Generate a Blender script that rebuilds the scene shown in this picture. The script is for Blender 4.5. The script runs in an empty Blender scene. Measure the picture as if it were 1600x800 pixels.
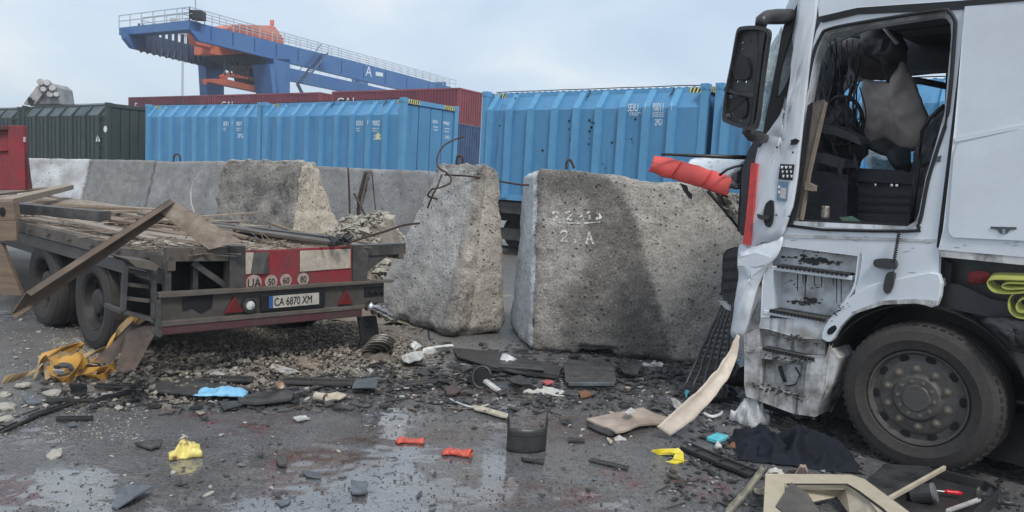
import bpy, math, random
from mathutils import Vector, noise, Matrix
from mathutils.geometry import tessellate_polygon
random.seed(7)
sc = bpy.context.scene
PI = math.pi
V = Vector
# ---------------------------------------------------------------- camera
CAMH = 1.9; FPX = 26/36*1600; PITCH = math.radians(5.6); ROLL = math.radians(3.08)
_f = V((0, math.cos(PITCH), -math.sin(PITCH))); _u0 = V((0, math.sin(PITCH), math.cos(PITCH))); _r0 = V((1, 0, 0))
_r = _r0*math.cos(ROLL)+_u0*math.sin(ROLL); _u = -_r0*math.sin(ROLL)+_u0*math.cos(ROLL)
camd = bpy.data.cameras.new('camera'); cam = bpy.data.objects.new('camera', camd); sc.collection.objects.link(cam)
camd.lens = 26; camd.sensor_width = 36; camd.clip_end = 3000; camd.clip_start = 0.05
m = Matrix((_r, _u, -_f)).transposed().to_4x4(); m.translation = (0, 0, CAMH); cam.matrix_world = m
sc.camera = cam
# ---------------------------------------------------------------- world: broken overcast
world = bpy.data.worlds.new('World'); sc.world = world; world.use_nodes = True
SUN_EL, SUN_AZ = math.radians(52), math.radians(158)      # azimuth clockwise from +Y
nt = world.node_tree; N = nt.nodes; L = nt.links; N.clear()
wo = N.new('ShaderNodeOutputWorld'); bg = N.new('ShaderNodeBackground'); bg.inputs[1].default_value = 0.088
sky = N.new('ShaderNodeTexSky'); sky.sky_type = 'NISHITA'; sky.sun_disc = False
sky.sun_elevation = SUN_EL; sky.sun_rotation = SUN_AZ; sky.air_density = 1.2; sky.dust_density = 2.0
tc = N.new('ShaderNodeTexCoord'); mp = N.new('ShaderNodeMapping'); mp.inputs['Scale'].default_value = (1, 1, 2.6)
ns = N.new('ShaderNodeTexNoise'); ns.inputs['Scale'].default_value = 2.1; ns.inputs['Detail'].default_value = 8; ns.inputs['Roughness'].default_value = .5; ns.inputs['Distortion'].default_value = .3
mp.inputs['Location'].default_value = (.35, .2, .1)
cr = N.new('ShaderNodeValToRGB'); e = cr.color_ramp.elements
e[0].position = .36; e[0].color = (4.2, 5.15, 6.4, 1); e[1].position = .64; e[1].color = (7.0, 7.15, 7.2, 1)
e2 = e.new(.5); e2.color = (5.0, 5.9, 6.9, 1)
mx = N.new('ShaderNodeMix'); mx.data_type = 'RGBA'; mx.inputs[0].default_value = .9
L.new(tc.outputs['Generated'], mp.inputs['Vector']); L.new(mp.outputs[0], ns.inputs['Vector']); L.new(ns.outputs['Fac'], cr.inputs[0])
L.new(sky.outputs[0], mx.inputs[6]); L.new(cr.outputs[0], mx.inputs[7]); L.new(mx.outputs[2], bg.inputs[0]); L.new(bg.outputs[0], wo.inputs[0])
sd = bpy.data.lights.new('sun', 'SUN'); sd.energy = 1.5; sd.angle = math.radians(14); sd.color = (1, .96, .9)
so = bpy.data.objects.new('sun', sd); sc.collection.objects.link(so)
sdir = V((math.sin(SUN_AZ)*math.cos(SUN_EL), math.cos(SUN_AZ)*math.cos(SUN_EL), math.sin(SUN_EL)))
so.rotation_euler = sdir.to_track_quat('Z', 'Y').to_euler()
sc.view_settings.view_transform = 'Standard'; sc.view_settings.look = 'None'; sc.view_settings.exposure = 0.68; sc.view_settings.gamma = 1
sc.cycles.max_bounces = 6; sc.cycles.transparent_max_bounces = 8
# ---------------------------------------------------------------- turning picture measurements into places
def ray(px, py): return _f+_r*((px-800)/FPX)+_u*((400-py)/FPX)
C0 = V((0, 0, CAMH))
def atz(px, py, z=0.0):
    d = ray(px, py); return C0+d*((z-CAMH)/d.z)
def aty(px, py, Y):
    d = ray(px, py); return C0+d*(Y/d.y)
class Fr:                                     # a local frame standing on the ground
    def __init__(s, o, ax):
        s.o = V(o); a = V((ax[0], ax[1], 0)).normalized(); s.ax = a; s.ay = V((-a.y, a.x, 0)); s.ang = math.atan2(a.y, a.x)
    def l(s, P):
        d = P-s.o; return V((d.dot(s.ax), d.dot(s.ay), d.z))
    def y(s, px, py, off=0.0):                # on the plane local y = off
        d = ray(px, py); t = (off-(C0-s.o).dot(s.ay))/d.dot(s.ay); return s.l(C0+d*t)
    def x(s, px, py, off=0.0):
        d = ray(px, py); t = (off-(C0-s.o).dot(s.ax))/d.dot(s.ax); return s.l(C0+d*t)
    def z(s, px, py, z=0.0): return s.l(atz(px, py, z+s.o.z))
def S(h):
    r = [int(h[i:i+2], 16)/255 for i in (0, 2, 4)]
    return tuple([(c/12.92 if c < .04045 else ((c+.055)/1.055)**2.4) for c in r]+[1])
# ---------------------------------------------------------------- mesh helpers
class MB:
    def __init__(s): s.v = []; s.f = []
    def add(s, vs, fs):
        n = len(s.v); s.v += [V(p) for p in vs]; s.f += [tuple(i+n for i in f) for f in fs]; return s
    def box(s, x0, x1, y0, y1, z0, z1):
        return s.add([(x0, y0, z0), (x1, y0, z0), (x1, y1, z0), (x0, y1, z0), (x0, y0, z1), (x1, y0, z1), (x1, y1, z1), (x0, y1, z1)],
                     [(3, 2, 1, 0), (4, 5, 6, 7), (0, 1, 5, 4), (1, 2, 6, 5), (2, 3, 7, 6), (3, 0, 4, 7)])
    def prism(s, poly, vec):
        n = len(poly); vec = V(vec); p = [V(a) for a in poly]
        nrm = sum(((p[i]-p[0]).cross(p[(i+1) % n]-p[0]) for i in range(1, n-1)), V((0, 0, 0)))
        if nrm.dot(vec) > 0: p.reverse()
        vs = p+[a+vec for a in p]
        fs = [tuple(range(n)), tuple(range(2*n-1, n-1, -1))]+[((i+1) % n, i, n+i, n+(i+1) % n) for i in range(n)]
        return s.add(vs, fs)
    def slab(s, outer, holes, vec):           # polygon with holes, thickened by vec
        vec = V(vec); rings = [[V(a) for a in outer]]+[[V(a) for a in h] for h in holes]
        flat = [a for r in rings for a in r]; tri = tessellate_polygon(rings); n = len(flat)
        vs = flat+[a+vec for a in flat]; fs = []
        for t in tri:
            a, b, c = (flat[i] for i in t); q = tuple(t)
            if (b-a).cross(c-a).dot(vec) > 0: q = q[::-1]
            fs.append(q); fs.append(tuple(i+n for i in q[::-1]))
        k = 0
        for ri, r in enumerate(rings):
            for i in range(len(r)):
                j = (i+1) % len(r); fs.append((k+j, k+i, n+k+i, n+k+j))
            k += len(r)
        return s.add(vs, fs)
    def tube(s, pts, r, n=8, caps=True):
        pts = [V(p) for p in pts]; rings = []; vs = []; up = V((0, 0, 1))
        for i, p in enumerate(pts):
            t = (pts[min(i+1, len(pts)-1)]-pts[max(i-1, 0)]).normalized()
            a = t.cross(up)
            if a.length < .05: a = t.cross(V((1, 0, 0)))
            a.normalize(); b = t.cross(a); rr = r[i] if isinstance(r, (list, tuple)) else r
            vs += [p+(a*math.cos(2*PI*k/n)+b*math.sin(2*PI*k/n))*rr for k in range(n)]
        fs = [(i*n+k, i*n+(k+1) % n, (i+1)*n+(k+1) % n, (i+1)*n+k) for i in range(len(pts)-1) for k in range(n)]
        if caps: fs += [tuple(range(n-1, -1, -1)), tuple((len(pts)-1)*n+k for k in range(n))]
        return s.add(vs, fs)
    def bar(s, p, q, w, h, up=(0, 0, 1)):     # rectangular bar
        p, q = V(p), V(q); t = (q-p).normalized(); a = t.cross(V(up))
        if a.length < .01: a = t.cross(V((1, 0, 0)))
        a.normalize(); b = a.cross(t); a = a*w/2; b = b*h/2
        return s.add([p-a-b, p+a-b, p+a+b, p-a+b, q-a-b, q+a-b, q+a+b, q-a+b],
                     [(3, 2, 1, 0), (4, 5, 6, 7), (0, 1, 5, 4), (1, 2, 6, 5), (2, 3, 7, 6), (3, 0, 4, 7)])
    def lathe(s, prof, o, ax, n=32, caps=True):          # prof: (radius, distance along ax)
        o = V(o); ax = V(ax).normalized(); a = ax.cross(V((0, 0, 1)))
        if a.length < .01: a = V((1, 0, 0))
        a.normalize(); b = ax.cross(a); vs = []
        for r, z in prof: vs += [o+ax*z+(a*math.cos(2*PI*k/n)+b*math.sin(2*PI*k/n))*r for k in range(n)]
        fs = [(i*n+k, i*n+(k+1) % n, (i+1)*n+(k+1) % n, (i+1)*n+k) for i in range(len(prof)-1) for k in range(n)]
        if caps and prof[0][0] > 1e-4: fs.append(tuple(range(n-1, -1, -1)))
        if caps and prof[-1][0] > 1e-4: fs.append(tuple((len(prof)-1)*n+k for k in range(n)))
        return s.add(vs, fs)
    def grid(s, fn, nu, nv):
        vs = [fn(i/nu, j/nv) for j in range(nv+1) for i in range(nu+1)]; w = nu+1
        return s.add(vs, [(j*w+i, j*w+i+1, (j+1)*w+i+1, (j+1)*w+i) for j in range(nv) for i in range(nu)])
    def build(s, name, mat, parent=None, smooth=False, bevel=0, solid=0, org=None, sub=0):
        me = bpy.data.meshes.new(name); org = V(org) if org is not None else None
        me.from_pydata([tuple(p-org) if org is not None else tuple(p) for p in s.v], [], s.f); me.update()
        me.materials.append(mat)
        if smooth: me.shade_smooth()
        o = bpy.data.objects.new(name, me); sc.collection.objects.link(o)
        if org is not None: o.location = org
        if parent is not None: o.parent = parent
        if solid:
            md = o.modifiers.new('thickness', 'SOLIDIFY'); md.thickness = solid; md.offset = -1
        if bevel:
            md = o.modifiers.new('bevel', 'BEVEL'); md.width = bevel; md.segments = 2; md.limit_method = 'ANGLE'; md.angle_limit = math.radians(40)
        if sub:
            md = o.modifiers.new('sub', 'SUBSURF'); md.levels = sub; md.render_levels = sub
        return o
def tag(o, label=None, cat=None, group=None, kind=None):
    for k, v in (('label', label), ('category', cat), ('group', group), ('kind', kind)):
        if v: o[k] = v
    return o
def thing(name, label, cat, loc=(0, 0, 0), ang=0, group=None):
    o = bpy.data.objects.new(name, None); sc.collection.objects.link(o); o.location = loc; o.rotation_euler = (0, 0, ang); o.empty_display_size = .2
    return tag(o, label, cat, group)
def kids(o): return [c for c in list(sc.collection.objects) if c.parent == o]
def copy_tree(o, loc=None, ang=None, label=None):
    src = {}
    for c in sc.collection.objects: src.setdefault(c.parent, []).append(c)
    def rec(a, par):
        c = a.copy(); sc.collection.objects.link(c); c.parent = par
        for k in src.get(a, []): rec(k, c)
        return c
    c = rec(o, None)
    if loc is not None: c.location = loc
    if ang is not None: c.rotation_euler = (0, 0, ang)
    if label: c['label'] = label
    return c
def fbm(p, oct=4, h=.5): return noise.fractal(p, 1.0-h*.0, 2.0, oct)
def lerp(a, b, t): return a+(b-a)*t
def text(body, size, mat, parent, loc, rot, name='lettering', sx=1.0, ext=.002, spacing=1.0, align='LEFT', off=.0):
    cu = bpy.data.curves.new(name, 'FONT'); cu.body = body; cu.size = size; cu.extrude = ext; cu.space_character = spacing; cu.align_x = align; cu.offset = size*off
    t = bpy.data.objects.new(name, cu); sc.collection.objects.link(t)
    dg = bpy.context.evaluated_depsgraph_get(); me = bpy.data.meshes.new_from_object(t.evaluated_get(dg))
    bpy.data.objects.remove(t); bpy.data.curves.remove(cu)
    me.materials.clear(); me.materials.append(mat)
    o = bpy.data.objects.new(name, me); sc.collection.objects.link(o); o.parent = parent; o.location = loc; o.rotation_euler = rot; o.scale = (sx, 1, 1)
    return o
# ---------------------------------------------------------------- materials
_mc = {}
def mat(key, col, rough=.6, metal=0., col2=None, scale=3., amt=.5, edge=.12, bump=.15, bscale=40., var=.12, stretch=(1, 1, 1), rvar=.15, spec=.5, alpha=1., coat=0., trans=0., bdist=.01, streak=None):
    if key in _mc: return _mc[key]
    m = bpy.data.materials.new(key); m.use_nodes = True; t = m.node_tree; n = t.nodes; l = t.links; b = n['Principled BSDF']
    tc = n.new('ShaderNodeTexCoord'); mp = n.new('ShaderNodeMapping'); mp.inputs['Scale'].default_value = stretch; l.new(tc.outputs['Object'], mp.inputs[0])
    info = n.new('ShaderNodeObjectInfo'); ad = n.new('ShaderNodeVectorMath'); ad.operation = 'ADD'
    sc_ = n.new('ShaderNodeMath'); sc_.operation = 'MULTIPLY'; sc_.inputs[1].default_value = 17.; l.new(info.outputs['Random'], sc_.inputs[0])
    l.new(mp.outputs[0], ad.inputs[0]); l.new(sc_.outputs[0], ad.inputs[1]); vec = ad.outputs[0]
    def noi(s, d=5, r=.6):
        x = n.new('ShaderNodeTexNoise'); x.inputs['Scale'].default_value = s; x.inputs['Detail'].default_value = d; x.inputs['Roughness'].default_value = r; l.new(vec, x.inputs['Vector']); return x
    def ramp(src, a, c):
        x = n.new('ShaderNodeMapRange'); x.inputs[1].default_value = a; x.inputs[2].default_value = c; x.clamp = True; l.new(src, x.inputs[0]); return x.outputs[0]
    def mixc(f, A, B, mode='MIX'):
        x = n.new('ShaderNodeMix'); x.data_type = 'RGBA'; x.blend_type = mode
        for i, s_ in ((0, f), (6, A), (7, B)):
            if isinstance(s_, (int, float)): x.inputs[i].default_value = s_
            elif isinstance(s_, tuple): x.inputs[i].default_value = s_ if len(s_) == 4 else (*s_, 1)
            else: l.new(s_, x.inputs[i])
        return x.outputs[2]
    big = noi(scale); c = col if len(col) == 4 else (*col, 1)
    if col2 is not None:
        thr = .5+(.5-amt)*.5
        c = mixc(ramp(big.outputs['Fac'], thr-edge, thr+edge), c, col2 if len(col2) == 4 else (*col2, 1))
    fine = noi(bscale*.5, 4, .7)
    v = ramp(fine.outputs['Fac'], .25, .75); mm = n.new('ShaderNodeMapRange'); mm.inputs[3].default_value = 1-var; mm.inputs[4].default_value = 1+var; l.new(v, mm.inputs[0])
    comb = n.new('ShaderNodeCombineXYZ'); [l.new(mm.outputs[0], comb.inputs[i]) for i in range(3)]
    c = mixc(1., c, comb.outputs[0], 'MULTIPLY')
    if streak:                                # run-off dirt: long vertical smears
        mp2 = n.new('ShaderNodeMapping'); mp2.inputs['Scale'].default_value = (streak[1], streak[1], streak[1]*.07); l.new(tc.outputs['Object'], mp2.inputs[0])
        x = n.new('ShaderNodeTexNoise'); x.inputs['Scale'].default_value = 1.; x.inputs['Detail'].default_value = 6; x.inputs['Roughness'].default_value = .65; l.new(mp2.outputs[0], x.inputs['Vector'])
        c = mixc(ramp(x.outputs['Fac'], streak[2], streak[2]+.18), c, streak[0])
    if isinstance(c, tuple): b.inputs['Base Color'].default_value = c
    else: l.new(c, b.inputs['Base Color'])
    rr = n.new('ShaderNodeMapRange'); rr.inputs[3].default_value = max(.03, rough-rvar); rr.inputs[4].default_value = min(1, rough+rvar); l.new(big.outputs['Fac'], rr.inputs[0]); rr.inputs[1].default_value = .3; rr.inputs[2].default_value = .7
    l.new(rr.outputs[0], b.inputs['Roughness'])
    b.inputs['Metallic'].default_value = metal; b.inputs['Specular IOR Level'].default_value = spec; b.inputs['Alpha'].default_value = alpha; b.inputs['Coat Weight'].default_value = coat; b.inputs['Transmission Weight'].default_value = trans
    if bump:
        bp = n.new('ShaderNodeBump'); bp.inputs['Strength'].default_value = bump; bp.inputs['Distance'].default_value = bdist
        bn = noi(bscale, 6, .65); l.new(bn.outputs['Fac'], bp.inputs['Height']); l.new(bp.outputs[0], b.inputs['Normal'])
    _mc[key] = m; return m
DIRT = (.09, .08, .07)
m_blue = mat('container_blue', (.085, .265, .46), .5, col2=(.07, .215, .39), scale=.9, amt=.45, edge=.25, bump=.05, bscale=18, var=.06, streak=((.05, .14, .27, 1), 3., .57))
m_bluelt = mat('container_blue_rib', (.115, .325, .54), .5, col2=(.085, .26, .45), scale=1.5, amt=.4, edge=.25, bump=.05, bscale=18, var=.06, streak=((.04, .19, .40, 1), 4., .62))
m_green = mat('container_green', (.030, .052, .050), .6, col2=(.045, .055, .048), scale=1.5, amt=.45, bump=.05, bscale=18, var=.1, streak=((.02, .035, .035, 1), 4., .58))
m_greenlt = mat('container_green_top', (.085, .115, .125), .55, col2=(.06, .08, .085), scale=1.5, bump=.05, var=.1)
m_maroon = mat('container_maroon', (.20, .035, .055), .55, col2=(.13, .03, .05), scale=.7, bump=.05, bscale=10)
m_maroonlt = mat('container_maroon_end', (.30, .06, .075), .55, col2=(.2, .05, .06), scale=.7, bump=.05, bscale=10)
m_navy = mat('container_navy', (.045, .09, .19), .55, col2=(.03, .06, .14), scale=.7, bump=.05, bscale=10)
m_white = mat('white_lettering', (.78, .82, .85), .6, bump=0, col2=(.55, .66, .76), scale=9, amt=.35, var=.1)
m_yel = mat('hazard_yellow', (.75, .68, .25), .6, bump=0)
m_blk = mat('black_paint', (.012, .013, .016), .5, bump=.05)
m_craneblue = mat('crane_blue', (.055, .15, .37), .5, col2=(.075, .18, .38), scale=.3, bump=.0, var=.08, streak=((.04, .10, .24, 1), 1.2, .60))
m_craneorange = mat('crane_orange', (.78, .22, .13), .55, col2=(.6, .17, .11), scale=.3, bump=0, var=.05)
m_rail = mat('crane_rail_grey', (.45, .48, .5), .5, bump=0)
m_cablk = mat('crane_cable', (.06, .07, .10), .6, bump=0)
m_brown = mat('cab_brown', (.28, .18, .13), .6, col2=(.1, .07, .06), scale=.8, bump=0)
m_steel = mat('dark_steel', (.055, .055, .058), .5, .4, col2=(.14, .13, .12), scale=4, amt=.45, edge=.2, bump=.2, bscale=30, var=.25)
m_steeldust = mat('dusty_steel', (.15, .128, .108), .7, .1, col2=(.065, .057, .05), scale=5, amt=.45, edge=.25, bump=.3, bscale=40, var=.3)
m_rust = mat('rusty_steel', (.11, .07, .05), .75, .2, col2=(.06, .05, .045), scale=6, bump=.4, bscale=40, var=.3)
m_rubber = mat('rubber', (.022, .021, .022), .75, col2=(.055, .048, .043), scale=3.5, amt=.5, edge=.3, bump=.35, bscale=60, var=.3)
m_plastic = mat('black_plastic', (.018, .019, .022), .38, col2=(.055, .052, .05), scale=6, amt=.4, edge=.3, bump=.12, bscale=60, var=.2)
m_redsteel = mat('red_steel', (.33, .022, .035), .5, col2=(.13, .045, .045), scale=4, amt=.55, edge=.25, bump=.1, bscale=30, var=.15)
m_reddark = mat('dirty_red_steel', (.11, .022, .028), .55, col2=(.06, .045, .045), scale=3, amt=.5, edge=.3, bump=.2, bscale=30, var=.2)
m_wood = mat('weathered_wood', (.24, .17, .115), .8, col2=(.12, .09, .07), scale=2.5, stretch=(1, 8, 8), amt=.5, edge=.3, bump=.5, bscale=20, var=.3)
m_woodtan = mat('tan_wood', (.34, .27, .20), .8, col2=(.22, .18, .14), scale=2.5, stretch=(1, 6, 6), amt=.5, edge=.3, bump=.4, bscale=20, var=.2)
m_plank = mat('deck_plank', (.19, .145, .115), .8, col2=(.36, .31, .25), scale=2.2, amt=.5, edge=.3, bump=.5, bscale=28, var=.35, stretch=(5, 1, 5))
m_truck = mat('truck_white_paint', (.70, .745, .80), .28, col2=(.56, .59, .63), scale=1.6, amt=.35, edge=.3, bump=.01, bscale=30, var=.03, coat=.3, streak=((.36, .36, .37, 1), 3.5, .66))
m_truckdirty = mat('truck_white_dirty', (.60, .63, .66), .4, col2=(.24, .22, .20), scale=4.5, amt=.42, edge=.13, bump=.06, bscale=30, var=.08, streak=((.13, .115, .10, 1), 9., .56))
m_truckgrime = mat('truck_white_grimy', (.58, .575, .57), .5, col2=(.12, .105, .09), scale=7, amt=.42, edge=.14, bump=.12, bscale=30, var=.15, streak=((.07, .06, .055, 1), 11., .52))
m_red = mat('coral_red_plastic', (.78, .10, .085), .4, col2=(.68, .10, .09), scale=3, edge=.3, bump=.03, bscale=20, var=.05)
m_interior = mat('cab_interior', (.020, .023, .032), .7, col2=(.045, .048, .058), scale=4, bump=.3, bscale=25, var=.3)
m_beige = mat('beige_panel', (.50, .44, .34), .55, col2=(.34, .29, .22), scale=5, amt=.4, edge=.2, bump=.08, bscale=30, var=.08)
m_sheet = mat('airbag_fabric', (.58, .52, .49), .8, col2=(.44, .38, .35), scale=4, amt=.5, edge=.3, bump=.2, bscale=18, var=.1)
m_chrome = mat('chrome', (.7, .7, .7), .15, 1., bump=0, rvar=.08)
m_alu = mat('dusty_white_piece', (.55, .55, .54), .5, col2=(.25, .23, .21), scale=8, amt=.4, edge=.2, bump=.15, bscale=30)
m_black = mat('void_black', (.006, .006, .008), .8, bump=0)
# ================================================================ GROUND
def ell(x, y, cx, cy, rx, ry, ang=0., soft=.5):
    dx, dy = x-cx, y-cy; a, b = dx*math.cos(ang)+dy*math.sin(ang), -dx*math.sin(ang)+dy*math.cos(ang)
    d = math.hypot(a/rx, b/ry); return max(0., min(1., (1-d)/soft+.5)) if d < 1+soft else 0.
def gz(x, y):
    if not (-12 < x < 8 and 0 < y < 16): return 0.
    h = .012*noise.noise(V((x*.8, y*.8, 3)))+.006*noise.noise(V((x*3, y*3, 1)))+.0035*noise.noise(V((x*13, y*13, 5)))+.003*noise.noise(V((x*27, y*27, 8)))
    h += .05*max(0., noise.noise(V((x*2.2, y*2.2, 9)))+.25)*ell(x, y, -2.4, 8.2, 2.4, 1.3, .2, .8)
    return h
BLOOD = [(atz(322, 655), .16), (atz(345, 664), .10), (atz(398, 664), .17), (atz(432, 658), .14), (atz(372, 672), .1), (atz(972, 746), .13), (atz(1085, 757), .17), (atz(1112, 760), .12), (atz(915, 780), .12), (atz(930, 790), .08)]
def spread(a, b, step, ratio, far):
    c = [a]
    while c[-1] < b: c.append(c[-1]+step)
    s = step; up = [c[-1]]; dn = [c[0]]
    while up[-1] < far: s *= ratio; up.append(up[-1]+s)
    s = step
    while dn[-1] > -far: s *= ratio; dn.append(dn[-1]-s)
    return dn[:0:-1]+c+up[1:]
gx = spread(-5.5, 5.2, .035, 1.22, 1500); gy = spread(3.2, 10.5, .035, 1.22, 1500)
gm = MB(); gm.v = [V((x, y, gz(x, y))) for y in gy for x in gx]; w = len(gx)
gm.f = [(j*w+i, j*w+i+1, (j+1)*w+i+1, (j+1)*w+i) for j in range(len(gy)-1) for i in range(w-1)]
m_ground = bpy.data.materials.new('wet_asphalt'); m_ground.use_nodes = True
def ground_nodes():
    t = m_ground.node_tree; n = t.nodes; l = t.links; b = n['Principled BSDF']
    tc = n.new('ShaderNodeTexCoord')
    def noi(s, d=6, r=.6, dist=0.):
        x = n.new('ShaderNodeTexNoise'); x.inputs['Scale'].default_value = s; x.inputs['Detail'].default_value = d; x.inputs['Roughness'].default_value = r; x.inputs['Distortion'].default_value = dist; l.new(tc.outputs['Object'], x.inputs['Vector']); return x.outputs['Fac']
    def mr(src, a, c, o0=0., o1=1.):
        x = n.new('ShaderNodeMapRange'); x.clamp = True
        for i, s_ in enumerate((src, a, c, o0, o1)):
            if isinstance(s_, (int, float)): x.inputs[i].default_value = s_
            else: l.new(s_, x.inputs[i])
        return x.outputs[0]
    def mixc(f, A, B, mode='MIX'):
        x = n.new('ShaderNodeMix'); x.data_type = 'RGBA'; x.blend_type = mode
        for i, s_ in ((0, f), (6, A), (7, B)):
            if isinstance(s_, (int, float)): x.inputs[i].default_value = s_
            elif isinstance(s_, tuple): x.inputs[i].default_value = (*s_[:3], 1)
            else: l.new(s_, x.inputs[i])
        return x.outputs[2]
    def mth(op, a, c):
        x = n.new('ShaderNodeMath'); x.operation = op
        for i, s_ in enumerate((a, c)):
            if isinstance(s_, (int, float)): x.inputs[i].default_value = s_
            else: l.new(s_, x.inputs[i])
        return x.outputs[0]
    at = n.new('ShaderNodeAttribute'); at.attribute_name = 'mask'; sp = n.new('ShaderNodeSeparateColor'); l.new(at.outputs['Color'], sp.inputs[0])
    blood, mud, dust, pud = sp.outputs[0], sp.outputs[1], sp.outputs[2], at.outputs['Alpha']
    big, mid, fine = noi(.55, 5), noi(4, 6, .65), noi(55, 5, .75)
    c = mixc(mr(big, .35, .65), (.112, .113, .120), (.168, .165, .168))
    c = mixc(mr(mid, .45, .75), c, (.21, .205, .20))
    c = mixc(mth('MULTIPLY', mud, mr(mid, .35, .55)), c, (.095, .060, .050))
    c = mixc(mth('MULTIPLY', dust, mr(mid, .3, .6)), c, (.20, .18, .155))
    vo = n.new('ShaderNodeTexVoronoi'); vo.inputs['Scale'].default_value = 75; l.new(tc.outputs['Object'], vo.inputs['Vector'])
    chip = mth('MULTIPLY', mr(vo.outputs['Distance'], .32, .22), mr(noi(9, 4), .5, .62))
    c = mixc(mth('MULTIPLY', chip, .75), c, mixc(dust, (.24, .24, .245), (.38, .35, .31)))
    sp_ = noi(48, 4, .85); c = mixc(mr(sp_, .54, .66, 0., .55), c, (.34, .34, .35)); c = mixc(mr(sp_, .47, .37, 0., .7), c, (.02, .02, .022))
    c = mixc(mr(fine, .25, .75, .45, .0), c, (.018, .018, .02))
    c = mixc(mth('MULTIPLY', blood, mth('MULTIPLY', mr(noi(26, 5, .7), .42, .60), mr(noi(5, 4), .42, .6))), c, (.15, .012, .022))
    l.new(c, b.inputs['Base Color'])
    wet = mth('ADD', pud, mr(noi(1.3, 6, .62, .4), .44, .62))
    wet = mth('MINIMUM', wet, 1.)
    wet = mth('MULTIPLY', wet, mth('SUBTRACT', 1., dust))
    film = mth('MULTIPLY', wet, mr(noi(14, 5, .65), .40, .50)); film = mth('MAXIMUM', film, mth('MULTIPLY', mr(pud, .35, .7), mr(noi(6, 5, .6), .40, .46)))
    l.new(mr(film, 0., 1., .42, .07), b.inputs['Roughness'])
    dry = mr(dust, 0., 1., 0., .35); r0 = mr(film, 0., 1., .30, .05); l.new(mth('ADD', r0, dry), b.inputs['Roughness'])
    b.inputs['Specular IOR Level'].default_value = .9; l.new(film, b.inputs['Coat Weight']); b.inputs['Coat Roughness'].default_value = .04
    bp = n.new('ShaderNodeBump'); bp.inputs['Distance'].default_value = .013
    l.new(mr(film, 0., 1., .75, .08), bp.inputs['Strength'])
    hh = mth('ADD', mth('MULTIPLY', fine, .6), mth('ADD', mth('MULTIPLY', mr(vo.outputs['Distance'], .5, .0), .35), mth('MULTIPLY', noi(26, 5, .7), 1.1)))
    l.new(hh, bp.inputs['Height']); l.new(bp.outputs[0], b.inputs['Normal'])
ground_nodes()
ground = gm.build('ground', m_ground, smooth=True); tag(ground, 'wet dirty asphalt yard strewn with grit and shallow puddles', kind='structure')
ca = ground.data.color_attributes.new('mask', 'FLOAT_COLOR', 'POINT'); buf = []
PUD = [(atz(628, 668), .28, .5), (atz(600, 700), .5, .25), (atz(480, 745), .8, .25), (atz(200, 760), 1.0, .3), (atz(660, 770), .5, .2), (atz(615, 650), .35, .22), (atz(570, 720), .9, .32), (atz(740, 745), .30, .45), (atz(380, 775), 1.6, .35), (atz(880, 720), .45, .25), (atz(700, 600), .5, .3), (atz(560, 610), .4, .2)]
MUD = [(atz(640, 680), .55, .3), (atz(880, 670), .7, .35), (atz(810, 770), .5, .25), (atz(740, 610), .8, .35), (atz(510, 720), .4, .2)]
for v_ in ground.data.vertices:
    x, y = v_.co.x, v_.co.y
    if -8 < x < 8 and 2 < y < 13:
        bl = max(ell(x, y, p.x, p.y, r, r*1.3, .3, .9) for p, r in BLOOD)
        md = max(ell(x, y, p.x, p.y, a, b_, .1, .6) for p, a, b_ in MUD)
        pu = max(ell(x, y, p.x, p.y, a, b_, .15, .5) for p, a, b_ in PUD)
        du = max(ell(x, y, -2.6, 8.0, 2.7, 1.3, .15, .5), ell(x, y, -4.5, 5.9, 1.4, .8, .3, .8)*.55, ell(x, y, 0, 13, 12, 4, 0, .4))
    else: bl = md = pu = 0; du = .8 if y > 9 else .3
    buf += [bl, md, du, pu]
ca.data.foreach_set('color', buf)
# faint worn road line
rl = MB(); pts = [(650, 625), (700, 634), (745, 641), (790, 649)]
a_ = [atz(x, y) for x, y in pts]; d_ = V((.25, 1, 0)).normalized()*.05
for i in range(3):
    for k in range(6):
        if random.random() < .12: continue
        p, q = a_[i].lerp(a_[i+1], k/6), a_[i].lerp(a_[i+1], (k+.93)/6); j1, j2 = random.uniform(.5, 1), random.uniform(.5, 1)
        vs = [p-d_*j1, q-d_*j2, q+d_*j2, p+d_*j1]
        n0 = len(rl.v); rl.v += [V((t.x, t.y, gz(t.x, t.y)+.012)) for t in vs]; rl.f.append((n0, n0+1, n0+2, n0+3))
m_line = mat('worn_road_paint', (.34, .32, .27), .6, col2=(.10, .095, .09), scale=14, amt=.6, edge=.1, bump=.3, var=.3)
tag(rl.build('road_line', m_line), 'short worn pale line of paint on the asphalt', kind='structure')

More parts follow.
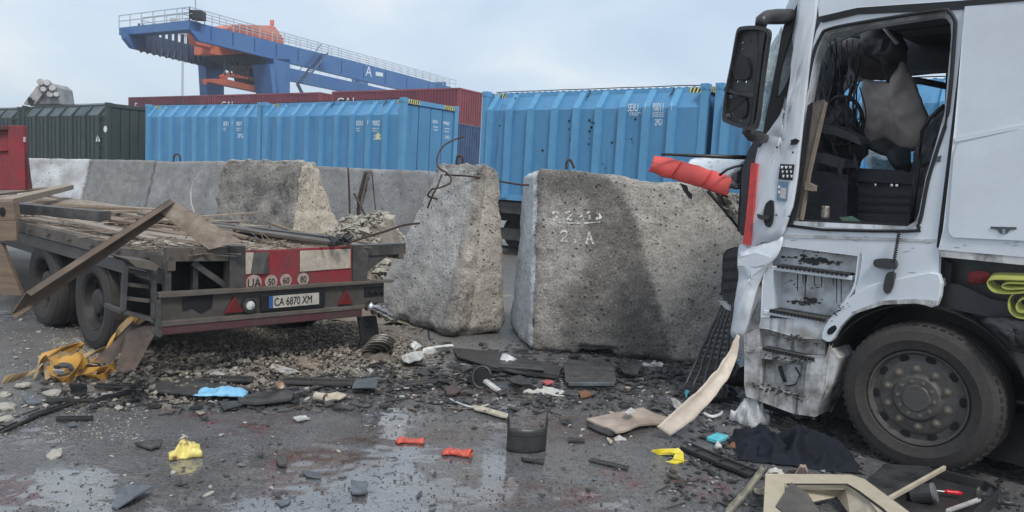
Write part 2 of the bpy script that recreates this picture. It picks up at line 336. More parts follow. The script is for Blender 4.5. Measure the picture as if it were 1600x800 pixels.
# ================================================================ CONCRETE BLOCKS
def concrete(key, c1, c2, c3, pit=.6, grain=60, pits=9.):
    m = bpy.data.materials.new(key); m.use_nodes = True; t = m.node_tree; n = t.nodes; l = t.links; b = n['Principled BSDF']
    tc = n.new('ShaderNodeTexCoord')
    def noi(s, d=6, r=.6):
        x = n.new('ShaderNodeTexNoise'); x.inputs['Scale'].default_value = s; x.inputs['Detail'].default_value = d; x.inputs['Roughness'].default_value = r; l.new(tc.outputs['Object'], x.inputs['Vector']); return x.outputs['Fac']
    def mr(src, a, c, o0=0., o1=1.):
        x = n.new('ShaderNodeMapRange'); x.clamp = True; l.new(src, x.inputs[0])
        for i, q in enumerate((a, c, o0, o1)): x.inputs[i+1].default_value = q
        return x.outputs[0]
    def mixc(f, A, B):
        x = n.new('ShaderNodeMix'); x.data_type = 'RGBA'
        for i, q in ((0, f), (6, A), (7, B)):
            if isinstance(q, float): x.inputs[i].default_value = q
            elif isinstance(q, tuple): x.inputs[i].default_value = (*q[:3], 1)
            else: l.new(q, x.inputs[i])
        return x.outputs[2]
    def mul(a, c):
        x = n.new('ShaderNodeMath'); x.operation = 'MULTIPLY'; l.new(a, x.inputs[0])
        if isinstance(c, float): x.inputs[1].default_value = c
        else: l.new(c, x.inputs[1])
        return x.outputs[0]
    at = n.new('ShaderNodeAttribute'); at.attribute_name = 'stain'; sp = n.new('ShaderNodeSeparateColor'); l.new(at.outputs['Color'], sp.inputs[0])
    c = mixc(mr(noi(1.1), .35, .65), c1, c2)
    c = mixc(mr(noi(7, 5), .45, .75), c, c3)
    c = mixc(mul(sp.outputs[0], .88), c, (.085, .078, .074))              # damp soot stain
    c = mixc(mul(at.outputs['Alpha'], .8), c, (.52, .44, .34))               # tan end face
    c = mixc(mul(sp.outputs[1], mr(noi(6), .1, .45)), c, (.66, .68, .71))   # whitewash
    c = mixc(mul(sp.outputs[2], mr(noi(14), .25, .6)), c, (.06, .056, .054)) # dirt splash near the ground, chips
    vo = n.new('ShaderNodeTexVoronoi'); vo.inputs['Scale'].default_value = pits; l.new(tc.outputs['Object'], vo.inputs['Vector']); vo.inputs['Randomness'].default_value = 1
    vo2 = n.new('ShaderNodeTexVoronoi'); vo2.inputs['Scale'].default_value = pits*2.7; l.new(tc.outputs['Object'], vo2.inputs['Vector'])
    sel = mul(mr(vo.outputs['Distance'], .20, .12), mr(noi(3.3), .44, .56)); sel2 = mul(mr(vo2.outputs['Distance'], .26, .16), mr(noi(2.1), .38, .6))
    c = mixc(mul(sel, .75*min(1, pit*1.4)), c, (.04, .037, .035)); c = mixc(mul(sel2, .6*min(1, pit*1.4)), c, (.05, .046, .042))
    fine = noi(grain, 4, .75); c = mixc(mr(fine, .32, .52, .55, 0.), c, (.06, .056, .052)); c = mixc(mr(fine, .56, .72, 0., .45), c, (.58, .56, .53))
    l.new(c, b.inputs['Base Color']); b.inputs['Roughness'].default_value = .85
    h = n.new('ShaderNodeMath'); h.operation = 'SUBTRACT'; l.new(mul(fine, .35), h.inputs[0]); l.new(mul(sel2, .5), h.inputs[1])
    h2 = n.new('ShaderNodeMath'); h2.operation = 'SUBTRACT'; l.new(h.outputs[0], h2.inputs[0]); l.new(sel, h2.inputs[1])
    h3 = n.new('ShaderNodeMath'); h3.operation = 'ADD'; l.new(h2.outputs[0], h3.inputs[0]); l.new(mul(noi(12, 5), .9), h3.inputs[1])
    bp = n.new('ShaderNodeBump'); bp.inputs['Strength'].default_value = pit; bp.inputs['Distance'].default_value = .03; l.new(h3.outputs[0], bp.inputs['Height']); l.new(bp.outputs[0], b.inputs['Normal'])
    return m
c_a = concrete('pitted_concrete', (.40, .372, .335), (.27, .255, .235), (.50, .47, .43), 1.0, 38, 13.)
c_w = concrete('smooth_grey_concrete', (.235, .235, .235), (.18, .18, .18), (.30, .295, .285), .35, 45, 5.)
c_w2 = concrete('pale_concrete', (.42, .405, .39), (.29, .285, .28), (.50, .48, .46), .6, 45, 6.)
def block(name, mt, B, T, label, cat='concrete block', group=None, n=(60, 26, 50), rad=.10, amp=.02, rough_=.012, stain=None, erode=None, seed=0.):
    """B, T: bottom and top corners (front-left, front-right, back-right, back-left) of a cast block"""
    org = (B[0]+B[1]+B[2]+B[3])/4; org.z = 0
    mb = MB(); key = {}; uv = []
    def vert(u, v, w):
        k = (round(u, 5), round(v, 5), round(w, 5))
        if k in key: return key[k]
        p = V((u, v, w)); sx, sy, sz = dims; q = V(((u-.5)*sx, (v-.5)*sy, (w-.5)*sz)); hx, hy, hz = sx/2-rad, sy/2-rad, sz/2-rad
        inn = V((max(-hx, min(hx, q.x)), max(-hy, min(hy, q.y)), max(-hz, min(hz, q.z)))); d = q-inn
        ed = (abs(d.x) > 1e-6)+(abs(d.y) > 1e-6)+(abs(d.z) > 1e-6)
        if ed >= 2: q = inn+d.normalized()*rad
        u2, v2, w2 = q.x/sx+.5, q.y/sy+.5, q.z/sz+.5
        bt = lerp(lerp(B[0], B[1], u2), lerp(B[3], B[2], u2), v2); tp = lerp(lerp(T[0], T[1], u2), lerp(T[3], T[2], u2), v2)
        P = lerp(bt, tp, w2); dn = d.normalized() if d.length > 0 else V((0, 0, 1))
        wn = (ax_*dn.x+ay_*dn.y+V((0, 0, 1))*dn.z)
        s = P*1.0+V((seed, seed*.7, 0))
        k_e = 1.0+(.9 if ed >= 2 else 0)
        h = amp*noise.noise(s*1.7)+rough_*noise.fractal(s*6, 1., 2., 4)*1.2*k_e
        if erode: h -= erode(u, v, w, P)*(.7+.45*abs(noise.noise(s*9))+.4*noise.noise(s*3))
        P = P+wn*h
        if P.z < 0: P.z = 0
        key[k] = len(mb.v); mb.v.append(P); uv.append((u, v, w)); return key[k]
    ax_ = (B[1]-B[0]).normalized(); ay_ = (B[3]-B[0]).normalized()
    dims = ((B[1]-B[0]).length, (B[3]-B[0]).length, T[0].z)
    nu, nv, nw = n
    def face(f, a, b):
        for i in range(a):
            for j in range(b): mb.f.append((f(i, j), f(i+1, j), f(i+1, j+1), f(i, j+1)))
    face(lambda i, j: vert(i/nu, 0, j/nw), nu, nw); face(lambda i, j: vert(1-i/nu, 1, j/nw), nu, nw)
    face(lambda i, j: vert(0, 1-i/nv, j/nw), nv, nw); face(lambda i, j: vert(1, i/nv, j/nw), nv, nw)
    face(lambda i, j: vert(i/nu, j/nv, 1), nu, nv); face(lambda i, j: vert(i/nu, 1-j/nv, 0), nu, nv)
    o = mb.build(name, mt, smooth=True, org=org)
    ca = o.data.color_attributes.new('stain', 'FLOAT_COLOR', 'POINT'); buf = []
    for (u, v, w), P in zip(uv, mb.v):
        s = stain(u, v, w, P) if stain else (0, 0, max(0, .35-w)*1.2, 0)
        buf += [max(0, min(1, q)) for q in (tuple(s)+(0,))[:4]]
    ca.data.foreach_set('color', buf)
    tag(o, label, cat, group); return o
def sst(a, b, x): t = max(0., min(1., (x-a)/(b-a))); return t*t*(3-2*t)
# right block, long side towards us, with a big dark stain
B = [atz(828, 549), atz(1150, 575), None, None]; B[3] = atz(794, 512); B[2] = B[1]+(B[3]-B[0])
T = [aty(836, 262, B[0].y+.28), aty(1185, 290, B[1].y+.5), None, aty(820, 271, B[3].y-.2)]; T[2] = T[1]+V((.1, .8, 0))
def stainB(u, v, w, P):
    edge_u = .33+.36*(1-w)**.8+.035*noise.noise(P*2.5)+.02*noise.noise(P*14); d = sst(.03, -.015, u-edge_u)*(v < .05)
    ring = sst(.07, .0, abs(u-edge_u+.02))
    pat = sst(.30, .20, u+.03*noise.noise(P*5))*sst(.30, .50, w)*sst(.92, .78, w)+.8*sst(.22, .08, u)*sst(.62, .4, w)
    core = d*(.92+.22*noise.noise(P*3.2)+.25*noise.noise(P*9)-.10*sst(.5, .0, w))*(1-.85*min(1, pat))+.35*sst(.5, .1, w)*sst(.9, .3, u)*(v < .05)*(.5+noise.noise(P*4))
    wh = .9*sst(.45, .9, 1-v*0)*(1 if u < .002 else 0)
    if u < .002: wh = .95+.3*noise.noise(P*3); core = 0
    low = max(0, .22-w)*3*(.5+noise.noise(P*5))
    return (core, wh, low+(.9*sst(.05, .0, u)*(v < .02)*(.6+noise.noise(P*6))))
def erodeB(u, v, w, P):
    e_ = 0.
    if w > .96: e_ += .06*sst(.35, .5, u)*sst(.8, .55, u)
    if w < .06 and .22 < u < .45 and v < .2: e_ += .10*sst(.22, .27, u)*sst(.45, .40, u)
    e_ += .42*sst(.72, 1., u)*sst(.6, 1., w)
    return e_
big = block('concrete_block', c_a, B, T, 'big pitted concrete block with dark curved stain and white chalk marks', n=(110, 24, 80), stain=stainB, erode=erodeB, rad=.10, seed=3)
# chalk marks on it: thin dabs of chalk on the face
m_chalk = mat('white_chalk', (.68, .67, .65), .9, col2=(.32, .30, .28), scale=30, amt=.5, edge=.1, bump=.3)
fB = Fr(B[0], (B[1]-B[0]).to_2d())
from mathutils.bvhtree import BVHTree
org_b = big.location; _bv = BVHTree.FromPolygons([tuple(v.co) for v in big.data.vertices], [tuple(p.vertices) for p in big.data.polygons])
def snap(px, py):
    h = _bv.ray_cast(C0-org_b, ray(px, py).normalized()); return h[0]-ray(px, py).normalized()*.003
def face_pt(px, py):                       # a point on the leaning front face
    q = ray(px, py); n_ = (B[1]-B[0]).cross(T[0]-B[0]).normalized(); t = (B[0]-C0).dot(n_)/q.dot(n_); return C0+q*t, n_
def chalk(path, wd=.013):
    ch = MB()
    for (x0, y0), (x1, y1) in zip(path, path[1:]):
        n_seg = max(2, int(math.hypot(x1-x0, y1-y0)/2.2))
        for k in range(n_seg):
            if random.random() < .12: continue
            a, n_ = face_pt(lerp(x0, x1, k/n_seg), lerp(y0, y1, k/n_seg)); b_, _ = face_pt(lerp(x0, x1, (k+1)/n_seg), lerp(y0, y1, (k+1)/n_seg))
            off = -n_ if n_.y > 0 else n_; ch.bar(snap(lerp(x0, x1, k/n_seg), lerp(y0, y1, k/n_seg)), snap(lerp(x0, x1, (k+1)/n_seg), lerp(y0, y1, (k+1)/n_seg)), wd*random.uniform(1.2, 2.2), .008, up=off)
    o_ = ch.build('chalk_mark', m_chalk, big); o_['kind'] = 'stuff'
def sh(p, dx, dy, s=1.): return [(dx+x*s, dy+y*s) for x, y in p]
two = [(0, 3), (3, 0), (8, 0), (10, 4), (7, 8), (1, 13), (10, 14)]
chalk(sh(two, 863, 331)); chalk(sh(two, 884, 331, .9)); chalk([(906, 340), (910, 336), (912, 344)]); chalk([(917, 333), (921, 331), (921, 343)]); chalk([(930, 332), (938, 336), (931, 342), (939, 341), (935, 331)])
chalk([(872, 348), (905, 349), (938, 347)], .008)
chalk(sh(two, 875, 361, 1.15)); chalk([(898, 372), (899, 379)]); chalk([(916, 381), (920, 362), (927, 381)]); chalk([(917, 374), (925, 374)])
# left block: wedge end towards the right, broken on its left
B = [atz(560, 486), atz(704, 532), atz(797, 520), None]; B[3] = B[0]+(B[2]-B[1])
T = [aty(682, 256, B[0].y-.45), aty(751, 258, B[1].y+.55), aty(782, 264, B[2].y-.3), None]; T[3] = T[0]+(T[2]-T[1])
def stA(u, v, w, P):
    ridge = sst(.10, .0, 1-u)*(v < .3)*.7*max(0, .5+1.2*noise.noise(P*5))
    return (0, .25 if (u < .9 and v < .01) else 0, max(0, .30-w)*2.6*(.6+noise.noise(P*3))+ridge+.35*max(0, noise.noise(P*2.2)), .45 if u > .98 else 0)
def erA(u, v, w, P): return .10*sst(.16, .0, u)*(w < .97)
left = block('concrete_block', c_a, B, T, 'wedge shaped concrete block with broken edge and bent rebar behind the trailer corner', n=(56, 44, 84), stain=stA, erode=erA, rad=.18, rough_=.014, seed=8)
# rough block behind the trailer deck
B = [aty(312, 395, 11.9), aty(446, 405, 11.1), aty(574, 400, 12.0), None]; 
for p in B[:3]: p.z = 0
B[3] = B[0]+(B[2]-B[1])
T = [aty(348, 246, 12.1), aty(474, 248, 11.55), aty(501, 254, 12.0), None]; T[3] = T[0]+(T[2]-T[1])
def stC(u, v, w, P):
    f = 1 if (v < .01 and u < .97) else 0
    return (.35*f, 0, .75*f*max(0, .5+1.5*noise.noise(P*3.5))+(0 if f else .25*max(0, noise.noise(P*4))), .9 if u > .975 else 0)
def erC(u, v, w, P): return .05*sst(.10, .0, 1-u)*(.4+(w > .6))+(.03 if w > .95 else 0)+(.015 if v < .01 else 0)
rough = block('concrete_block', c_a, B, T, 'rough scabbed concrete block standing behind the trailer deck, tan end face', n=(60, 34, 60), stain=stC, erode=erC, rough_=.018, rad=.12, seed=15)
# far barrier wall of jersey blocks
WL = lambda px: 13.0+(680-px)/640*7.2
def seg(px0, y0, px1, y1, label, mt, sd, wh=0.):
    Ya, Yb = WL(px0), WL(px1)
    T0, T1 = aty(px0, y0, Ya), aty(px1, y1, Yb); d = (T1-T0); d.z = 0; d.normalize(); nrm = V((-d.y, d.x, 0))
    T0 += d*.02; T1 -= d*.02
    B0, B1 = T0-nrm*.42-d*.10, T1-nrm*.42-d*.10; B0.z = B1.z = 0
    Bq = [B0, B1, B1+nrm*1.1, B0+nrm*1.1]; Tq = [T0, T1, T1+nrm*.3, T0+nrm*.3]
    def st(u, v, w, P):
        return (.0, wh*max(0, .5+1.6*noise.noise(P*2.2)), .5*max(0, noise.noise(P*2.5))+(.5 if (u > .985 or u < .015) else 0))
    return block('barrier_block', mt, Bq, Tq, label, 'barrier', 'far wall of concrete barrier blocks', n=(44, 8, 30), rad=.035, amp=.012, rough_=.014, stain=st, seed=sd)
seg(-70, 246, 38, 247, 'concrete barrier block behind the red steel panel at the left edge', c_w, 1)
seg(38, 247, 142, 249, 'whitish streaked concrete barrier block under the dark green container', c_w2, 2, .8)
seg(142, 249, 243, 251, 'smooth dark grey barrier block under the end of the green container', c_w, 3)
seg(243, 252, 372, 252, 'grey barrier block with pale diagonal scratch left of the rough block', c_w, 4, .12)
seg(372, 254, 575, 264, 'grey barrier block right behind the rough scabbed block', c_w, 5, .1)
seg(578, 264, 700, 269, 'grey barrier block between the crack and the wedge shaped block', c_w, 6, .1)
# pale scratch as a groove filled with lime
sx = MB(); pth = [(318, 266), (309, 277), (302, 287), (299, 300), (300, 318), (305, 332)]
fw = Fr(aty(243, 252, WL(243)), (aty(372, 252, WL(372))-aty(243, 252, WL(243))).to_2d())
def wall_face(px, py):
    P = fw.o.copy(); P.z = 0; n_ = V((0, 0, 0)); top = aty(300, 252, WL(300)); nn = fw.ay
    bot = top-nn*.42; bot.z = 0; n_ = fw.ax.cross(top-bot).normalized(); q = ray(px, py); return C0+q*((top-C0).dot(n_)/q.dot(n_)), n_
pp = []
for x, y in pth: a, n_ = wall_face(x, y); pp.append(a-(n_ if n_.y > 0 else -n_)*.015)
sx.tube(pp, .022, 5)
scr = [o for o in sc.collection.objects if o.name.startswith('barrier_block') and 'scratch' in o.get('label', '')][0]
sx.build('lime_streak', mat('lime', (.42, .41, .39), .9, bump=.3), None, org=(0, 0, 0)); bpy.data.objects['lime_streak'].parent = scr; bpy.data.objects['lime_streak'].location = -scr.location
# rebar sticking out of blocks
m_rebar = mat('rebar', (.05, .042, .04), .6, .5, col2=(.10, .06, .045), scale=20, bump=.5, bscale=90)
def rebar(owner, pts, r=.011, n=3):
    P = [aty(x, y, Y) for x, y, Y in pts]; out = []
    for i in range(len(P)-1):                               # smooth curve through the points
        p0, p1, p2, p3 = P[max(i-1, 0)], P[i], P[i+1], P[min(i+2, len(P)-1)]
        for k in range(4):
            t = k/4; out.append(.5*((2*p1)+(p2-p0)*t+(2*p0-5*p1+4*p2-p3)*t*t+(3*p1-p0-3*p2+p3)*t**3))
    out.append(P[-1]); mb = MB(); mb.tube([p-owner.location for p in out], r, 6); mb.build('rebar', m_rebar, owner, smooth=True)
YA = 9.3
rebar(left, [(725, 213, 9.7), (708, 219, 9.6), (693, 228, 9.5), (684, 243, 9.4), (684, 260, 9.3), (695, 268, 9.2), (704, 276, 9.1), (703, 286, 9.0), (688, 293, 9.0), (675, 296, 9.0), (669, 306, 9.05), (683, 311, 9.3)], .012)
rebar(left, [(690, 273, 9.3), (684, 290, 9.2), (676, 305, 9.2), (668, 325, 9.3)], .012)
rebar(left, [(695, 273, 9.4), (740, 276, 9.2), (785, 284, 9.1), (820, 289, 9.0), (845, 286, 8.9), (860, 276, 8.8)], .013)
rebar(left, [(655, 349, 9.2), (630, 352, 8.8), (600, 362, 8.4), (560, 374, 8.0), (520, 390, 7.7)], .014)
rebar(left, [(724, 264, 9.9), (723, 248, 9.9), (719, 243, 9.9), (714, 247, 9.9), (713, 264, 9.9)], .018)
rebar(big, [(885, 264, 8.9), (885, 255, 8.9), (888, 250, 8.9), (892, 251, 8.9), (897, 263, 8.9)], .016)
crk = [o for o in sc.collection.objects if 'between the crack' in o.get('label', '')][0]
rebar(crk, [(544, 262, 12.4), (546, 310, 12.4), (547, 372, 12.4)], .017)
rebar(crk, [(553, 302, 11.6), (570, 335, 11.5), (586, 372, 11.4)], .018)
rebar(crk, [(572, 268, 13.6), (566, 290, 13.6), (560, 320, 13.6), (561, 340, 13.6)], .035)
rebar(crk, [(581, 268, 13.2), (584, 300, 13.2), (588, 340, 13.1)], .012)
hk = [o for o in sc.collection.objects if 'pale diagonal scratch' in o.get('label', '')][0]
rebar(hk, [(271, 253, 17.8), (272, 244, 17.8), (277, 241, 17.8), (281, 244, 17.8), (282, 253, 17.8)], .022)
# ================================================================ CONTAINERS
def hull(mb, x0, x1, W, H, ch, cz, z0=0.):
    "container shell: upright sides, sloping shoulders, flat roof"
    sec = [(0, z0), (0, H-cz), (ch, H-.10), (W-ch, H-.10), (W, H-cz), (W, z0)]
    mb.prism([(x0, y, z) for y, z in sec], (x1-x0, 0, 0))
def ribbed_container(name, O, ax, Lg, W, H, label, rows, rib_x, mats, group=None, hooks=(.15, .5, .85), tape=True, rib_w=.17, end_ribs=4, stand=1.45):
    mbody, mrib, mtop = mats
    fr = Fr(O, ax); t = thing(name, label, 'shipping container', (O[0], O[1], stand), fr.ang, group)
    ch, cz = .30, .50
    b = MB(); hull(b, .16, Lg-.16, W, H, ch, cz, .12); b.build('body', mbody, t)
    p = MB()                                             # sloping shoulder sheets
    for k in range(len(rib_x)-1):
        p.add([(rib_x[k]+rib_w/2, -.004, H-cz+.0), (rib_x[k+1]-rib_w/2, -.004, H-cz), (rib_x[k+1]-rib_w/2, ch-.004, H-.10+.004), (rib_x[k]+rib_w/2, ch-.004, H-.096)], [(0, 1, 2, 3)])
    for x in rib_x:                                       # each rib: upright web and its slanted top
        r = MB(); w = rib_w/2; dpt = .085
        sec = [(.02, .05), (-dpt, .05), (-dpt, H-cz+.02), (ch-dpt*.55, H-.06), (ch+.02, H-.10), (.02, H-cz)]
        r.prism([(x-w, y, z) for y, z in sec], (2*w, 0, 0)); r.build('rib', mrib, t)
    for x in (0, Lg-.17):
        for y in (-.02, W-.15):
            r = MB(); r.box(x, x+.17, y, y+.17, 0, H); r.build('corner_post', mrib, t, bevel=.01)
            for z in (0, H-.14): c = MB(); c.box(x-.008, x+.178, y-.008, y+.178, z-.002, z+.13+.012); c.box(x+.06, x+.11, y-.02, y, z+.03, z+.1); c.build('corner_casting', mrib, t, bevel=.01)
    for bx in [(.17, Lg-.17, ch-.03, ch+.07, H-.16, H-.03), (.17, Lg-.17, W-ch-.07, W-ch+.03, H-.16, H-.03), (.17, Lg-.17, -.05, .05, 0, .14), (.17, Lg-.17, W-.05, W+.05, 0, .14)]+[(x, x+.11, .15, W-.15, a_z, b_z) for x in (.02, Lg-.13) for a_z, b_z in ((H-.16, H-.02), (0, .16))]:
        r = MB(); r.box(*bx); r.build('frame_rail', mrib, t)
    r = MB()                                              # corrugated roof sheet standing just above the rail
    n = int(Lg/.19)
    for k in range(n): x = .2+(Lg-.4)*k/n; r.prism([(x, ch+.05, H-.10), (x+.05, ch+.05, H+.0), (x+.11, ch+.05, H+.0), (x+.16, ch+.05, H-.10)], (0, W-2*ch-.1, 0))
    r.build('roof_sheet', mtop, t)
    for k in range(end_ribs):                            # end door panels with seams between them
        for xe, sgn in ((Lg-.115, 1), (.115, -1)):
            y0 = .16+(W-.32)*k/end_ribs; r = MB(); r.box(min(xe, xe+sgn*.06), max(xe, xe+sgn*.06), y0+.018, y0+(W-.32)/end_ribs-.018, .18, H-.18); r.build('end_panel', mbody, t, bevel=.012)
    for h in hooks:
        r = MB(); x = h*Lg; r.tube([(x, ch-.02, H-.02), (x, ch-.06, H-.10), (x-.02, ch-.14, H-.2), (x+.05, ch-.17, H-.17)], .014, 5); r.build('lashing_hook', m_blk, t)
    r = MB(); r.tube([(.2, ch+.01, H+.005)]+[(Lg*k/8, ch+.01, H+.012+(.006 if k % 2 else 0)) for k in range(1, 8)]+[(Lg-.2, ch+.01, H+.005)], .012, 5); r.build('cover_rope', m_blk, t)
    if tape:
        for x0 in (.19, Lg-.19-.34):
            tp = MB(); tp.box(x0, x0+.34, ch-.044, ch-.032, H-.155, H-.04); o = tp.build('hazard_tape', m_yel, t)
            st = MB()
            for k in range(4): x = x0+.02+k*.085; st.prism([(x, ch-.046, H-.15), (x+.04, ch-.046, H-.15), (x+.075, ch-.046, H-.045), (x+.035, ch-.046, H-.045)], (0, -.002, 0))
            st.build('tape_stripe', m_blk, o)
        for y0 in (.2, W-.2-.45):
            tp = MB(); tp.box(Lg-.02, Lg-.006, y0, y0+.45, H-.155, H-.025); o = tp.build('hazard_tape', m_yel, t)
            st = MB()
            for k in range(5): y = y0+.01+k*.088; st.prism([(Lg-.006, y, H-.15), (Lg-.006, y+.045, H-.15), (Lg-.006, y+.08, H-.03), (Lg-.006, y+.035, H-.03)], (.003, 0, 0))
            st.build('tape_stripe', m_blk, o)
    for body, x, yo, z, s, sxx in rows:
        text(body, s, m_white, t, (x, yo, z), (PI/2, 0, 0), sx=sxx)
    return t, fr
UL = V((-.816, .577, 0)).normalized(); AX = -UL
def place(pxl, pyl, pxr, pyr, z=4.25):
    a, b = atz(pxl, pyl, z), atz(pxr, pyr, z); return a, b
blue = (m_blue, m_bluelt, m_bluelt)
ZT = 4.25; HC = 2.78; ST = ZT-HC
# the near blue container
a, b = place(755, 143, 1108, 130); Lb = (b-a).to_2d().length
sc_ = Lb/6.06; frb = Fr((a.x, a.y, 0), (b-a).to_2d())
def lx(px, py=200): return frb.y(px, py, 0).x
ribs = [lx(x, y) for x, y in ((768, 175), (797, 175), (831, 175), (868, 175), (902, 175), (937, 175), (974, 175), (1011.5, 175), (1052, 175))]
tx = lambda px, py: (frb.y(px, py, 0).x, frb.y(px, py, 0).z-ST)
def txt(body, px0, py, px1, h, off=-.004):
    x0, z0 = tx(px0, py); x1, _ = tx(px1, py); w0 = .72*h*len(body); return (body, x0, off, z0, h, (x1-x0)/w0)
rows = [txt('SEIU', 980, 174, 1006, .25), txt('1', 1009, 173, 1013, .24, -.088), txt('90011', 1019, 173, 1046, .25), txt('1', 1050, 172, 1055, .24, -.088), txt('2PG1', 1023, 196, 1039, .2),
        txt('MGW', 983, 178, 1000, .05), txt('TARE', 983, 181, 1000, .05), txt('30480 KG', 1019, 177, 1044, .045), txt('4200 KG', 1019, 180, 1044, .045), txt('26280 KG', 1019, 183, 1044, .045)]
c_near, _ = ribbed_container('shipping_container', (a.x, a.y), (b-a).to_2d(), Lb, 2.44, HC, 'long blue ribbed container above the gap between the two big blocks', rows, ribs, blue, 'blue ribbed containers on the rail wagons', stand=ST)
# small shrapnel holes
sh_ = MB()
for px, py in ((781, 196), (825, 185), (848, 235), (889, 189), (892, 218), (921, 188), (925, 191), (931, 193), (924, 199), (921, 205), (942, 256), (946, 263), (889, 202), (988, 222), (987, 217), (921, 216), (920, 225), (956, 223), (993, 186)):
    x, z = tx(px, py); rr = random.uniform(.012, .03); sh_.lathe([(0, .0), (rr, .0), (rr*1.15, .006), (0, .0061)], (x, -.012 if all(abs(x-r) > .1 for r in ribs) else -.096, z), (0, 1, 0), 7)
sh_.build('shrapnel_hole', m_black, c_near)
def std_ribs(L_, n=9): return [.28+(L_-.56-.0)*k/(n-1)*.93 for k in range(n)]
def std_rows(L_, mark, h=.22):
    r = std_ribs(L_); w = r[1]-r[0]; k0 = r[6]+.13; k1 = r[7]+.13; W_ = w-.26
    return [('SEIU', k0, -.004, HC-.82, h, W_/(.72*h*4)), ('1', r[7]-.03, -.088, HC-.80, h*.9, 1), (mark, k1, -.004, HC-.82, h, W_/(.72*h*5)), ('2PG1', k1+.08, -.004, HC-1.25, h, .9),
            ('MGW', k0, -.004, HC-.93, .06, 1.2), ('TARE', k0, -.004, HC-1.0, .06, 1.2), ('30480 KG', k1, -.004, HC-.93, .06, 1.2), ('4200 KG', k1, -.004, HC-1.0, .06, 1.2)]
# its neighbour to the right, seen between mirror and cab and through the cab
a2 = b+(b-a).normalized()*.16; L4 = 6.3
ribbed_container('shipping_container', (a2.x, a2.y), (b-a).to_2d(), L4, 2.44, HC, 'blue ribbed container behind the wing mirror and the torn red panel', std_rows(L4, '90014'), std_ribs(L4), blue, 'blue ribbed containers on the rail wagons', stand=ST)
# middle one with its end showing
a, b = place(411, 160, 632, 152); Lm = (b-a).to_2d().length
fm = Fr((a.x, a.y, 0), (b-a).to_2d())
c_mid, frm = ribbed_container('shipping_container', (a.x, a.y), (b-a).to_2d(), Lm, 2.44, HC, 'blue ribbed container showing its end doors beside the navy container', std_rows(Lm, '90002'), std_ribs(Lm), blue, 'blue ribbed containers on the rail wagons', stand=ST)
for body, y0, z0, s, w in (('SEIU', 1.30, HC-.62, .14, .9), ('190002', 1.78, HC-.62, .14, .75), ('22G1', 1.9, HC-1.05, .14, .8), ('MGW', 1.34, HC-.76, .07, 1.3), ('TARE', 1.34, HC-.85, .07, 1.3), ('30480 KG', 1.85, HC-.76, .06, 1.1), ('4200 KG', 1.85, HC-.85, .06, 1.1)):
    text(body, s, m_white, c_mid, (Lm-.053, y0, z0), (PI/2, 0, PI/2), sx=w)
q = MB(); x_, z_ = fm.y(591, 213).x, fm.y(591, 213).z-ST; q.box(x_-.06, x_+.06, -.012, -.003, z_-.1, z_+.1); q.build('sticker', m_yel, c_mid)
q = MB()                                                     # steel ladder frame under the end door
for z in (.02, .14): q.bar((Lm+.06, .15, z-.08), (Lm+.06, 2.2, z-.08), .05, .05)
for y in (.15, .8, 1.4, 2.2): q.bar((Lm+.06, y, -.1), (Lm+.06, y, -.6), .05, .05)
q.bar((Lm+.06, .15, -.55), (Lm+.06, 2.2, -.55), .05, .05); q.build('end_frame', m_steel, c_mid)
a3, b3 = place(228, 163, 408, 160); Lf = (b3-a3).to_2d().length
ribbed_container('shipping_container', (a3.x, a3.y), (b3-a3).to_2d(), Lf, 2.44, HC, 'blue ribbed container next to the dark green container end', std_rows(Lf, '90017'), std_ribs(Lf), blue, 'blue ribbed containers on the rail wagons', stand=ST)
# dark green containers
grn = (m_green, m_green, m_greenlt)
def green(pxl, pyl, pxr, pyr, label, n=7, sign=True):
    a, b = place(pxl, pyl, pxr, pyr); Lg = (b-a).to_2d().length; ang = (b-a).to_2d()
    t, fr = ribbed_container('shipping_container', (a.x, a.y), ang, Lg, 2.6, HC, label, [], [.3+(Lg-.9)*k/(n-1) for k in range(n)], grn, 'dark green containers', hooks=(), tape=False, rib_w=.09, end_ribs=6, stand=ST)
    for k in range(n-1):                                 # light sloping shoulder panels
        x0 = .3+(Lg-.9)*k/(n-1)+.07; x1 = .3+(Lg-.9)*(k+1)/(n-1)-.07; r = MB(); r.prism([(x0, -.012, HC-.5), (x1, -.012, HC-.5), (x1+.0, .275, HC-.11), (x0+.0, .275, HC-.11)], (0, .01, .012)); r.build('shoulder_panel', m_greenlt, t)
        for j in range(3): r = MB(); xx = lerp(x0, x1, (j+.5)/3); r.box(xx-.1, xx+.1, -.035, .0, .2, HC-.56); r.build('corrugation', m_green, t)
    for k in range(6): r = MB(); z = .3+k*.38; r.bar((Lg-.55, -.06, z), (Lg-.2, -.06, z), .03, .03); r.build('ladder_rung', m_green, t)
    if sign:
        wht = mat('sign_white', (.75, .78, .78), .5, bump=0); r = MB(); x, z = Lg-.62, 1.22; r.prism([(x-.17, -.075, z), (x+.17, -.075, z), (x, -.075, z+.32)], (0, -.01, 0)); o = r.build('warning_sign', wht, t)
        r = MB(); r.prism([(x-.03, -.086, z+.06), (x+.03, -.086, z+.06), (x+.0, -.086, z+.2)], (0, -.003, 0)); r.build('warning_mark', m_blk, o)
        r = MB(); r.lathe([(0, 0), (.13, 0), (.13, .012), (0, .0121)], (Lg-.10, -.03, 1.72), (0, -1, 0), 20); r.build('round_sign', wht, t)
    return t
green(35, 165, 168, 160, 'dark green ribbed container with a white warning triangle and round sign')
green(-80, 170, 30, 167, 'dark green container at the left edge behind the red steel panel', 6, False)
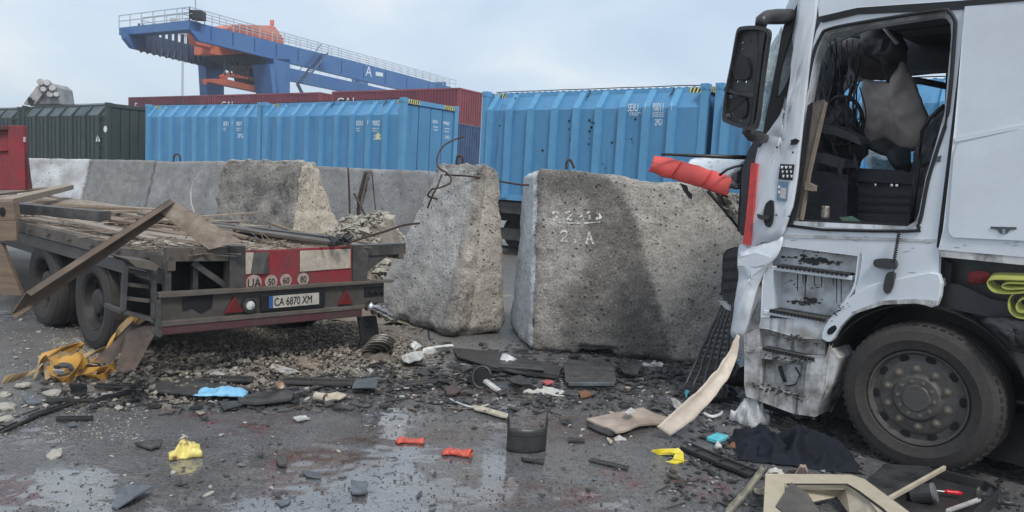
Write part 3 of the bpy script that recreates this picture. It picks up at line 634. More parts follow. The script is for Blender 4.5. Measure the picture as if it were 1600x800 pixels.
# corrugated maroon and navy boxes stacked further back
def corr_box(pa, pb, ztop, H, W, label, m1, m2, group=None, txt_=None, ang=None):
    a, b = pa, pb; Lg = (b-a).to_2d().length; fr = Fr((a.x, a.y, 0), (b-a).to_2d())
    t = thing('shipping_container', label, 'shipping container', (a.x, a.y, ztop-H), fr.ang, group)
    r = MB(); r.box(.03, Lg-.03, .03, W-.03, .03, H-.03); r.build('body', m1, t)
    r = MB(); n = int(Lg/.28)
    for k in range(n): x = .12+(Lg-.3)*k/n; r.box(x, x+.14, -.012, .03, .12, H-.12)
    r.build('side_corrugation', m1, t)
    r = MB(); n = int(W/.28)
    for k in range(n): y = .12+(W-.24)*k/n; r.box(Lg-.03, Lg+.012, y, y+.15, .12, H-.12)
    r.build('end_corrugation', m2, t)
    r = MB()
    for z in (0, H-.11): r.box(0, Lg, -.03, .05, z, z+.11); r.box(0, Lg, W-.05, W+.03, z, z+.11); r.box(Lg-.05, Lg+.03, .05, W-.05, z, z+.11); r.box(-.03, .05, .05, W-.05, z, z+.11)
    for x in (0, Lg-.14):
        for y in (-.035, W-.1): r.box(x, x+.14, y, y+.135, .002, H-.002)
    r.build('frame_rail', m2, t)
    if txt_: text(txt_[0], txt_[1], m_white, t, (txt_[2], -.035, txt_[3]), (PI/2, 0, 0), sx=1.1)
    return t
g_m = 'far stack of shipping containers'
a, b = atz(519, 143, 8.2), atz(718, 137, 8.2)
corr_box(a, b, 8.2, 2.4, 2.7, 'maroon container on top of the navy one, behind the middle blue container', m_maroon, m_maroonlt, g_m, ('CAI', 1.1, .5, 1.15))
for zt, lb in ((5.8, 'navy corrugated container directly under the maroon container'), (2.9, 'navy container at the bottom of the stack with maroon top')):
    corr_box(a, b, zt, 2.9, 2.7, lb, m_navy, m_navy, g_m)
a, b = atz(201, 152, 8.2), atz(500, 144, 8.2); mid = (a+b)/2
for (p, q), lb, tt in (((a, mid), 'dark maroon container, leftmost of the far row under the crane', ('F', 1.1, 1.0, 1.1)), ((mid, b), 'maroon container under the crane trolley, right half of the far row', ('CAI', .9, 1.0, 1.2))):
    q = q if q is b else q-(q-p).normalized()*.1
    corr_box(p, q, 8.2, 2.4, 2.44, lb, m_maroon, m_maroonlt, g_m, tt)
    corr_box(p, q, 5.8, 2.9, 2.44, 'navy container beneath the '+lb.split(',')[0]+' of the far row', m_navy, m_navy, g_m)
    corr_box(p, q, 2.9, 2.9, 2.44, 'bottom navy container beneath the '+lb.split(',')[0]+' of the far row', m_navy, m_navy, g_m)
# rail wagons under the row
def wagon(p, q, lb, z=ST):
    fr = Fr((p.x, p.y, 0), (q-p).to_2d()); Lg = (q-p).to_2d().length; t = thing('flat_wagon', lb, 'rail wagon', (p.x, p.y, 0), fr.ang, 'rail wagons carrying the containers')
    r = MB(); r.box(0, Lg, .2, 2.3, z-.22, z-.01); r.box(0, Lg, .05, .2, z-.34, z-.06); r.box(0, Lg, 2.3, 2.45, z-.34, z-.06); r.box(0, Lg, 1.0, 1.5, z-.6, z-.22); r.build('frame', m_steel, t)
    for x in (.9, 2.7, Lg-2.7, Lg-.9):
        for y in (.45, 2.0):
            r = MB(); r.lathe([(0, 0), (.10, 0), (.12, .03), (.38, .03), (.42, .0), (.48, 0), (.48, .13), (0, .131)], (x, y, .50), (0, 1, 0), 24); r.build('wheel', m_rust, t, smooth=False)
    for x in (1.8, Lg-1.8): r = MB(); r.box(x-1.2, x+1.2, .30, .42, .42, .72); r.build('bogie_frame', m_steel, t)
    text('L 1 A', .16, m_white, t, (.35, .045, z-.28), (PI/2, 0, 0))
O1 = c_near.location
wagon(V((O1.x, O1.y, 0))-AX*1.0, V((O1.x, O1.y, 0))+AX*13.2, 'dark rail wagon seen through the gap between the two big blocks')
wagon(V((a3.x, a3.y, 0)), V((b.x, b.y, 0))*0+V((c_mid.location.x, c_mid.location.y, 0))+frm.ax*Lm, 'rail wagon carrying the two blue containers left of the gap')
pg = atz(35, 165, ZT); pq = atz(168, 160, ZT); wagon(V((pg.x, pg.y, 0)), V((pq.x, pq.y, 0)), 'rail wagon carrying the dark green container')
# rail track
r = MB(); P = V((O1.x, O1.y, 0))
for off in (.52, 2.05):
    p0 = P+V((-AX.y, AX.x, 0))*off; r.bar(p0-AX*40+V((0, 0, .04)), p0+AX*20+V((0, 0, .04)), .07, .08)
tag(r.build('rail_track', m_rust), 'rusty rails under the wagons', 'rail track')

# ================================================================ GANTRY CRANE
HT = 14.0
A0 = atz(296, 32, HT); A1 = atz(186, 44, HT); gd = (atz(700, 135, HT)-A0).normalized(); cd = (A1-A0).normalized()
cr = thing('gantry_crane', 'blue gantry crane with orange trolley above the maroon containers', 'gantry crane', (A0.x, A0.y, 0), 0)
o0 = V((A0.x, A0.y, 0)); UP = V((0, 0, 1))
def girder(P, L_, H0, H1, w, taper=6.):
    "box girder with a chamfered nose; P is the top front end"
    p = P-o0; mb = MB(); side = cd*w
    poly = [p, p+gd*L_, p+gd*L_-UP*H1, p+gd*taper-UP*H1, p-UP*H0]
    mb.prism([q for q in poly], side); return mb
nA = gd.cross(UP); PA = A0.copy(); PBm = A1-cd*1.5
tn = lambda px, py, plane_pt, nrm: C0+ray(px, py)*((plane_pt-C0).dot(nrm)/ray(px, py).dot(nrm))
nearp = lambda px, py: tn(px, py, PA, nA)-o0
farp = lambda px, py: tn(px, py, PBm, nA)-o0
x = MB(); x.prism([nearp(*q) for q in ((296, 32), (440, 68), (560, 97), (705, 136), (705, 158), (600, 134), (450, 98), (312, 64), (296, 45))], cd*.5); x.build('girder', m_craneblue, cr)
x = MB(); x.prism([farp(*q) for q in ((194, 45), (222, 51), (310, 73), (452, 106), (560, 130), (640, 148), (560, 148), (452, 126), (322, 103), (208, 75), (196, 60))], cd*.6); x.build('girder', m_craneblue, cr)
x = MB(); x.prism([farp(640, 146), farp(705, 156), farp(705, 166), farp(560, 146)], cd*1.1) if False else None
x = MB(); p = A0-o0; W_ = (A1-A0).length; x.prism([p-cd*.0+UP*.04, p+cd*W_+UP*.04, p+cd*W_-UP*.62, p-UP*.72], gd*1.1); x.build('cross_beam', m_craneblue, cr)
def handrail(P, d, L_, h=1.1, n=None):
    mb = MB(); n = n or int(L_/1.5)
    for z in (h, h*.55): mb.bar(P+UP*z, P+d*L_+UP*z, .06, .06)
    for k in range(n+1): q = P+d*(L_*k/n); mb.bar(q, q+UP*h, .06, .06)
    mb.build('handrail', m_rail, cr)
hd_ = nearp(712, 139)-nearp(296, 32); handrail(A0-o0, hd_.normalized(), hd_.length); handrail(A0-o0+cd*1.0, hd_.normalized(), hd_.length); handrail(A0-o0, cd, W_); handrail(farp(222, 51), (farp(560, 130)-farp(222, 51)).normalized(), 40); handrail(A0-o0+gd*1.3+cd*1.4, cd, W_-3)
# legs: two on each girder
def leg(px_t0, px_t1, px_b0, px_b1, yt, yb, plane, mt=m_craneblue):
    a, b = plane(px_t0, yt), plane(px_t1, yt); c, d = plane(px_b1, yb), plane(px_b0, yb)
    vv = (d-a); k = (-a.z)/vv.z if vv.z else 0; d2 = a+vv*k; vv = (c-b); c2 = b+vv*((-b.z)/vv.z); mb = MB(); mb.prism([a, b, c2, d2], cd*1.2); mb.build('leg', mt, cr)
leg(428, 453, 432, 453, 92, 148, nearp); leg(320, 350, 324, 350, 80, 148, farp)
leg(680, 697, 682, 697, 128, 150, nearp); leg(560, 575, 562, 575, 120, 150, farp)
x = MB(); x.prism([nearp(421, 100), nearp(430, 100), nearp(437, 150), nearp(427, 150)], cd*2.4); x.build('leg_brace', m_craneblue, cr)
# cable loops hanging under the far girder
for k in range(15):
    px = 216+k*9.9; py = 70+k*2.2; a, b = farp(px-3.4, py-8), farp(px+3.4, py-6.5); bot = farp(px+.5, py+11.5)
    off = -cd*.45; mb = MB(); w_ = (b-a)/2; c0 = (a+b)/2; h_ = c0.z-bot.z
    mb.tube([c0+off-w_+UP*1.4]+[c0+off-w_*math.cos(PI*j/8)-UP*(h_*math.sin(PI*j/8)) for j in range(9)]+[c0+off+w_+UP*1.4], .10, 5); mb.build('cable_loop', m_cablk, cr)
for k in range(11):
    px = 330+k*34; tp_, bt_ = nearp(px, 32+(px-296)*.258), nearp(px, 58+(px-296)*.243); mb = MB(); mb.bar(tp_-cd*.02-UP*.1, V((tp_.x, tp_.y, bt_.z+.15))-cd*.02, .10, .04, up=gd); mb.build('plate_seam', mat('seam_blue', (.035, .095, .25), .6, bump=0), cr)
# trolley and cab
tr = MB(); tr.prism([(tn(q[0], q[1], PA+cd*1.2, nA)-o0) for q in ((356, 44), (366, 38), (420, 40), (430, 42), (443, 60), (443, 76), (360, 58))], cd*6); trolley = tr.build('trolley', m_craneorange, cr)
x = MB(); q0 = nearp(425, 40); x.bar(q0, q0+UP*.5, .3, .3); 
x.build('trolley_post', m_craneorange, trolley)
inner = lambda px, py: tn(px, py, PA+cd*3.2, nA)-o0
x = MB(); x.prism([inner(330, 68), inner(330, 84), inner(344, 86), inner(382, 84), inner(420, 96), inner(420, 86)], cd*2.5); x.build('trolley_underframe', m_craneorange, cr)
x = MB(); x.prism([inner(305, 63), inner(334, 71), inner(334, 76), inner(307, 69)], cd*1.0); x.build('trolley_arm', m_craneorange, cr)
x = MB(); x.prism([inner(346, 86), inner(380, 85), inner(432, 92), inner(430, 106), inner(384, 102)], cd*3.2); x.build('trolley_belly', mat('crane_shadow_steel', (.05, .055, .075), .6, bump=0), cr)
x = MB(); x.prism([inner(384, 102), inner(428, 105), inner(424, 128), inner(390, 127)], cd*2.2); cabin = x.build('operator_cabin', m_brown, cr)
x = MB()
for u_ in (0, 1, 2): x.prism([inner(389+u_*12, 106), inner(397+u_*12, 107), inner(397+u_*12, 120), inner(389+u_*12, 119)], -cd*.06)
x.build('cabin_window', mat('dark_glass', (.04, .04, .05), .2, bump=0), cabin)
x = MB(); x.prism([inner(383, 126), inner(432, 129), inner(424, 133), inner(396, 132)], cd*2.6); x.build('cabin_floor', m_blk, cabin)
x = MB(); x.prism([inner(322, 123), inner(352, 123), inner(422, 140), inner(420, 147), inner(350, 133), inner(324, 128)], cd*.8)
x.build('spreader_beam', m_craneorange, cr)
x = MB(); x.prism([inner(350, 118), inner(360, 113), inner(388, 121), inner(388, 124), inner(358, 119), inner(354, 126)], cd*.8); x.bar(inner(322, 124), inner(319, 132), .25, .25); x.build('spreader_hook', m_craneorange, cr)
for k in range(5):
    mb = MB(); a = inner(350+k*8, 95); b = inner(352+k*8, 118); mb.bar(a, b, .10, .10); mb.build('hoist_rope', m_cablk, cr)
# stair between girder and ground
x = MB(); a, b = nearp(500, 84), nearp(462, 130); 
for off in (0, .9): x.bar(a+UP*off*0-cd*(.2+off), b-cd*(.2+off), .08, .18)
for k in range(16): q = a.lerp(b, (k+.5)/16); x.bar(q-cd*.2, q-cd*1.1, .25, .05)
x.bar(nearp(462, 130)-cd*.2, nearp(470, 146)-cd*.2, .15, .3); x.bar(a-cd*.2+UP*1, b-cd*.2+UP*1, .06, .06); x.build('stair', mat('stair_grey', (.10, .15, .26), .6, bump=0), cr)
x = MB(); x.box(0, 0, 0, 0, 0, 0) if False else None
q = nearp(577, 120); text('A', 1.6, m_white, cr, nearp(571, 118)-cd*.02+UP*.0, (PI/2, 0, math.atan2(gd.y, gd.x)), name='emblem')
x = MB(); x.prism([nearp(587, 112), nearp(598, 114), nearp(598, 120), nearp(587, 118)], -cd*.04); x.build('sign_plate', m_white, cr)
x = MB(); x.bar(nearp(306, 34), nearp(305, -30), .08, .08); x.build('mast', m_rail, cr)
x = MB(); q = nearp(309, 31); x.box(q.x-.5, q.x+.5, q.y-.5, q.y+.5, q.z, q.z+.7); x.build('switch_box', m_blk, cr)
# floodlight mast beyond the crane
Pm = aty(285, 148, 120); Pt = aty(286, 48, 120); lm = thing('light_mast', 'thin pale floodlight mast seen through the crane girders', 'light mast', (Pm.x, Pm.y, 0))
x = MB(); x.tube([(0, 0, 0), (Pt.x-Pm.x, 0, Pt.z)], [.28, .14], 8); x.build('pole', m_rail, lm)
for k in range(8):
    mb = MB(); an = k*PI/4; c = V((math.cos(an)*(1.6 if k % 2 else .9), math.sin(an)*1.4, Pt.z+.2+(1.2 if k % 2 else -.4))); mb.box(c.x-.4, c.x+.4, c.y-.25, c.y+.25, c.z-.28, c.z+.28); mb.bar((0, 0, Pt.z), c, .08, .08); mb.build('floodlight', m_rail, lm)
# weathered grab head of a loader behind the green container
m_gg = mat('weathered_grey_paint', (.42, .41, .40), .7, col2=(.22, .21, .22), scale=1.5, bump=.1)
YG = 44.
G = lambda x, y, o=0: aty(x, y, YG+o)
g0 = aty(65, 165, YG); g0.z = 0; gr = thing('grab_loader', 'grey loader head with pulley wheels rising behind the dark green container', 'machine', g0)
x = MB(); x.prism([G(p_, q_)-g0 for p_, q_ in ((36, 163), (58, 134), (66, 147), (54, 164))], (0, 1.2, 0)); x.build('boom_plate', m_gg, gr)
x = MB(); x.prism([G(p_, q_, .2)-g0 for p_, q_ in ((60, 140), (64, 129), (80, 130), (88, 137), (92, 162), (56, 162))], (0, 1.6, 0)); x.build('head_frame', mat('grey_head', (.2, .2, .21), .7, col2=(.36, .36, .37), scale=1.2, bump=.2), gr)
for p_, q_, r_ in ((66, 131, .28), (76, 132, .26), (70, 142, .22), (84, 140, .26), (80, 150, .24), (90, 150, .2)):
    mb = MB(); c = G(p_, q_)-g0; r_ *= .75; mb.lathe([(0, 0), (r_*.3, 0), (r_*.35, .1), (r_*.8, .1), (r_, .0), (r_, .3), (0, .301)], c, (.3, -1, .3), 7); mb.build('pulley', m_gg, gr)
x = MB(); 
for p_, q_ in ((46, 156), (50, 160)): x.bar(G(p_-3, q_, -.2)-g0, G(p_+3, q_-2, -.2)-g0, .1, .1); x.bar(G(p_, q_-4, -.2)-g0, G(p_, q_+6, -.2)-g0, .1, .1)
x.build('bracket', m_blk, gr)
x = MB(); x.box(-1.0, 1.6, 1.5, 5.5, 0, 5.2); x.build('machine_house', m_steel, gr)
# ================================================================ FLATBED TRAILER
Rk = atz(262, 400, 1.15); rdir = V((math.sin(math.radians(41)), math.cos(math.radians(41))))
TR = Fr((Rk.x, Rk.y, 0), rdir)               # local x along the rear face (to the right), local y along the bed (away)
tl = thing('flatbed_trailer', 'wrecked flatbed trailer with red rear board and broken plank deck', 'trailer', (Rk.x, Rk.y, 0), TR.ang)
R = lambda px, py, off=0.: TR.y(px, py, off)
Sd = lambda px, py, off=0.: TR.x(px, py, off)
def rp(name, pts, mt, y0=0., th=.04, par=None, bevel=.004, lab=None):
    mb = MB(); mb.prism([R(px, py, y0) for px, py in pts], (0, th, 0)); o = mb.build(name, mt, par or tl, bevel=bevel)
    if lab: o['label'] = lab
    return o
ZD = 1.15
# rear face
rp('deck_edge', [(261, 387), (361, 386), (361, 408), (261, 409)], m_steeldust, .0, .07)
rp('deck_edge', [(551, 384), (634, 380), (634, 397), (551, 401)], m_steel, .0, .10)
rp('rear_bracket', [(360, 384), (384, 384), (383, 456), (359, 458)], m_steel, -.03, .12)
rp('rear_bracket', [(553, 383), (577, 382), (574, 443), (552, 446)], m_steel, -.03, .12)
rp('gusset', [(573, 398), (600, 396), (604, 402), (575, 424)], m_steel, .02, .03)
red = rp('rear_board', [(382, 392), (556, 384), (556, 443), (382, 456)], m_redsteel, .0, .02)
rp('reflective_plate', [(469, 392), (548, 389), (548, 419), (469, 425)], mat('dusty_plate', (.50, .44, .36), .5, col2=(.36, .31, .26), scale=9, edge=.2, bump=.15, bscale=60, var=.25), -.012, .008, red)
rp('reflective_plate', [(384, 395), (397, 394), (392, 428), (384, 429)], mat('dusty_plate', (1, 1, 1)), -.012, .008, red)
cl = MB(); cl.prism([R(397, 395, -.012), R(420, 393, -.05), R(421, 427, -.02), R(410, 428, -.03), R(392, 428, -.012)], (0, .006, 0)); cl.build('torn_plate', m_steel, red)
for px, py, r_, s_, tx_ in ((396, 442, .078, .085, 'UA'), (423, 440, .064, .062, '50'), (446, 438, .062, .062, '60'), (473, 436, .062, .062, '80')):
    c = R(px, py, 0); mb = MB(); mb.lathe([(0, 0), (r_, 0), (r_, .006), (0, .0061)], (c.x, -.004, c.z), (0, -1, 0), 24); d_ = mb.build('round_decal', mat('dirty_decal', (.40, .34, .29), .6, col2=(.26, .16, .14), scale=14, amt=.45, edge=.2, bump=.1), red)
    text(tx_, s_*1.35, m_blk, d_, (c.x-.0, -.0125, c.z-s_*.45), (PI/2, 0, 0), name='decal_lettering', align='CENTER', sx=.85, off=.0)
# underrun beam, number plate, lights
m_bump = mat('bumper_grey', (.10, .088, .078), .65, .2, col2=(.05, .045, .04), scale=4, edge=.25, bump=.15, bscale=40, var=.2)
rp('underrun_beam', [(250, 466), (600, 440), (600, 476), (250, 508)], m_bump, -.01, .03)
rp('beam_lip', [(248, 458), (616, 437), (616, 441), (248, 466)], m_steeldust, -.06, .08)
rp('beam_lip', [(252, 503), (606, 474), (606, 479), (252, 511)], m_steeldust, -.06, .08)
rp('lower_bar', [(246, 509), (566, 478), (566, 494), (246, 525)], m_reddark, -.05, .12, bevel=.008)
npl = rp('number_plate_holder', [(408, 461), (508, 453), (508, 479), (408, 487)], m_blk, -.05, .02)
c0, c1 = R(420, 474), R(498, 468)
mb = MB(); mb.prism([R(420, 463, -.056), R(498, 457, -.056), R(498, 475, -.056), R(420, 482, -.056)], (0, -.006, 0)); plate = mb.build('number_plate', mat('plate_white', (.50, .47, .42), .5, col2=(.36, .32, .28), scale=12, edge=.2, bump=.05), npl)
pc = R(428, 480, -.063); pe = R(496, 474, -.063); wd = pe.x-pc.x; sl = math.atan2(pe.z-pc.z, wd)
text('CA 6870 XM', .105, m_blk, plate, (pc.x, -.064, pc.z+.012), (PI/2, -sl, 0), name='plate_lettering', sx=wd/(.105*6.2), off=.0)
mb = MB(); mb.prism([R(420, 463, -.0625), R(426.5, 462.5, -.0625), R(426.5, 481.5, -.0625), R(420, 482, -.0625)], (0, -.002, 0)); mb.build('plate_band', mat('eu_blue', (.03, .09, .25), .5, bump=0), plate)
for p3 in ([(365, 463), (350, 489), (380, 487)], [(539, 452), (527, 476), (550, 474)]):
    mb = MB(); mb.prism([R(a, b, -.02) for a, b in p3], (0, -.025, 0)); mb.build('triangle_reflector', mat('reflector_red', (.17, .012, .016), .4, col2=(.08, .02, .02), scale=9, bump=.1), tl, bevel=.004)
c = R(386, 476, 0); mb = MB(); mb.lathe([(0, 0), (.072, 0), (.072, .05), (.055, .055), (.052, .045), (0, .046)], (c.x, -.01, c.z), (0, -1, 0), 24); lh = mb.build('light_ring', m_plastic, tl)
mb = MB(); mb.lathe([(.044, .045), (.04, .058), (.02, .066), (0, .068)], (c.x, -.01, c.z), (0, -1, 0), 10); mb.build('light_lens', mat('cracked_lens', (.6, .62, .6), .15, col2=(.3, .3, .3), scale=25, bump=.4), lh)
rp('light_socket', [(285, 462), (334, 458), (331, 481), (315, 490), (300, 481), (286, 487)], m_black, -.02, .02)
rp('light_socket', [(570, 449), (600, 447), (600, 461), (570, 464)], m_black, -.022, .02)
for px in (577, 585, 594): c = R(px, 455, 0); mb = MB(); mb.lathe([(0, 0), (.012, 0), (.012, .03), (0, .031)], (c.x, -.02, c.z), (0, -1, 0), 8); mb.build('light_pin', m_plastic, tl)
# inner rear frame behind the beam
mb = MB(); mb.prism([R(258, 409, .25), R(565, 396, .25), R(565, 455, .25), R(258, 470, .25)], (0, .03, 0)); mb.build('rear_crossmember', m_black, tl)
rp('frame_post', [(258, 408), (268, 408), (268, 468), (258, 470)], m_steel, .02, .06); rp('frame_post', [(302, 408), (310, 408), (310, 462), (302, 463)], m_steel, .1, .06)
mb = MB(); mb.bar(R(300, 410, .06), R(360, 452, .06), .04, .05); mb.build('frame_brace', m_steel, tl)
rp('frame_rail', [(262, 462), (360, 452), (360, 457), (262, 468)], m_steeldust, -.02, .05)
# left lamp housing (bent box frame)
mb = MB(); q = [(196, 410), (232, 420), (240, 436), (240, 500), (192, 487)]
pts = [R(a, b, -.05) for a, b in q]
for i in range(5): mb.bar(pts[i], pts[(i+1) % 5], .035, .035, up=(0, 1, 0))
pb = [p+V((0, .35, 0)) for p in pts]
for i in range(5): mb.bar(pts[i], pb[i], .03, .03)
mb.build('lamp_cage', m_steel, tl)
for i, (a, b, c_, d_) in enumerate(((200, 422, 230, 430), (199, 444, 232, 448), (198, 466, 233, 470))): mb = MB(); mb.bar(R(a, b, .02), R(c_, d_, .02), .02, .03); mb.build('cage_bar', m_steeldust, tl)
mb = MB(); mb.prism([R(198, 418, .30), R(234, 426, .30), R(238, 496, .30), R(194, 484, .30)], (0, .02, 0)); mb.build('lamp_back', m_black, tl)
rp('cage_cap', [(196, 404), (236, 408), (250, 416), (244, 424), (214, 418)], m_steeldust, -.12, .3)
rp('bumper_stub', [(244, 470), (252, 468), (253, 520), (243, 520)], m_steel, -.08, .1)
c = R(241, 520, -.05); mb = MB(); mb.lathe([(0, 0), (.05, 0), (.055, .04), (.03, .1), (0, .101)], (c.x, c.y, c.z), (0, -1, .1), 10); mb.build('hinge_knuckle', m_steel, tl)
# crumpled chrome lamp on the right
mb = MB(); lp = [R(575, 478, -.12), R(586, 482, -.12), R(597, 487, -.12), R(608, 493, -.13), R(617, 498, -.13)]
mb.tube(sum([[lp[i], lp[i].lerp(lp[min(i+1, 4)], .5)] for i in range(5)], []), [.055, .035, .07, .04, .075, .045, .07, .04, .055, .02], 12); mb.build('crumpled_lamp', m_chrome, tl, smooth=True)
mb = MB(); mb.prism([R(560, 495, 0), R(588, 493, 0), R(592, 520, 0), R(590, 541, -.0), R(566, 536, 0)], (0, .03, 0)); mb.build('mud_flap', m_plastic, tl)
# side of the bed
def sidebar(name, a, b, h, mt, x0=0, th=.08): 
    mb = MB(); p, q = Sd(*a, x0), Sd(*b, x0); mb.prism([p, q, q-V((0, 0, h)), p-V((0, 0, h))], (th, 0, 0)); return mb.build(name, mt, tl, bevel=.006)
mb = MB(); mb.box(0, .07, 0, 11.5, ZD-.13, ZD-.005); mb.build('side_rail', m_steeldust, tl, bevel=.006)
mb = MB(); mb.box(2.48, 2.55, 0, 11.5, ZD-.13, ZD-.005); mb.build('side_rail', m_steeldust, tl, bevel=.006)
mb = MB(); mb.box(.02, .05, .1, 11.4, ZD-.26, ZD-.14); mb.build('side_skirt', m_steel, tl)
for k in range(9): mb = MB(); y = .4+k*.62; mb.tube([(-.012, y-.05, ZD-.06), (-.02, y, ZD-.08), (-.012, y+.05, ZD-.06)], .009, 5); mb.build('lashing_ring', m_steel, tl)
for x in (.55, 1.85): mb = MB(); mb.box(x, x+.14, .35, 11.4, ZD-.55, ZD-.14); mb.build('chassis_beam', m_steel, tl)
for k in range(12): mb = MB(); y = .3+k*.9; mb.box(.07, 2.48, y, y+.06, ZD-.13, ZD-.045); mb.build('crossmember', m_steel, tl)
# deck planks: lengthwise, some broken or lifted, gaps between
rnd = random.Random(11)
xs = .09; k = 0
while xs < 2.45:
    w_ = rnd.uniform(.15, .24); y = .05+rnd.uniform(0, .1)
    while y < 10.5:
        ln = rnd.uniform(1.2, 3.6)
        skip = rnd.random() < (.40 if .95 < xs < 2.3 and y < 2.2 else .16)
        if xs < .6 and y < 1.5: skip = False
        if not skip:
            mb = MB(); z0 = ZD-.045+rnd.uniform(0, .012); dz0, dz1 = (rnd.uniform(0, .09), rnd.uniform(0, .05)) if rnd.random() < .4 else (0, 0)
            sk = rnd.uniform(-.03, .03); y1 = min(y+ln, 10.6); j = rnd.uniform(-.04, .04)
            mb.add([(xs, y+j, z0+dz0), (xs+w_-.012, y-j, z0+dz0), (xs+w_-.012+sk, y1, z0+dz1), (xs+sk, y1+j, z0+dz1)]+[(xs, y+j, z0+dz0+.04), (xs+w_-.012, y-j, z0+dz0+.04), (xs+w_-.012+sk, y1, z0+dz1+.04), (xs+sk, y1+j, z0+dz1+.04)],
                   [(3, 2, 1, 0), (4, 5, 6, 7), (0, 1, 5, 4), (1, 2, 6, 5), (2, 3, 7, 6), (3, 0, 4, 7)])
            mb.build('deck_plank', m_plank if rnd.random() < .8 else m_wood, tl)
        y += ln+rnd.uniform(.01, .05)
    xs += w_
# wheels
m_rim = mat('sooty_rim', (.035, .034, .036), .6, .3, col2=(.06, .055, .05), scale=8, bump=.3, bscale=50, var=.2)
def wheel(par, c, ax, Rr, w_, holes=10, convex=False, name='wheel', n=64, rim=m_rim, nut=m_rim, tread=True):
    "tyre with shoulder and grooves, dished rim, hub, nuts and hand holes; ax points outward"
    c = V(c); ax = V(ax).normalized(); a = V((ax.y, -ax.x, 0)).normalized(); up = V((0, 0, 1))
    rr = Rr*(.635 if convex else .56)
    mb = MB(); mb.lathe([(rr, -.01), (rr*1.04, .012), (rr*1.12, .02), (Rr*.78, .035), (Rr*.90, .02), (Rr*.945, .005), (Rr*.95, -.005), (Rr*.985, -.025), (Rr, -.05)]+
        sum([[(Rr, -.05-w_*f), (Rr*.978, -.055-w_*f), (Rr*.978, -.067-w_*f), (Rr, -.072-w_*f)] for f in (.15, .36, .57, .75)], [])+[(Rr, -w_+.05), (Rr*.96, -w_), (Rr*.78, -w_-.02), (rr, -w_+.02), (rr, -.01)], c, ax, n, caps=False)
    tyre = mb.build('tyre', m_rubber, par, smooth=False)
    if tread:
        tb = MB()
        for k in range(56):
            an = 2*PI*k/56; d = a*math.cos(an)+up*math.sin(an); tg = -a*math.sin(an)+up*math.cos(an)
            p = c+d*(Rr*.972); tb.bar(p-ax*.012, p-ax*.075+d*.012, .030, .020, up=d)
        tb = tb.build('shoulder_lug', m_rubber, tyre); tb['kind'] = 'stuff'
    mb = MB(); dep = .10
    if convex: prof = [(rr, -.012), (rr*.985, .006), (rr*.955, .004), (rr*.94, -.018), (rr*.90, -.034), (rr*.80, -.032), (rr*.74, -.020), (rr*.52, -.014), (rr*.50, -.012), (rr*.46, .004), (rr*.44, .010), (rr*.28, .012), (rr*.26, .020), (0, .022)]
    else: prof = [(rr, -.012), (rr*.985, .006), (rr*.95, .0), (rr*.92, -.06), (rr*.86, -.10), (rr*.72, -.12), (rr*.62, -.13), (rr*.50, -.12), (rr*.46, -.04), (rr*.40, -.02), (rr*.25, -.01), (0, -.009)]
    mb.lathe(prof, c, ax, n, caps=False); rm = mb.build('rim', rim, par, smooth=False, bevel=0)
    zf = -.016 if convex else -.125
    for k in range(10):
        an = 2*PI*k/10+.2; d = a*math.cos(an)+up*math.sin(an)
        mb = MB(); mb.lathe([(.031, 0), (.029, .006), (.018, .007), (.018, .020), (.013, .026), (0, .027)], c+d*rr*.61+ax*(zf), ax, 8); mb.build('wheel_nut', nut, rm)
    for k in range(holes):
        an = 2*PI*(k+.5)/holes+.2; d = a*math.cos(an)+up*math.sin(an); tg = -a*math.sin(an)+up*math.cos(an); ctr = c+d*rr*.845+ax*(-.036 if convex else -.098)
        mb = MB(); vs = [ctr+tg*math.cos(2*PI*j/12)*.036+(d*math.sin(2*PI*j/12)*.026) for j in range(12)]
        mb.prism(vs, ax*.008); mb.build('hand_hole', m_black, rm)
    if convex:
        for k in range(10):
            an = 2*PI*k/10; d = a*math.cos(an)+up*math.sin(an); mb = MB(); mb.lathe([(.013, 0), (.013, .012), (0, .013)], c+d*rr*.36+ax*.010, ax, 6); mb.build('hub_bolt', nut, rm)
    return tyre
def twheel(px, py, off=.0):
    c = TR.x(px, py, off); wt = thing('wheel', None, None, (0, 0, 0)); wt.parent = tl; wt.name = 'wheel'
    for kk in ('label', 'category'): 
        if kk in wt: del wt[kk]
    wheel(wt, (off, c.y, .50), (-1, 0, 0), .50, .34, tread=False); return c
TW = [twheel(147, 450, .06), twheel(68, 432, .06)]
mb = MB(); y1, y2 = TW[0].y, TW[1].y
mb.box(.9, 1.7, y1-.06, y1+.06, .4, .6); mb.box(.9, 1.7, y2-.06, y2+.06, .4, .6); mb.box(.5, .62, y1-.8, y2+.8, .55, .7); mb.build('axle_frame', m_steel, tl)
for x in (1.95,):
    for yy in (y1, y2):
        wt = thing('wheel', None, None); wt.parent = tl; wheel(wt, (2.5, yy, .50), (1, 0, 0), .50, .34, tread=False)
# mudguard and flap just behind the rear wheel
mb = MB(); g = []
for k in range(9):
    an = math.radians(-25+k*16); g.append((y1-.57*math.cos(an)*1.0, .5+.57*math.sin(an)))
for i in range(8):
    (ya, za), (yb, zb) = g[i], g[i+1]; mb.add([(.03, ya, za), (.45, ya, za), (.45, yb, zb), (.03, yb, zb)], [(0, 1, 2, 3)])
mb.build('mudguard', m_rubber, tl, solid=.012)
mb = MB(); mb.prism([(.06, y1-.62, .98), (.44, y1-.60, .98), (.46, y1-.66, .25), (.08, y1-.70, .25)], (0, .015, 0)); mb.build('mud_flap', m_rubber, tl)
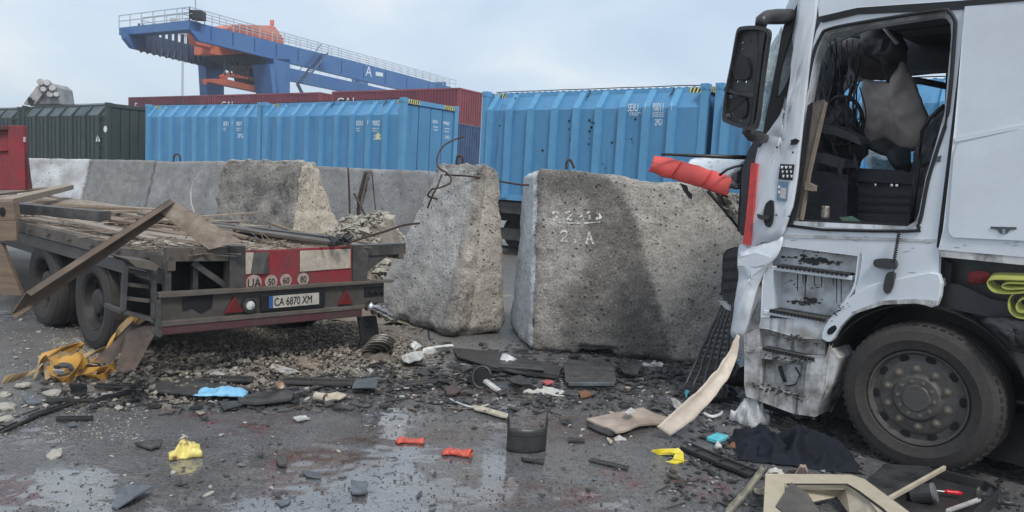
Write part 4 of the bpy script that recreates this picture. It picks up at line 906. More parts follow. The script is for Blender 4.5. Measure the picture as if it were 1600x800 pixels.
# dust and splinters on the deck
def chips(name, n, place_fn, mt, smin, smax, parent=None, label=None, cat=None, seed=1, kind='stuff', flat=.6, faces='oct'):
    rn = random.Random(seed); mb = MB()
    for _ in range(n):
        P = place_fn(rn); 
        if P is None: continue
        s = rn.uniform(smin, smax)*(1 if rn.random() < .85 else 1.6); M_ = Matrix.Rotation(rn.uniform(0, 6.28), 3, V((rn.uniform(-1, 1), rn.uniform(-1, 1), rn.uniform(-1, 1))))
        b = [V(v)*s*rn.uniform(.6, 1.2) for v in ((1, 0, 0), (-1, 0, 0), (0, 1, 0), (0, -1, 0), (0, 0, .8), (0, 0, -.8))]
        b = [M_@v for v in b]; b = [V((v.x, v.y, v.z*flat)) for v in b]
        mb.add([P+v for v in b], [(0, 2, 4), (2, 1, 4), (1, 3, 4), (3, 0, 4), (2, 0, 5), (1, 2, 5), (3, 1, 5), (0, 3, 5)])
    o = mb.build(name, mt, parent); tag(o, label, cat, kind=kind); return o
m_chip = mat('pale_concrete_chips', (.42, .39, .33), .85, col2=(.26, .24, .21), scale=2.5, edge=.2, bump=.3, var=.3)
m_chipd = mat('dark_grit', (.07, .068, .065), .7, col2=(.15, .14, .13), scale=3, edge=.2, bump=.3, var=.3)
m_chipb = mat('brown_grit', (.15, .12, .095), .85, col2=(.25, .225, .19), scale=2, edge=.2, bump=.3, var=.3)
def on_deck(rn):
    x = rn.uniform(.05, 2.4); y = abs(rn.gauss(.3, 1.2)) if rn.random() < .6 else rn.uniform(0, 6)
    if y > 9: return None
    return V((x if y > 1 else x*rn.uniform(.1, 1), y, ZD+.004))
o = chips('deck_rubble', 1600, on_deck, m_chip, .004, .016, tl, seed=5)
mb = MB()
def hp(u, v):
    x, y = lerp(.05, 1.0, u), lerp(.03, 1.6, v); h = .035*math.sin(PI*u)*math.sin(PI*min(1, v*1.1))**.5*(1+.6*noise.noise(V((x*5, y*5, 0)))); return V((x, y, ZD-.004+max(-.004, h-.008)))
mb.grid(hp, 30, 40); mb.build('dust_drift', m_chip, tl, smooth=True)
# ---- loose steel and timber lying on the bed
def lumber(name, pts, wdt, th, mt, label, cat, group=None, up=(0, 0, 1)):
    mb = MB(); P = [V(p) for p in pts]; c = P[0].copy()
    for a, b in zip(P, P[1:]): mb.bar(a, b, wdt, th, up)
    o = mb.build(name, mt, None, bevel=.004, org=c); tag(o, label, cat, group); return o
W_ = lambda p: TR.o+TR.ax*p.x+TR.ay*p.y+V((0, 0, p.z))
D = lambda px, py, z=ZD+.03: atz(px, py, z)
lumber('timber', [D(8, 316, 1.32), D(108, 292, 1.36)], .16, .09, m_woodtan, 'long tan timber lying across the left end of the trailer deck', 'timber')
lumber('timber', [D(-20, 305, 1.36), D(70, 294, 1.38)], .14, .03, m_wood, 'thin plank beside the tan timber at the left edge', 'plank')
lumber('steel_profile', [D(-10, 322, 1.30), D(165, 338, 1.28)], .16, .12, m_steel, 'dark steel profile lying low across the left of the deck', 'steel beam')
lumber('steel_profile', [D(220, 336, 1.20), D(545, 376, 1.22)], .10, .05, m_steel, 'long thin steel profile running down the far side of the deck', 'steel beam')
lumber('steel_profile', [D(330, 352, 1.22), D(528, 380, 1.20)], .20, .035, m_steeldust, 'broad dusty steel strip at the right rear of the deck', 'steel beam')
lumber('plank', [D(95, 318, 1.24), D(290, 330, 1.22)], .18, .03, m_plank, 'pale board lying lengthwise in the middle of the deck', 'plank')
lumber('plank', [D(60, 322, 1.26), D(215, 327, 1.24)], .08, .03, m_wood, 'narrow brown batten on the left half of the deck', 'plank')
lumber('plank', [D(170, 344, 1.22), D(330, 362, 1.21)], .07, .03, m_wood, 'narrow batten in front of the bent channel on the deck', 'plank')
mb = MB(); 
for k in range(14): a = D(520+k*1.8, 377+math.sin(k)*3, 1.23); mb.bar(a, a+V((random.uniform(-.08, .08), random.uniform(-.1, .1), random.uniform(0, .06))), .04, .012)
tag(mb.build('twisted_scrap', m_blk, None, org=D(535, 378, 1.2)), 'small twisted black scrap above the right end of the red board', 'scrap')
# the bent steel channel: a long leg to the ground side, a kink, a short leg on the deck
a0, a1, a2 = aty(28, 474, 5.25), aty(258, 322, 6.35), aty(352, 384, 6.35)
def channel(name, P, wv, fl, mt, par):
    mb = MB(); 
    for (p, q, wa, wb) in P:
        t = (q-p).normalized(); n_ = t.cross(wa).normalized()
        mb.add([p-wa/2, p+wa/2, q+wb/2, q-wb/2], [(0, 1, 2, 3)])
        for s in (-1, 1): mb.add([p+wa/2*s, p+wa/2*s+n_*fl, q+wb/2*s+n_*fl, q+wb/2*s], [(0, 1, 2, 3)])
    return mb.build(name, mt, par, solid=.008)
bc = thing('bent_channel', 'long steel channel bent into a peak, leaning on the trailer side', 'steel beam', a0)
wv1 = V((.10, .02, .17)); channel('long_leg', [(a0-a0, a1-a0, wv1, wv1*.72)], None, .05, mat('muddy_channel', (.17, .12, .085), .75, .1, col2=(.075, .06, .05), scale=5, edge=.25, bump=.3, bscale=40, var=.3), bc)
channel('short_leg', [(a1-a0, a2-a0, V((.10, .05, .09)), V((.26, .05, .08)))], None, -.05, mat('dusty_channel', (.28, .235, .19), .8, .0, col2=(.16, .12, .09), scale=9, edge=.2, bump=.3, var=.25), bc)
# left edge: dunnage block, board and prop
def px_prism(name, pts, Y, depth, mt, label=None, cat=None, par=None, org=True, bevel=.004, group=None):
    P = [aty(x, y, Y) for x, y in pts]; c = sum(P, V((0, 0, 0)))/len(P); c.z = min(p.z for p in P)
    mb = MB(); mb.prism(P, (0, depth, 0)); o = mb.build(name, mt, par, bevel=bevel, org=c); tag(o, label, cat, group); return o
o = px_prism('wooden_block', [(-30, 316), (20, 315), (24, 344), (-30, 345)], 8.25, .10, m_wood, 'tan wooden block with a dark hole at the left edge', 'wooden block')
c_ = aty(4, 331, 8.245)-o.location; mb = MB(); mb.prism([c_+V((math.cos(2*PI*k/10)*.034, 0, math.sin(2*PI*k/10)*.054)) for k in range(10)], (0, -.004, 0)); mb.build('hole', m_black, o)
px_prism('wooden_board', [(-30, 346), (25, 345), (26, 376), (-30, 378)], 8.22, .05, m_wood, 'brown upright board under the tan wooden block', 'board')
px_prism('wooden_prop', [(-20, 380), (2, 380), (34, 462), (4, 462), (-14, 440)], 8.25, .06, m_wood, 'slanting pale timber prop below the brown board', 'timber')
# red steel panel, far left
Yr = 8.3
rpn = thing('steel_tailboard', 'red upright steel panel at the left edge on the trailer', 'steel panel', aty(20, 298, Yr))
q0 = rpn.location
for nm, pts, dd, mt_ in (('panel', [(-60, 200), (12, 199), (14, 297), (-60, 298)], 0, m_redsteel), ('side_post', [(12, 196), (36, 196), (39, 297), (13, 297)], -.05, m_redsteel), ('top_lip', [(-60, 196), (12, 196), (12, 203), (-60, 204)], -.06, m_reddark), ('cross_rib', [(-60, 232), (12, 230), (12, 236), (-60, 238)], -.03, m_redsteel)):
    mb = MB(); mb.prism([aty(x, y, Yr+dd)-q0 for x, y in pts], (0, .08, 0)); mb.build(nm, mt_, rpn, bevel=.006)
mb = MB(); mb.bar(aty(37, 222, Yr)-q0, aty(46, 296, Yr)-q0, .03, .05); mb.build('stay', m_reddark, rpn)
px_prism('steel_chain_bar', [(36, 214), (39, 214), (39, 222), (36, 222)], Yr-.06, .02, m_alu, 'tiny pale tag on the edge of the red steel panel', 'tag')
# plate leaning under the straps
P = [aty(198, 520, 5.75), aty(232, 508, 5.95), aty(244, 512, 5.95), aty(208, 578, 5.45), aty(180, 580, 5.45)]
mb = MB(); mb.prism(P, (.01, .03, .01)); tag(mb.build('steel_plate', m_rust, None, org=atz(200, 585, 0)), 'brown steel plate hanging from the bumper corner to the ground', 'steel plate')
P = [aty(150, 560, 5.9), aty(205, 508, 6.3), aty(216, 512, 6.3), aty(170, 570, 5.8)]
mb = MB(); mb.prism(P, (.01, .03, .01)); tag(mb.build('steel_plate', m_rust, None, org=atz(160, 575, 0)), 'narrow brown plate behind the orange straps under the mudguard', 'steel plate')
# rubble heap behind the trailer
c_h = aty(560, 380, 11.0); c_h.z = 0
def hh_(x, y): return .62*math.exp(-(abs(x-.05)/.5)**3-(y/.6)**2)+.42*math.exp(-(abs(x-.6)/.5)**2.5-((y+.1)/.6)**2)+.30*math.exp(-((x+.5)/.4)**2-((y+.1)/.5)**2)+.5*math.exp(-(abs(x-.2)/1.3)**3-((y+.1)/.9)**2)+.10*noise.noise(V((x*3, y*3, 7)))
def heap(rn):
    x = rn.uniform(-1.6, 2.0); y = rn.uniform(-1.2, .7); h = hh_(x, y)
    if h < .08: return None
    return V((c_h.x+x, c_h.y+y, h+rn.uniform(-.05, .05)))
hb = MB(); hb.grid(lambda u, v: V((c_h.x+(u-.5)*5, c_h.y+(v-.5)*3.2, hh_((u-.5)*5, (v-.5)*3.2)*(1+.25*noise.noise(V((u*14, v*12, 2))))-.03)), 70, 46)
ob = hb.build('rubble_heap', m_chipb, None, smooth=False, org=c_h); tag(ob, 'heap of broken pale concrete rubble between the trailer and the far wall', 'rubble', kind='stuff')
chips('loose_rubble', 900, heap, m_chip, .04, .095, None, 'larger broken concrete pieces sticking out of the rubble heap', 'rubble', seed=19, flat=.8)
chips('loose_rubble', 6500, heap, m_chip, .006, .035, None, 'loose pale concrete lumps covering the heap behind the trailer', 'rubble', seed=9, flat=.9)

# splintered boards thrown about on the bed
rn = random.Random(91)
for k in range(16):
    x, y = rn.uniform(.2, 2.3), rn.uniform(.15, 6.0); a = rn.uniform(-.5, .5)+(PI/2 if rn.random() < .8 else 0); L_ = rn.uniform(.5, 1.6); w_ = rn.uniform(.05, .14); d_ = V((math.cos(a), math.sin(a), rn.uniform(-.02, .08))); n_ = V((-math.sin(a), math.cos(a), 0)); p = V((x, y, ZD+.02+rn.uniform(0, .05))); mb = MB()
    out = [p-n_*w_/2, p+d_*L_*rn.uniform(.75, .95)-n_*w_/2, p+d_*L_*rn.uniform(.9, 1.05)-n_*w_*.2, p+d_*L_*.85+n_*w_*.1, p+d_*L_*rn.uniform(.95, 1.1)+n_*w_*.35, p+d_*L_*.8+n_*w_/2, p+n_*w_/2, p-d_*.06+n_*w_*.1]
    mb.prism(out, (0, 0, -.022)); mb.build('broken_board', rn.choice((m_wood, m_wood, m_plank, m_woodtan)), tl)
def splinters(n, fn, mt, seed, par, label=None, cat=None, name='splinters', lm=.35):
    rn = random.Random(seed); mb = MB()
    for _ in range(n):
        p = fn(rn); a = rn.uniform(0, 6.28); L_ = rn.uniform(.04, lm); d_ = V((math.cos(a), math.sin(a), rn.uniform(-.05, .25)))*L_; mb.bar(p, p+d_, rn.uniform(.004, .018), rn.uniform(.003, .008))
    tag(mb.build(name, mt, par), label, cat, kind='stuff')
splinters(260, on_deck, m_wood, 1, tl); splinters(160, on_deck, m_woodtan, 2, tl); splinters(120, on_deck, m_steel, 3, tl)
def mound(rn):
    x, y = rn.uniform(-.2, 2.9), rn.uniform(-.45, 2.4); P = TR.o+TR.ax*x+TR.ay*y; h = .16*math.exp(-((y-.5)/.8)**2)*(.6+.4*noise.noise(V((x*2, y*2, 3)))); return V((P.x, P.y, gz(P.x, P.y)+max(0, h)*rn.uniform(.2, 1)))
chips('gravel', 5200, mound, m_chipb, .008, .034, None, 'brown lumpy rubble banked under the rear of the trailer', 'gravel', seed=41, flat=.8)
chips('gravel', 900, mound, m_chip, .008, .03, None, 'paler lumps in the rubble banked under the trailer', 'gravel', seed=42, flat=.8)
# ================================================================ TRUCK
tc_ = atz(1432, 622, .53); an_ = math.radians(43)
TK = Fr((tc_.x, tc_.y, 0), (math.sin(an_), -math.cos(an_)))
tk = thing('truck', 'white truck with torn off front, open cab and mud splashed steps', 'truck', (tc_.x, tc_.y, 0), TK.ang)
K = lambda px, py, off=0.: TK.y(px, py, off)
def kp(name, pts, mt, off=0., th=.03, holes=(), par=None, bevel=.004, lab=None, smooth=False):
    mb = MB(); mb.slab([K(a, b, off) for a, b in pts], [[K(a, b, off) for a, b in h] for h in holes], (0, th, 0)); o = mb.build(name, mt, par or tk, bevel=bevel)
    if lab: o['label'] = lab
    return o
def curve(pts, n=4, closed=True):          # Catmull-Rom through 2-D points
    out = []; N_ = len(pts)
    for i in range(N_ if closed else N_-1):
        g = lambda k: pts[k % N_] if closed else pts[max(0, min(N_-1, k))]
        p0, p1, p2, p3 = g(i-1), g(i), g(i+1), g(i+2)
        for k in range(n):
            t = k/n; out.append(tuple(.5*(2*b+(c-a)*t+(2*a-5*b+4*c-d)*t*t+(3*b-a-3*c+d)*t**3) for a, b, c, d in zip(p0, p1, p2, p3)))
    if not closed: out.append(pts[-1])
    return out
m_rub = mat('seal_rubber', (.012, .012, .014), .6, bump=.05)
# --- cab side with the door opening
opening = [(1229, 352), (1240, 300), (1256, 170), (1270, 90), (1283, 56), (1294, 46), (1340, 36), (1468, 16), (1482, 18), (1491, 30), (1492, 50), (1481, 175), (1465, 232), (1450, 282), (1440, 335), (1434, 352), (1420, 361)]
kp('cab_side', [(1207, 350), (1229, 356), (1240, 300), (1256, 170), (1266, 90), (1276, 50), (1284, 34), (1340, 20), (1495, 4), (1509, 16), (1462, 384), (1468, 388), (1466, 433), (1408, 437), (1358, 447), (1336, 461), (1339, 428), (1341, 400), (1213, 384)], m_truck, 0, .045, (), None, .006) if False else None
kp('cab_side', [(1207, 349), (1224, 354), (1236, 300), (1252, 170), (1266, 88), (1276, 48), (1284, 32), (1340, 19), (1495, 3), (1509, 14), (1463, 386), (1468, 389), (1466, 433), (1408, 437), (1358, 447), (1336, 461), (1339, 428), (1341, 400), (1213, 384)], m_truck, 0, .045, [opening[::-1]], None, .006)
seal = MB(); ring = [K(a, b, -.006) for a, b in curve(opening, 3)]; seal.tube(ring+[ring[0]], .013, 6); seal.build('door_seal', m_rub, tk, smooth=True)
inner_r = [(a+(1365-a)*.045, b+(200-b)*.045) for a, b in opening]
kp('door_jamb', opening, m_truckdirty, .05, .10, [inner_r[::-1]], bevel=0)
kp('sill_crease', [(1222, 366), (1462, 374), (1462, 378), (1222, 371)], m_truckdirty, -.006, .008, bevel=.002)
kp('roof_trim', [(1280, 26), (1340, 13), (1500, 2), (1700, -16), (1700, -4), (1516, 10), (1506, 14), (1340, 22), (1284, 35)], m_rub, -.012, .03)
kp('roof_panel', [(1276, -40), (1700, -60), (1700, -17), (1500, 1), (1340, 12), (1280, 25)], m_truck, .01, .05)
kp('panel_gap', [(1494, 16), (1511, 13), (1478, 392), (1461, 388)], m_rub, .008, .04)
pillar = kp('corner_panel', [(1510, 12), (1700, -6), (1700, 408), (1469, 388), (1474, 360), (1492, 200)], m_truck, -.02, .05, bevel=.01)
kp('locker_lid', [(1496, 226), (1510, 222), (1600, 200), (1700, 178), (1700, 381), (1490, 371), (1483, 365), (1482, 355), (1490, 245)], m_truck, -.034, .012, bevel=.006)
kp('crease', [(1492, 216), (1600, 195), (1700, 172), (1700, 177), (1600, 200), (1492, 222)], m_truck, -.030, .012, bevel=.003)
kp('lower_flange', [(1469, 390), (1700, 410), (1700, 424), (1470, 401)], m_truckgrime, -.015, .03)
bd = kp('badge', [(1548, 354), (1588, 355), (1588, 358), (1578, 359), (1573, 365), (1563, 365), (1558, 359), (1548, 357)], mat('badge_grey', (.10, .11, .12), .35, .6, bump=0), -.040, .006, bevel=.001)
text('S', .035, m_truck, bd, K(1565.5, 364, -.042), (PI/2, 0, 0), sx=1.2, ext=.001)
mb = MB(); z0 = K(1400, -40).z; xb = K(1500, 150).x
kr0, kr1 = K(1262, -40).x, K(1700, -50).x
mb.box(kr0, kr1, .05, 2.4, z0+.02, z0+.06); mb.build('roof', m_truck, tk)
# far side, back wall, floor: dark lined cab
far = 2.35
hole = [(1412, 119), (1478, 112), (1476, 178), (1462, 215), (1412, 268), (1345, 266), (1318, 236), (1312, 150), (1330, 128)]
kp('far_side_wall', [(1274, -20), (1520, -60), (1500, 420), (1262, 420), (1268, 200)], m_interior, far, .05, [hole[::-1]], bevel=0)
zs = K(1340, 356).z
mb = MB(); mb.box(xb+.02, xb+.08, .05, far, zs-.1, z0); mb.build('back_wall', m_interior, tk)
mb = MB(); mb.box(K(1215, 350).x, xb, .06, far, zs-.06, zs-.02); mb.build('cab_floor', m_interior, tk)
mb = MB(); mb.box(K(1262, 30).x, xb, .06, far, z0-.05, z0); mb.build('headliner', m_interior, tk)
# items inside
def bar_px(name, pts, r, mt, off, par=None):
    mb = MB(); mb.tube([K(a, b, off if isinstance(off, (int, float)) else off[i]) for i, (a, b) in enumerate(pts)], r, 6); return mb.build(name, mt, par or tk, smooth=True)
m_int2 = mat('cab_grey_trim', (.035, .037, .045), .6, col2=(.06, .06, .065), scale=5, bump=.2, bscale=20)
def crumple(name, quad, off0, mt, amp=.05, n=22, seed=0, par=None, th=.006, freq=5., outline=None):
    "crumpled sheet over four picture corners at their own depths"
    q = [K(a, b, o_) for (a, b), o_ in zip(quad, off0)]
    mb = MB(); nn = (q[1]-q[0]).cross(q[3]-q[0]).normalized()
    def fn(u, v):
        p = lerp(lerp(q[0], q[1], u), lerp(q[3], q[2], u), v); s = V((u*freq, v*freq, seed))
        return p+nn*(amp*(noise.noise(s)*1.2+.7*abs(noise.noise(s*2.3))-.3*abs(noise.noise(s*5))))+(q[1]-q[0])*(.06*noise.noise(s*1.3+V((9, 0, 0))))*(1 if .0 <= u <= 1 else 0)
    mb.grid(fn, n, n); return mb.build(name, mt, par or tk, smooth=True, solid=th)
def blob_sheet(name, outline, off, mt, amp=.05, seed=0, par=None, bulge=.15, th=.01, freq=2.6, flat=False):
    "sheet whose edge follows an outline; billows toward the middle"
    c = (sum(a for a, b in outline)/len(outline), sum(b for a, b in outline)/len(outline)); o2 = curve(outline, 4); rings = 9; mb = MB(); n = len(o2)
    for k in range(rings+1):
        f = 1-k/rings
        for a, b in o2:
            p = K(c[0]+(a-c[0])*f, c[1]+(b-c[1])*f, off); s = V((p.x*freq, p.z*freq, seed)); mb.v.append(p+V((0, -1, 0))*(bulge*(1-f*f))+V((0, 1, 0))*amp*(noise.noise(s*1.2)+.8*abs(noise.noise(s*2.5))+.4*noise.noise(s*6)))
    for k in range(rings):
        for i in range(n): j = (i+1) % n; mb.f.append((k*n+i, k*n+j, (k+1)*n+j, (k+1)*n+i))
    return mb.build(name, mt, par or tk, smooth=not flat, solid=th)
blob_sheet('curtain_airbag', [(1345, 128), (1360, 126), (1388, 126), (1396, 108), (1410, 96), (1420, 112), (1432, 138), (1446, 172), (1451, 190), (1440, 225), (1420, 236), (1400, 228), (1382, 216), (1360, 228), (1350, 218), (1348, 170)], 1.15, m_sheet, .07, 3, bulge=.14)
blob_sheet('torn_headliner', [(1305, 60), (1340, 62), (1372, 70), (1390, 90), (1394, 118), (1372, 124), (1340, 118), (1322, 96), (1310, 80)], 1.25, mat('headliner_grey', (.10, .085, .085), .8, col2=(.05, .045, .05), scale=4, bump=.3), .08, 7)
blob_sheet('torn_headliner', [(1342, 52), (1384, 45), (1412, 60), (1414, 92), (1396, 112), (1384, 128), (1376, 96), (1352, 84)], 1.1, m_int2, .12, 11)
blob_sheet('dash_wreck', [(1262, 60), (1300, 64), (1322, 92), (1318, 150), (1336, 200), (1340, 258), (1330, 352), (1262, 352), (1250, 300), (1262, 180)], 1.0, m_interior, .16, 4, bulge=.25, freq=4)
blob_sheet('dash_wreck', [(1290, 130), (1312, 128), (1320, 160), (1344, 195), (1350, 240), (1320, 262), (1296, 220)], .9, m_int2, .12, 17, bulge=.1, freq=4)
blob_sheet('curtain', [(1428, 240), (1452, 196), (1476, 168), (1484, 190), (1470, 240), (1456, 290), (1440, 350), (1418, 352), (1424, 300)], .55, m_int2, .06, 6, bulge=.05, freq=5)
blob_sheet('wreck_cloth', [(1352, 226), (1380, 218), (1402, 230), (1424, 236), (1424, 266), (1408, 270), (1398, 248), (1370, 238)], .95, m_interior, .08, 8)
glass = mat('shattered_glass', (.55, .70, .66), .2, col2=(.85, .92, .90), scale=26, amt=.5, edge=.08, bump=.9, bscale=60, var=.3, alpha=.62)
blob_sheet('shattered_side_glass', [(1352, 232), (1366, 234), (1384, 246), (1402, 252), (1408, 264), (1380, 266), (1358, 264)], 1.7, glass, .05, 5, th=.004, freq=8)
bar_px('grab_handle', [(1424, 350), (1430, 300), (1436, 250), (1441, 205), (1452, 186), (1476, 164)], .016, m_rub, .45)
bar_px('window_bar', [(1410, 124), (1440, 127), (1480, 135)], .035, m_rub, 2.2)
bar_px('belt_strap', [(1382, 44), (1390, 54), (1402, 68)], .016, m_alu, .8)
bar_px('grab_bar', [(1316, 190), (1326, 160), (1338, 118)], .012, m_rub, 1.3)
bar_px('steering_column', [(1312, 166), (1330, 190), (1346, 222)], .035, m_int2, .9)
bar_px('seat_rail', [(1334, 205), (1338, 190), (1334, 170), (1344, 168), (1345, 185), (1338, 215)], .010, m_rub, 1.1)
for lbl, pts, off, mt_ in (('bunk_base', [(1328, 282), (1440, 286), (1436, 348), (1326, 342)], .75, m_int2), ('bunk_base', [(1330, 262), (1412, 268), (1438, 276), (1438, 287), (1326, 283)], .70, m_interior), ('seat_box', [(1266, 268), (1322, 276), (1320, 344), (1252, 338)], .5, m_interior), ('floor_trim', [(1240, 342), (1420, 350), (1418, 358), (1236, 352)], .12, m_rub)):
    kp(lbl, pts, mt_, off, .5 if 'base' in lbl else .3, bevel=.015)
for px in (1340, 1368, 1394, 1402): c = K(px, 288+(px-1340)*.03, .74); mb = MB(); mb.lathe([(0, 0), (.018, 0), (.012, .012), (0, .013)], c, (0, -1, 0), 8); mb.build('bolt', m_chrome, tk)
for yy in (302, 314, 326): kp('base_rib', [(1336, yy), (1432, yy+3), (1431, yy+7), (1335, yy+4)], m_interior, .735, .012)
kp('torn_door_trim', curve([(1243, 345), (1252, 300), (1264, 220), (1272, 162), (1282, 157), (1289, 159), (1278, 200), (1262, 270), (1250, 342)], 2), mat('fibre_trim', (.20, .17, .145), .8, col2=(.10, .09, .08), scale=6, bump=.3), .10, .02)
kp('trim_edge', [(1250, 342), (1262, 270), (1278, 200), (1289, 159), (1291, 160), (1281, 203), (1265, 273), (1253, 344)], m_woodtan, .09, .03)
kp('foam_piece', [(1258, 284), (1272, 290), (1271, 298), (1258, 296)], m_woodtan, .07, .05)
kp('roof_strip', [(1283, 72), (1330, 52), (1362, 42), (1362, 45), (1330, 56), (1284, 78)], mat('dull_strip', (.16, .18, .2), .5), .7, .02)
can = MB(); c = K(1289, 341, .3); can.lathe([(0, 0), (.028, 0), (.032, .01), (.032, .09), (.026, .1), (0, .1)], c, (0, 0, 1), 14); o = can.build('drink_can', mat('tan_can', (.30, .24, .17), .35, .5, col2=(.5, .48, .4), scale=20), None, smooth=False)
o.location = tk.location; o.rotation_euler = tk.rotation_euler; tag(o, 'small tan can standing on the dark cab floor behind the door sill', 'can')
def scatter_cab(rn):
    p = K(rn.uniform(1262, 1425), rn.uniform(347, 354), rn.uniform(.08, .5)); p.z = zs-.015; return p
chips('cab_litter', 160, scatter_cab, m_chip, .005, .018, tk, seed=33)
kp('litter_scrap', [(1312, 340), (1330, 338), (1344, 345), (1320, 347)], mat('greenish_scrap', (.12, .2, .15), .6), .25, .01)
# --- A pillar, door, windscreen
kp('pillar_panel', [(1226, 18), (1236, -6), (1258, -46), (1280, -46), (1256, 0), (1242, 20), (1229, 40)], m_truck, .03, .05)
kp('pillar_frame', curve([(1225, 40), (1240, 18), (1254, -10), (1262, -36), (1262, 0), (1253, 40), (1243, 110), (1231, 168), (1214, 196), (1198, 214), (1193, 204), (1203, 154), (1217, 80)], 3), m_rub, -.02, .06, [curve([(1243, 34), (1249, 24), (1244, 66), (1236, 112), (1224, 140), (1214, 150), (1222, 100)], 2)[::-1]])
kp('quarter_glass', [(1240, 34), (1251, 20), (1246, 66), (1238, 114), (1224, 144), (1211, 154), (1220, 98)], mat('dark_glass2', (.10, .115, .12), .12, col2=(.3, .33, .33), scale=3, bump=.05), .0, .006, bevel=0)
door = blob_sheet('bent_door', ([(1256, -34), (1279, -34), (1272, 55), (1260, 160), (1251, 250), (1243, 312), (1232, 348), (1224, 368), (1208, 376), (1190, 379), (1170, 387), (1174, 330), (1183, 255), (1189, 222), (1198, 212), (1214, 193), (1230, 166), (1240, 110), (1251, 27)]), -.005, m_truck, .022, 12, bulge=.012, th=.03, freq=2.2)
kp('door_shadow_gap', [(1262, 165), (1268, 160), (1254, 250), (1246, 312), (1236, 352), (1231, 350)], m_rub, -.01, .03)
kp('red_stripe', [(1174, 255), (1182, 256), (1179, 300), (1174, 350), (1170, 383), (1161, 381), (1166, 340), (1171, 290)], mat('stripe_red', (.62, .06, .055), .4, col2=(.45, .06, .06), scale=9, bump=.05), -.075, .03, par=door)
hr = kp('handle_recess', curve([(1193, 335), (1197, 318), (1207, 314), (1208, 335), (1204, 353), (1196, 352)], 3), m_rub, -.072, .014, par=door)
kp('door_handle', [(1183, 335), (1190, 337), (1200, 337), (1201, 342), (1190, 343), (1184, 340)], m_plastic, -.10, .03, par=door)
st1 = kp('warning_sticker', [(1219, 256), (1241, 257), (1238, 282), (1216, 280)], m_rub, -.064, .005, par=door, bevel=0)
for i in range(3):
    for (a, b, s_) in ((1222, 261, 2.4), (1223, 268, 1.6), (1224, 275, 1.8)): kp('sticker_mark', [(a+i*6.5-s_, b-2), (a+i*6.5+s_, b-1.5), (a+i*6.5+s_*.4, b+2), (a+i*6.5-s_*.6, b+2.4)], mat('sign_white', (1, 1, 1)), -.066, .002, par=st1, bevel=0)
st2 = kp('label_sticker', [(1216, 283), (1232, 284), (1229, 315), (1213, 313)], mat('sticker_blue', (.13, .22, .32), .5, bump=0), -.064, .005, par=door, bevel=0)
kp('sticker_field', [(1220, 293), (1229, 294), (1227, 311), (1218, 309)], mat('sticker_pale', (.5, .5, .52), .5, col2=(.5, .3, .28), scale=40, amt=.4), -.066, .002, par=st2, bevel=0)
for (x0, y0) in ((1216, 290), (1216, 298)): kp('sticker_line', [(x0, y0), (x0+3, y0), (x0+2.5, y0+4), (x0-.5, y0+4)], mat('sign_white', (1, 1, 1)), -.066, .002, par=st2, bevel=0)
for px, py in ((1239, 238), (1213, 336), (1237, 225), (1233, 338), (1214, 230)):
    mb = MB(); mb.lathe([(0, 0), (.008, 0), (.008, .004), (0, .0041)], K(px, py, -.062), (0, -1, 0), 10); mb.build('screw', m_rub, door)
kp('latch', [(1236, 219), (1243, 217), (1248, 220), (1243, 225), (1236, 225)], m_rub, -.07, .012, par=door)
kp('black_pillar_cover', curve([(1160, 262), (1180, 216), (1192, 216), (1190, 236), (1180, 256), (1172, 310), (1164, 360), (1155, 362), (1158, 310)], 2), m_plastic, -.03, .08)
kp('side_seal', [(1158, 262), (1172, 255), (1166, 350), (1157, 362), (1152, 361), (1156, 300)], m_rub, .02, .10)
blob_sheet('shattered_windscreen', [(1217, 50), (1222, 44), (1218, 90), (1204, 154), (1194, 212), (1178, 206), (1172, 196), (1180, 165), (1190, 118), (1200, 82)], .05, glass, .03, 5, th=.006, freq=7, bulge=.03)
# mirror
mo = -.42; q_ = [(1161, 41), (1180, 40), (1198, 44), (1201, 54), (1198, 72), (1190, 130), (1183, 188), (1176, 202), (1164, 202), (1134, 192), (1128, 181), (1133, 140), (1142, 95), (1149, 55), (1153, 44)]
q_ = curve(q_, 3); circ = lambda cx, cy, r, n=8: [(cx+r*math.cos(-2*PI*k/n), cy+r*math.sin(-2*PI*k/n)) for k in range(n)]
holes = [circ(1159, 66, 2.2), circ(1158, 76, 2.0), circ(1153, 111, 2.2), circ(1151, 127, 2.3), circ(1164.5, 127.5, 2.6), circ(1173.5, 63, 1.1), [(1172, 43), (1172, 46), (1185, 47), (1185, 43)][::1]]
mir = kp('wing_mirror', q_, m_plastic, mo, .03, holes, bevel=.004)
cx_, cy_ = 1163, 122
def ringp(name, sc0, sc1, off, th, mt): kp(name, [(cx_+(a-cx_)*sc0, cy_+(b-cy_)*sc0) for a, b in q_], mt, off, th, [[(cx_+(a-cx_)*sc1, cy_+(b-cy_)*sc1) for a, b in q_][::-1]], par=mir, bevel=.003)
ringp('mirror_rim', 1.0, .93, mo-.05, .05, m_plastic)
kp('mirror_shell', [(1184, 44), (1195, 46), (1194, 70), (1179, 190), (1173, 201), (1168, 200), (1174, 185), (1186, 80)], m_plastic, mo-.02, .04, par=mir, bevel=.012)
kp('mirror_divider', [(1133, 136), (1150, 142), (1178, 146), (1177, 151), (1148, 147), (1131, 142)], m_plastic, mo-.03, .03, par=mir)
kp('mirror_motor', curve([(1146, 92), (1168, 90), (1172, 118), (1160, 124), (1147, 118)], 3), m_rub, mo-.022, .03, par=mir, bevel=.01)
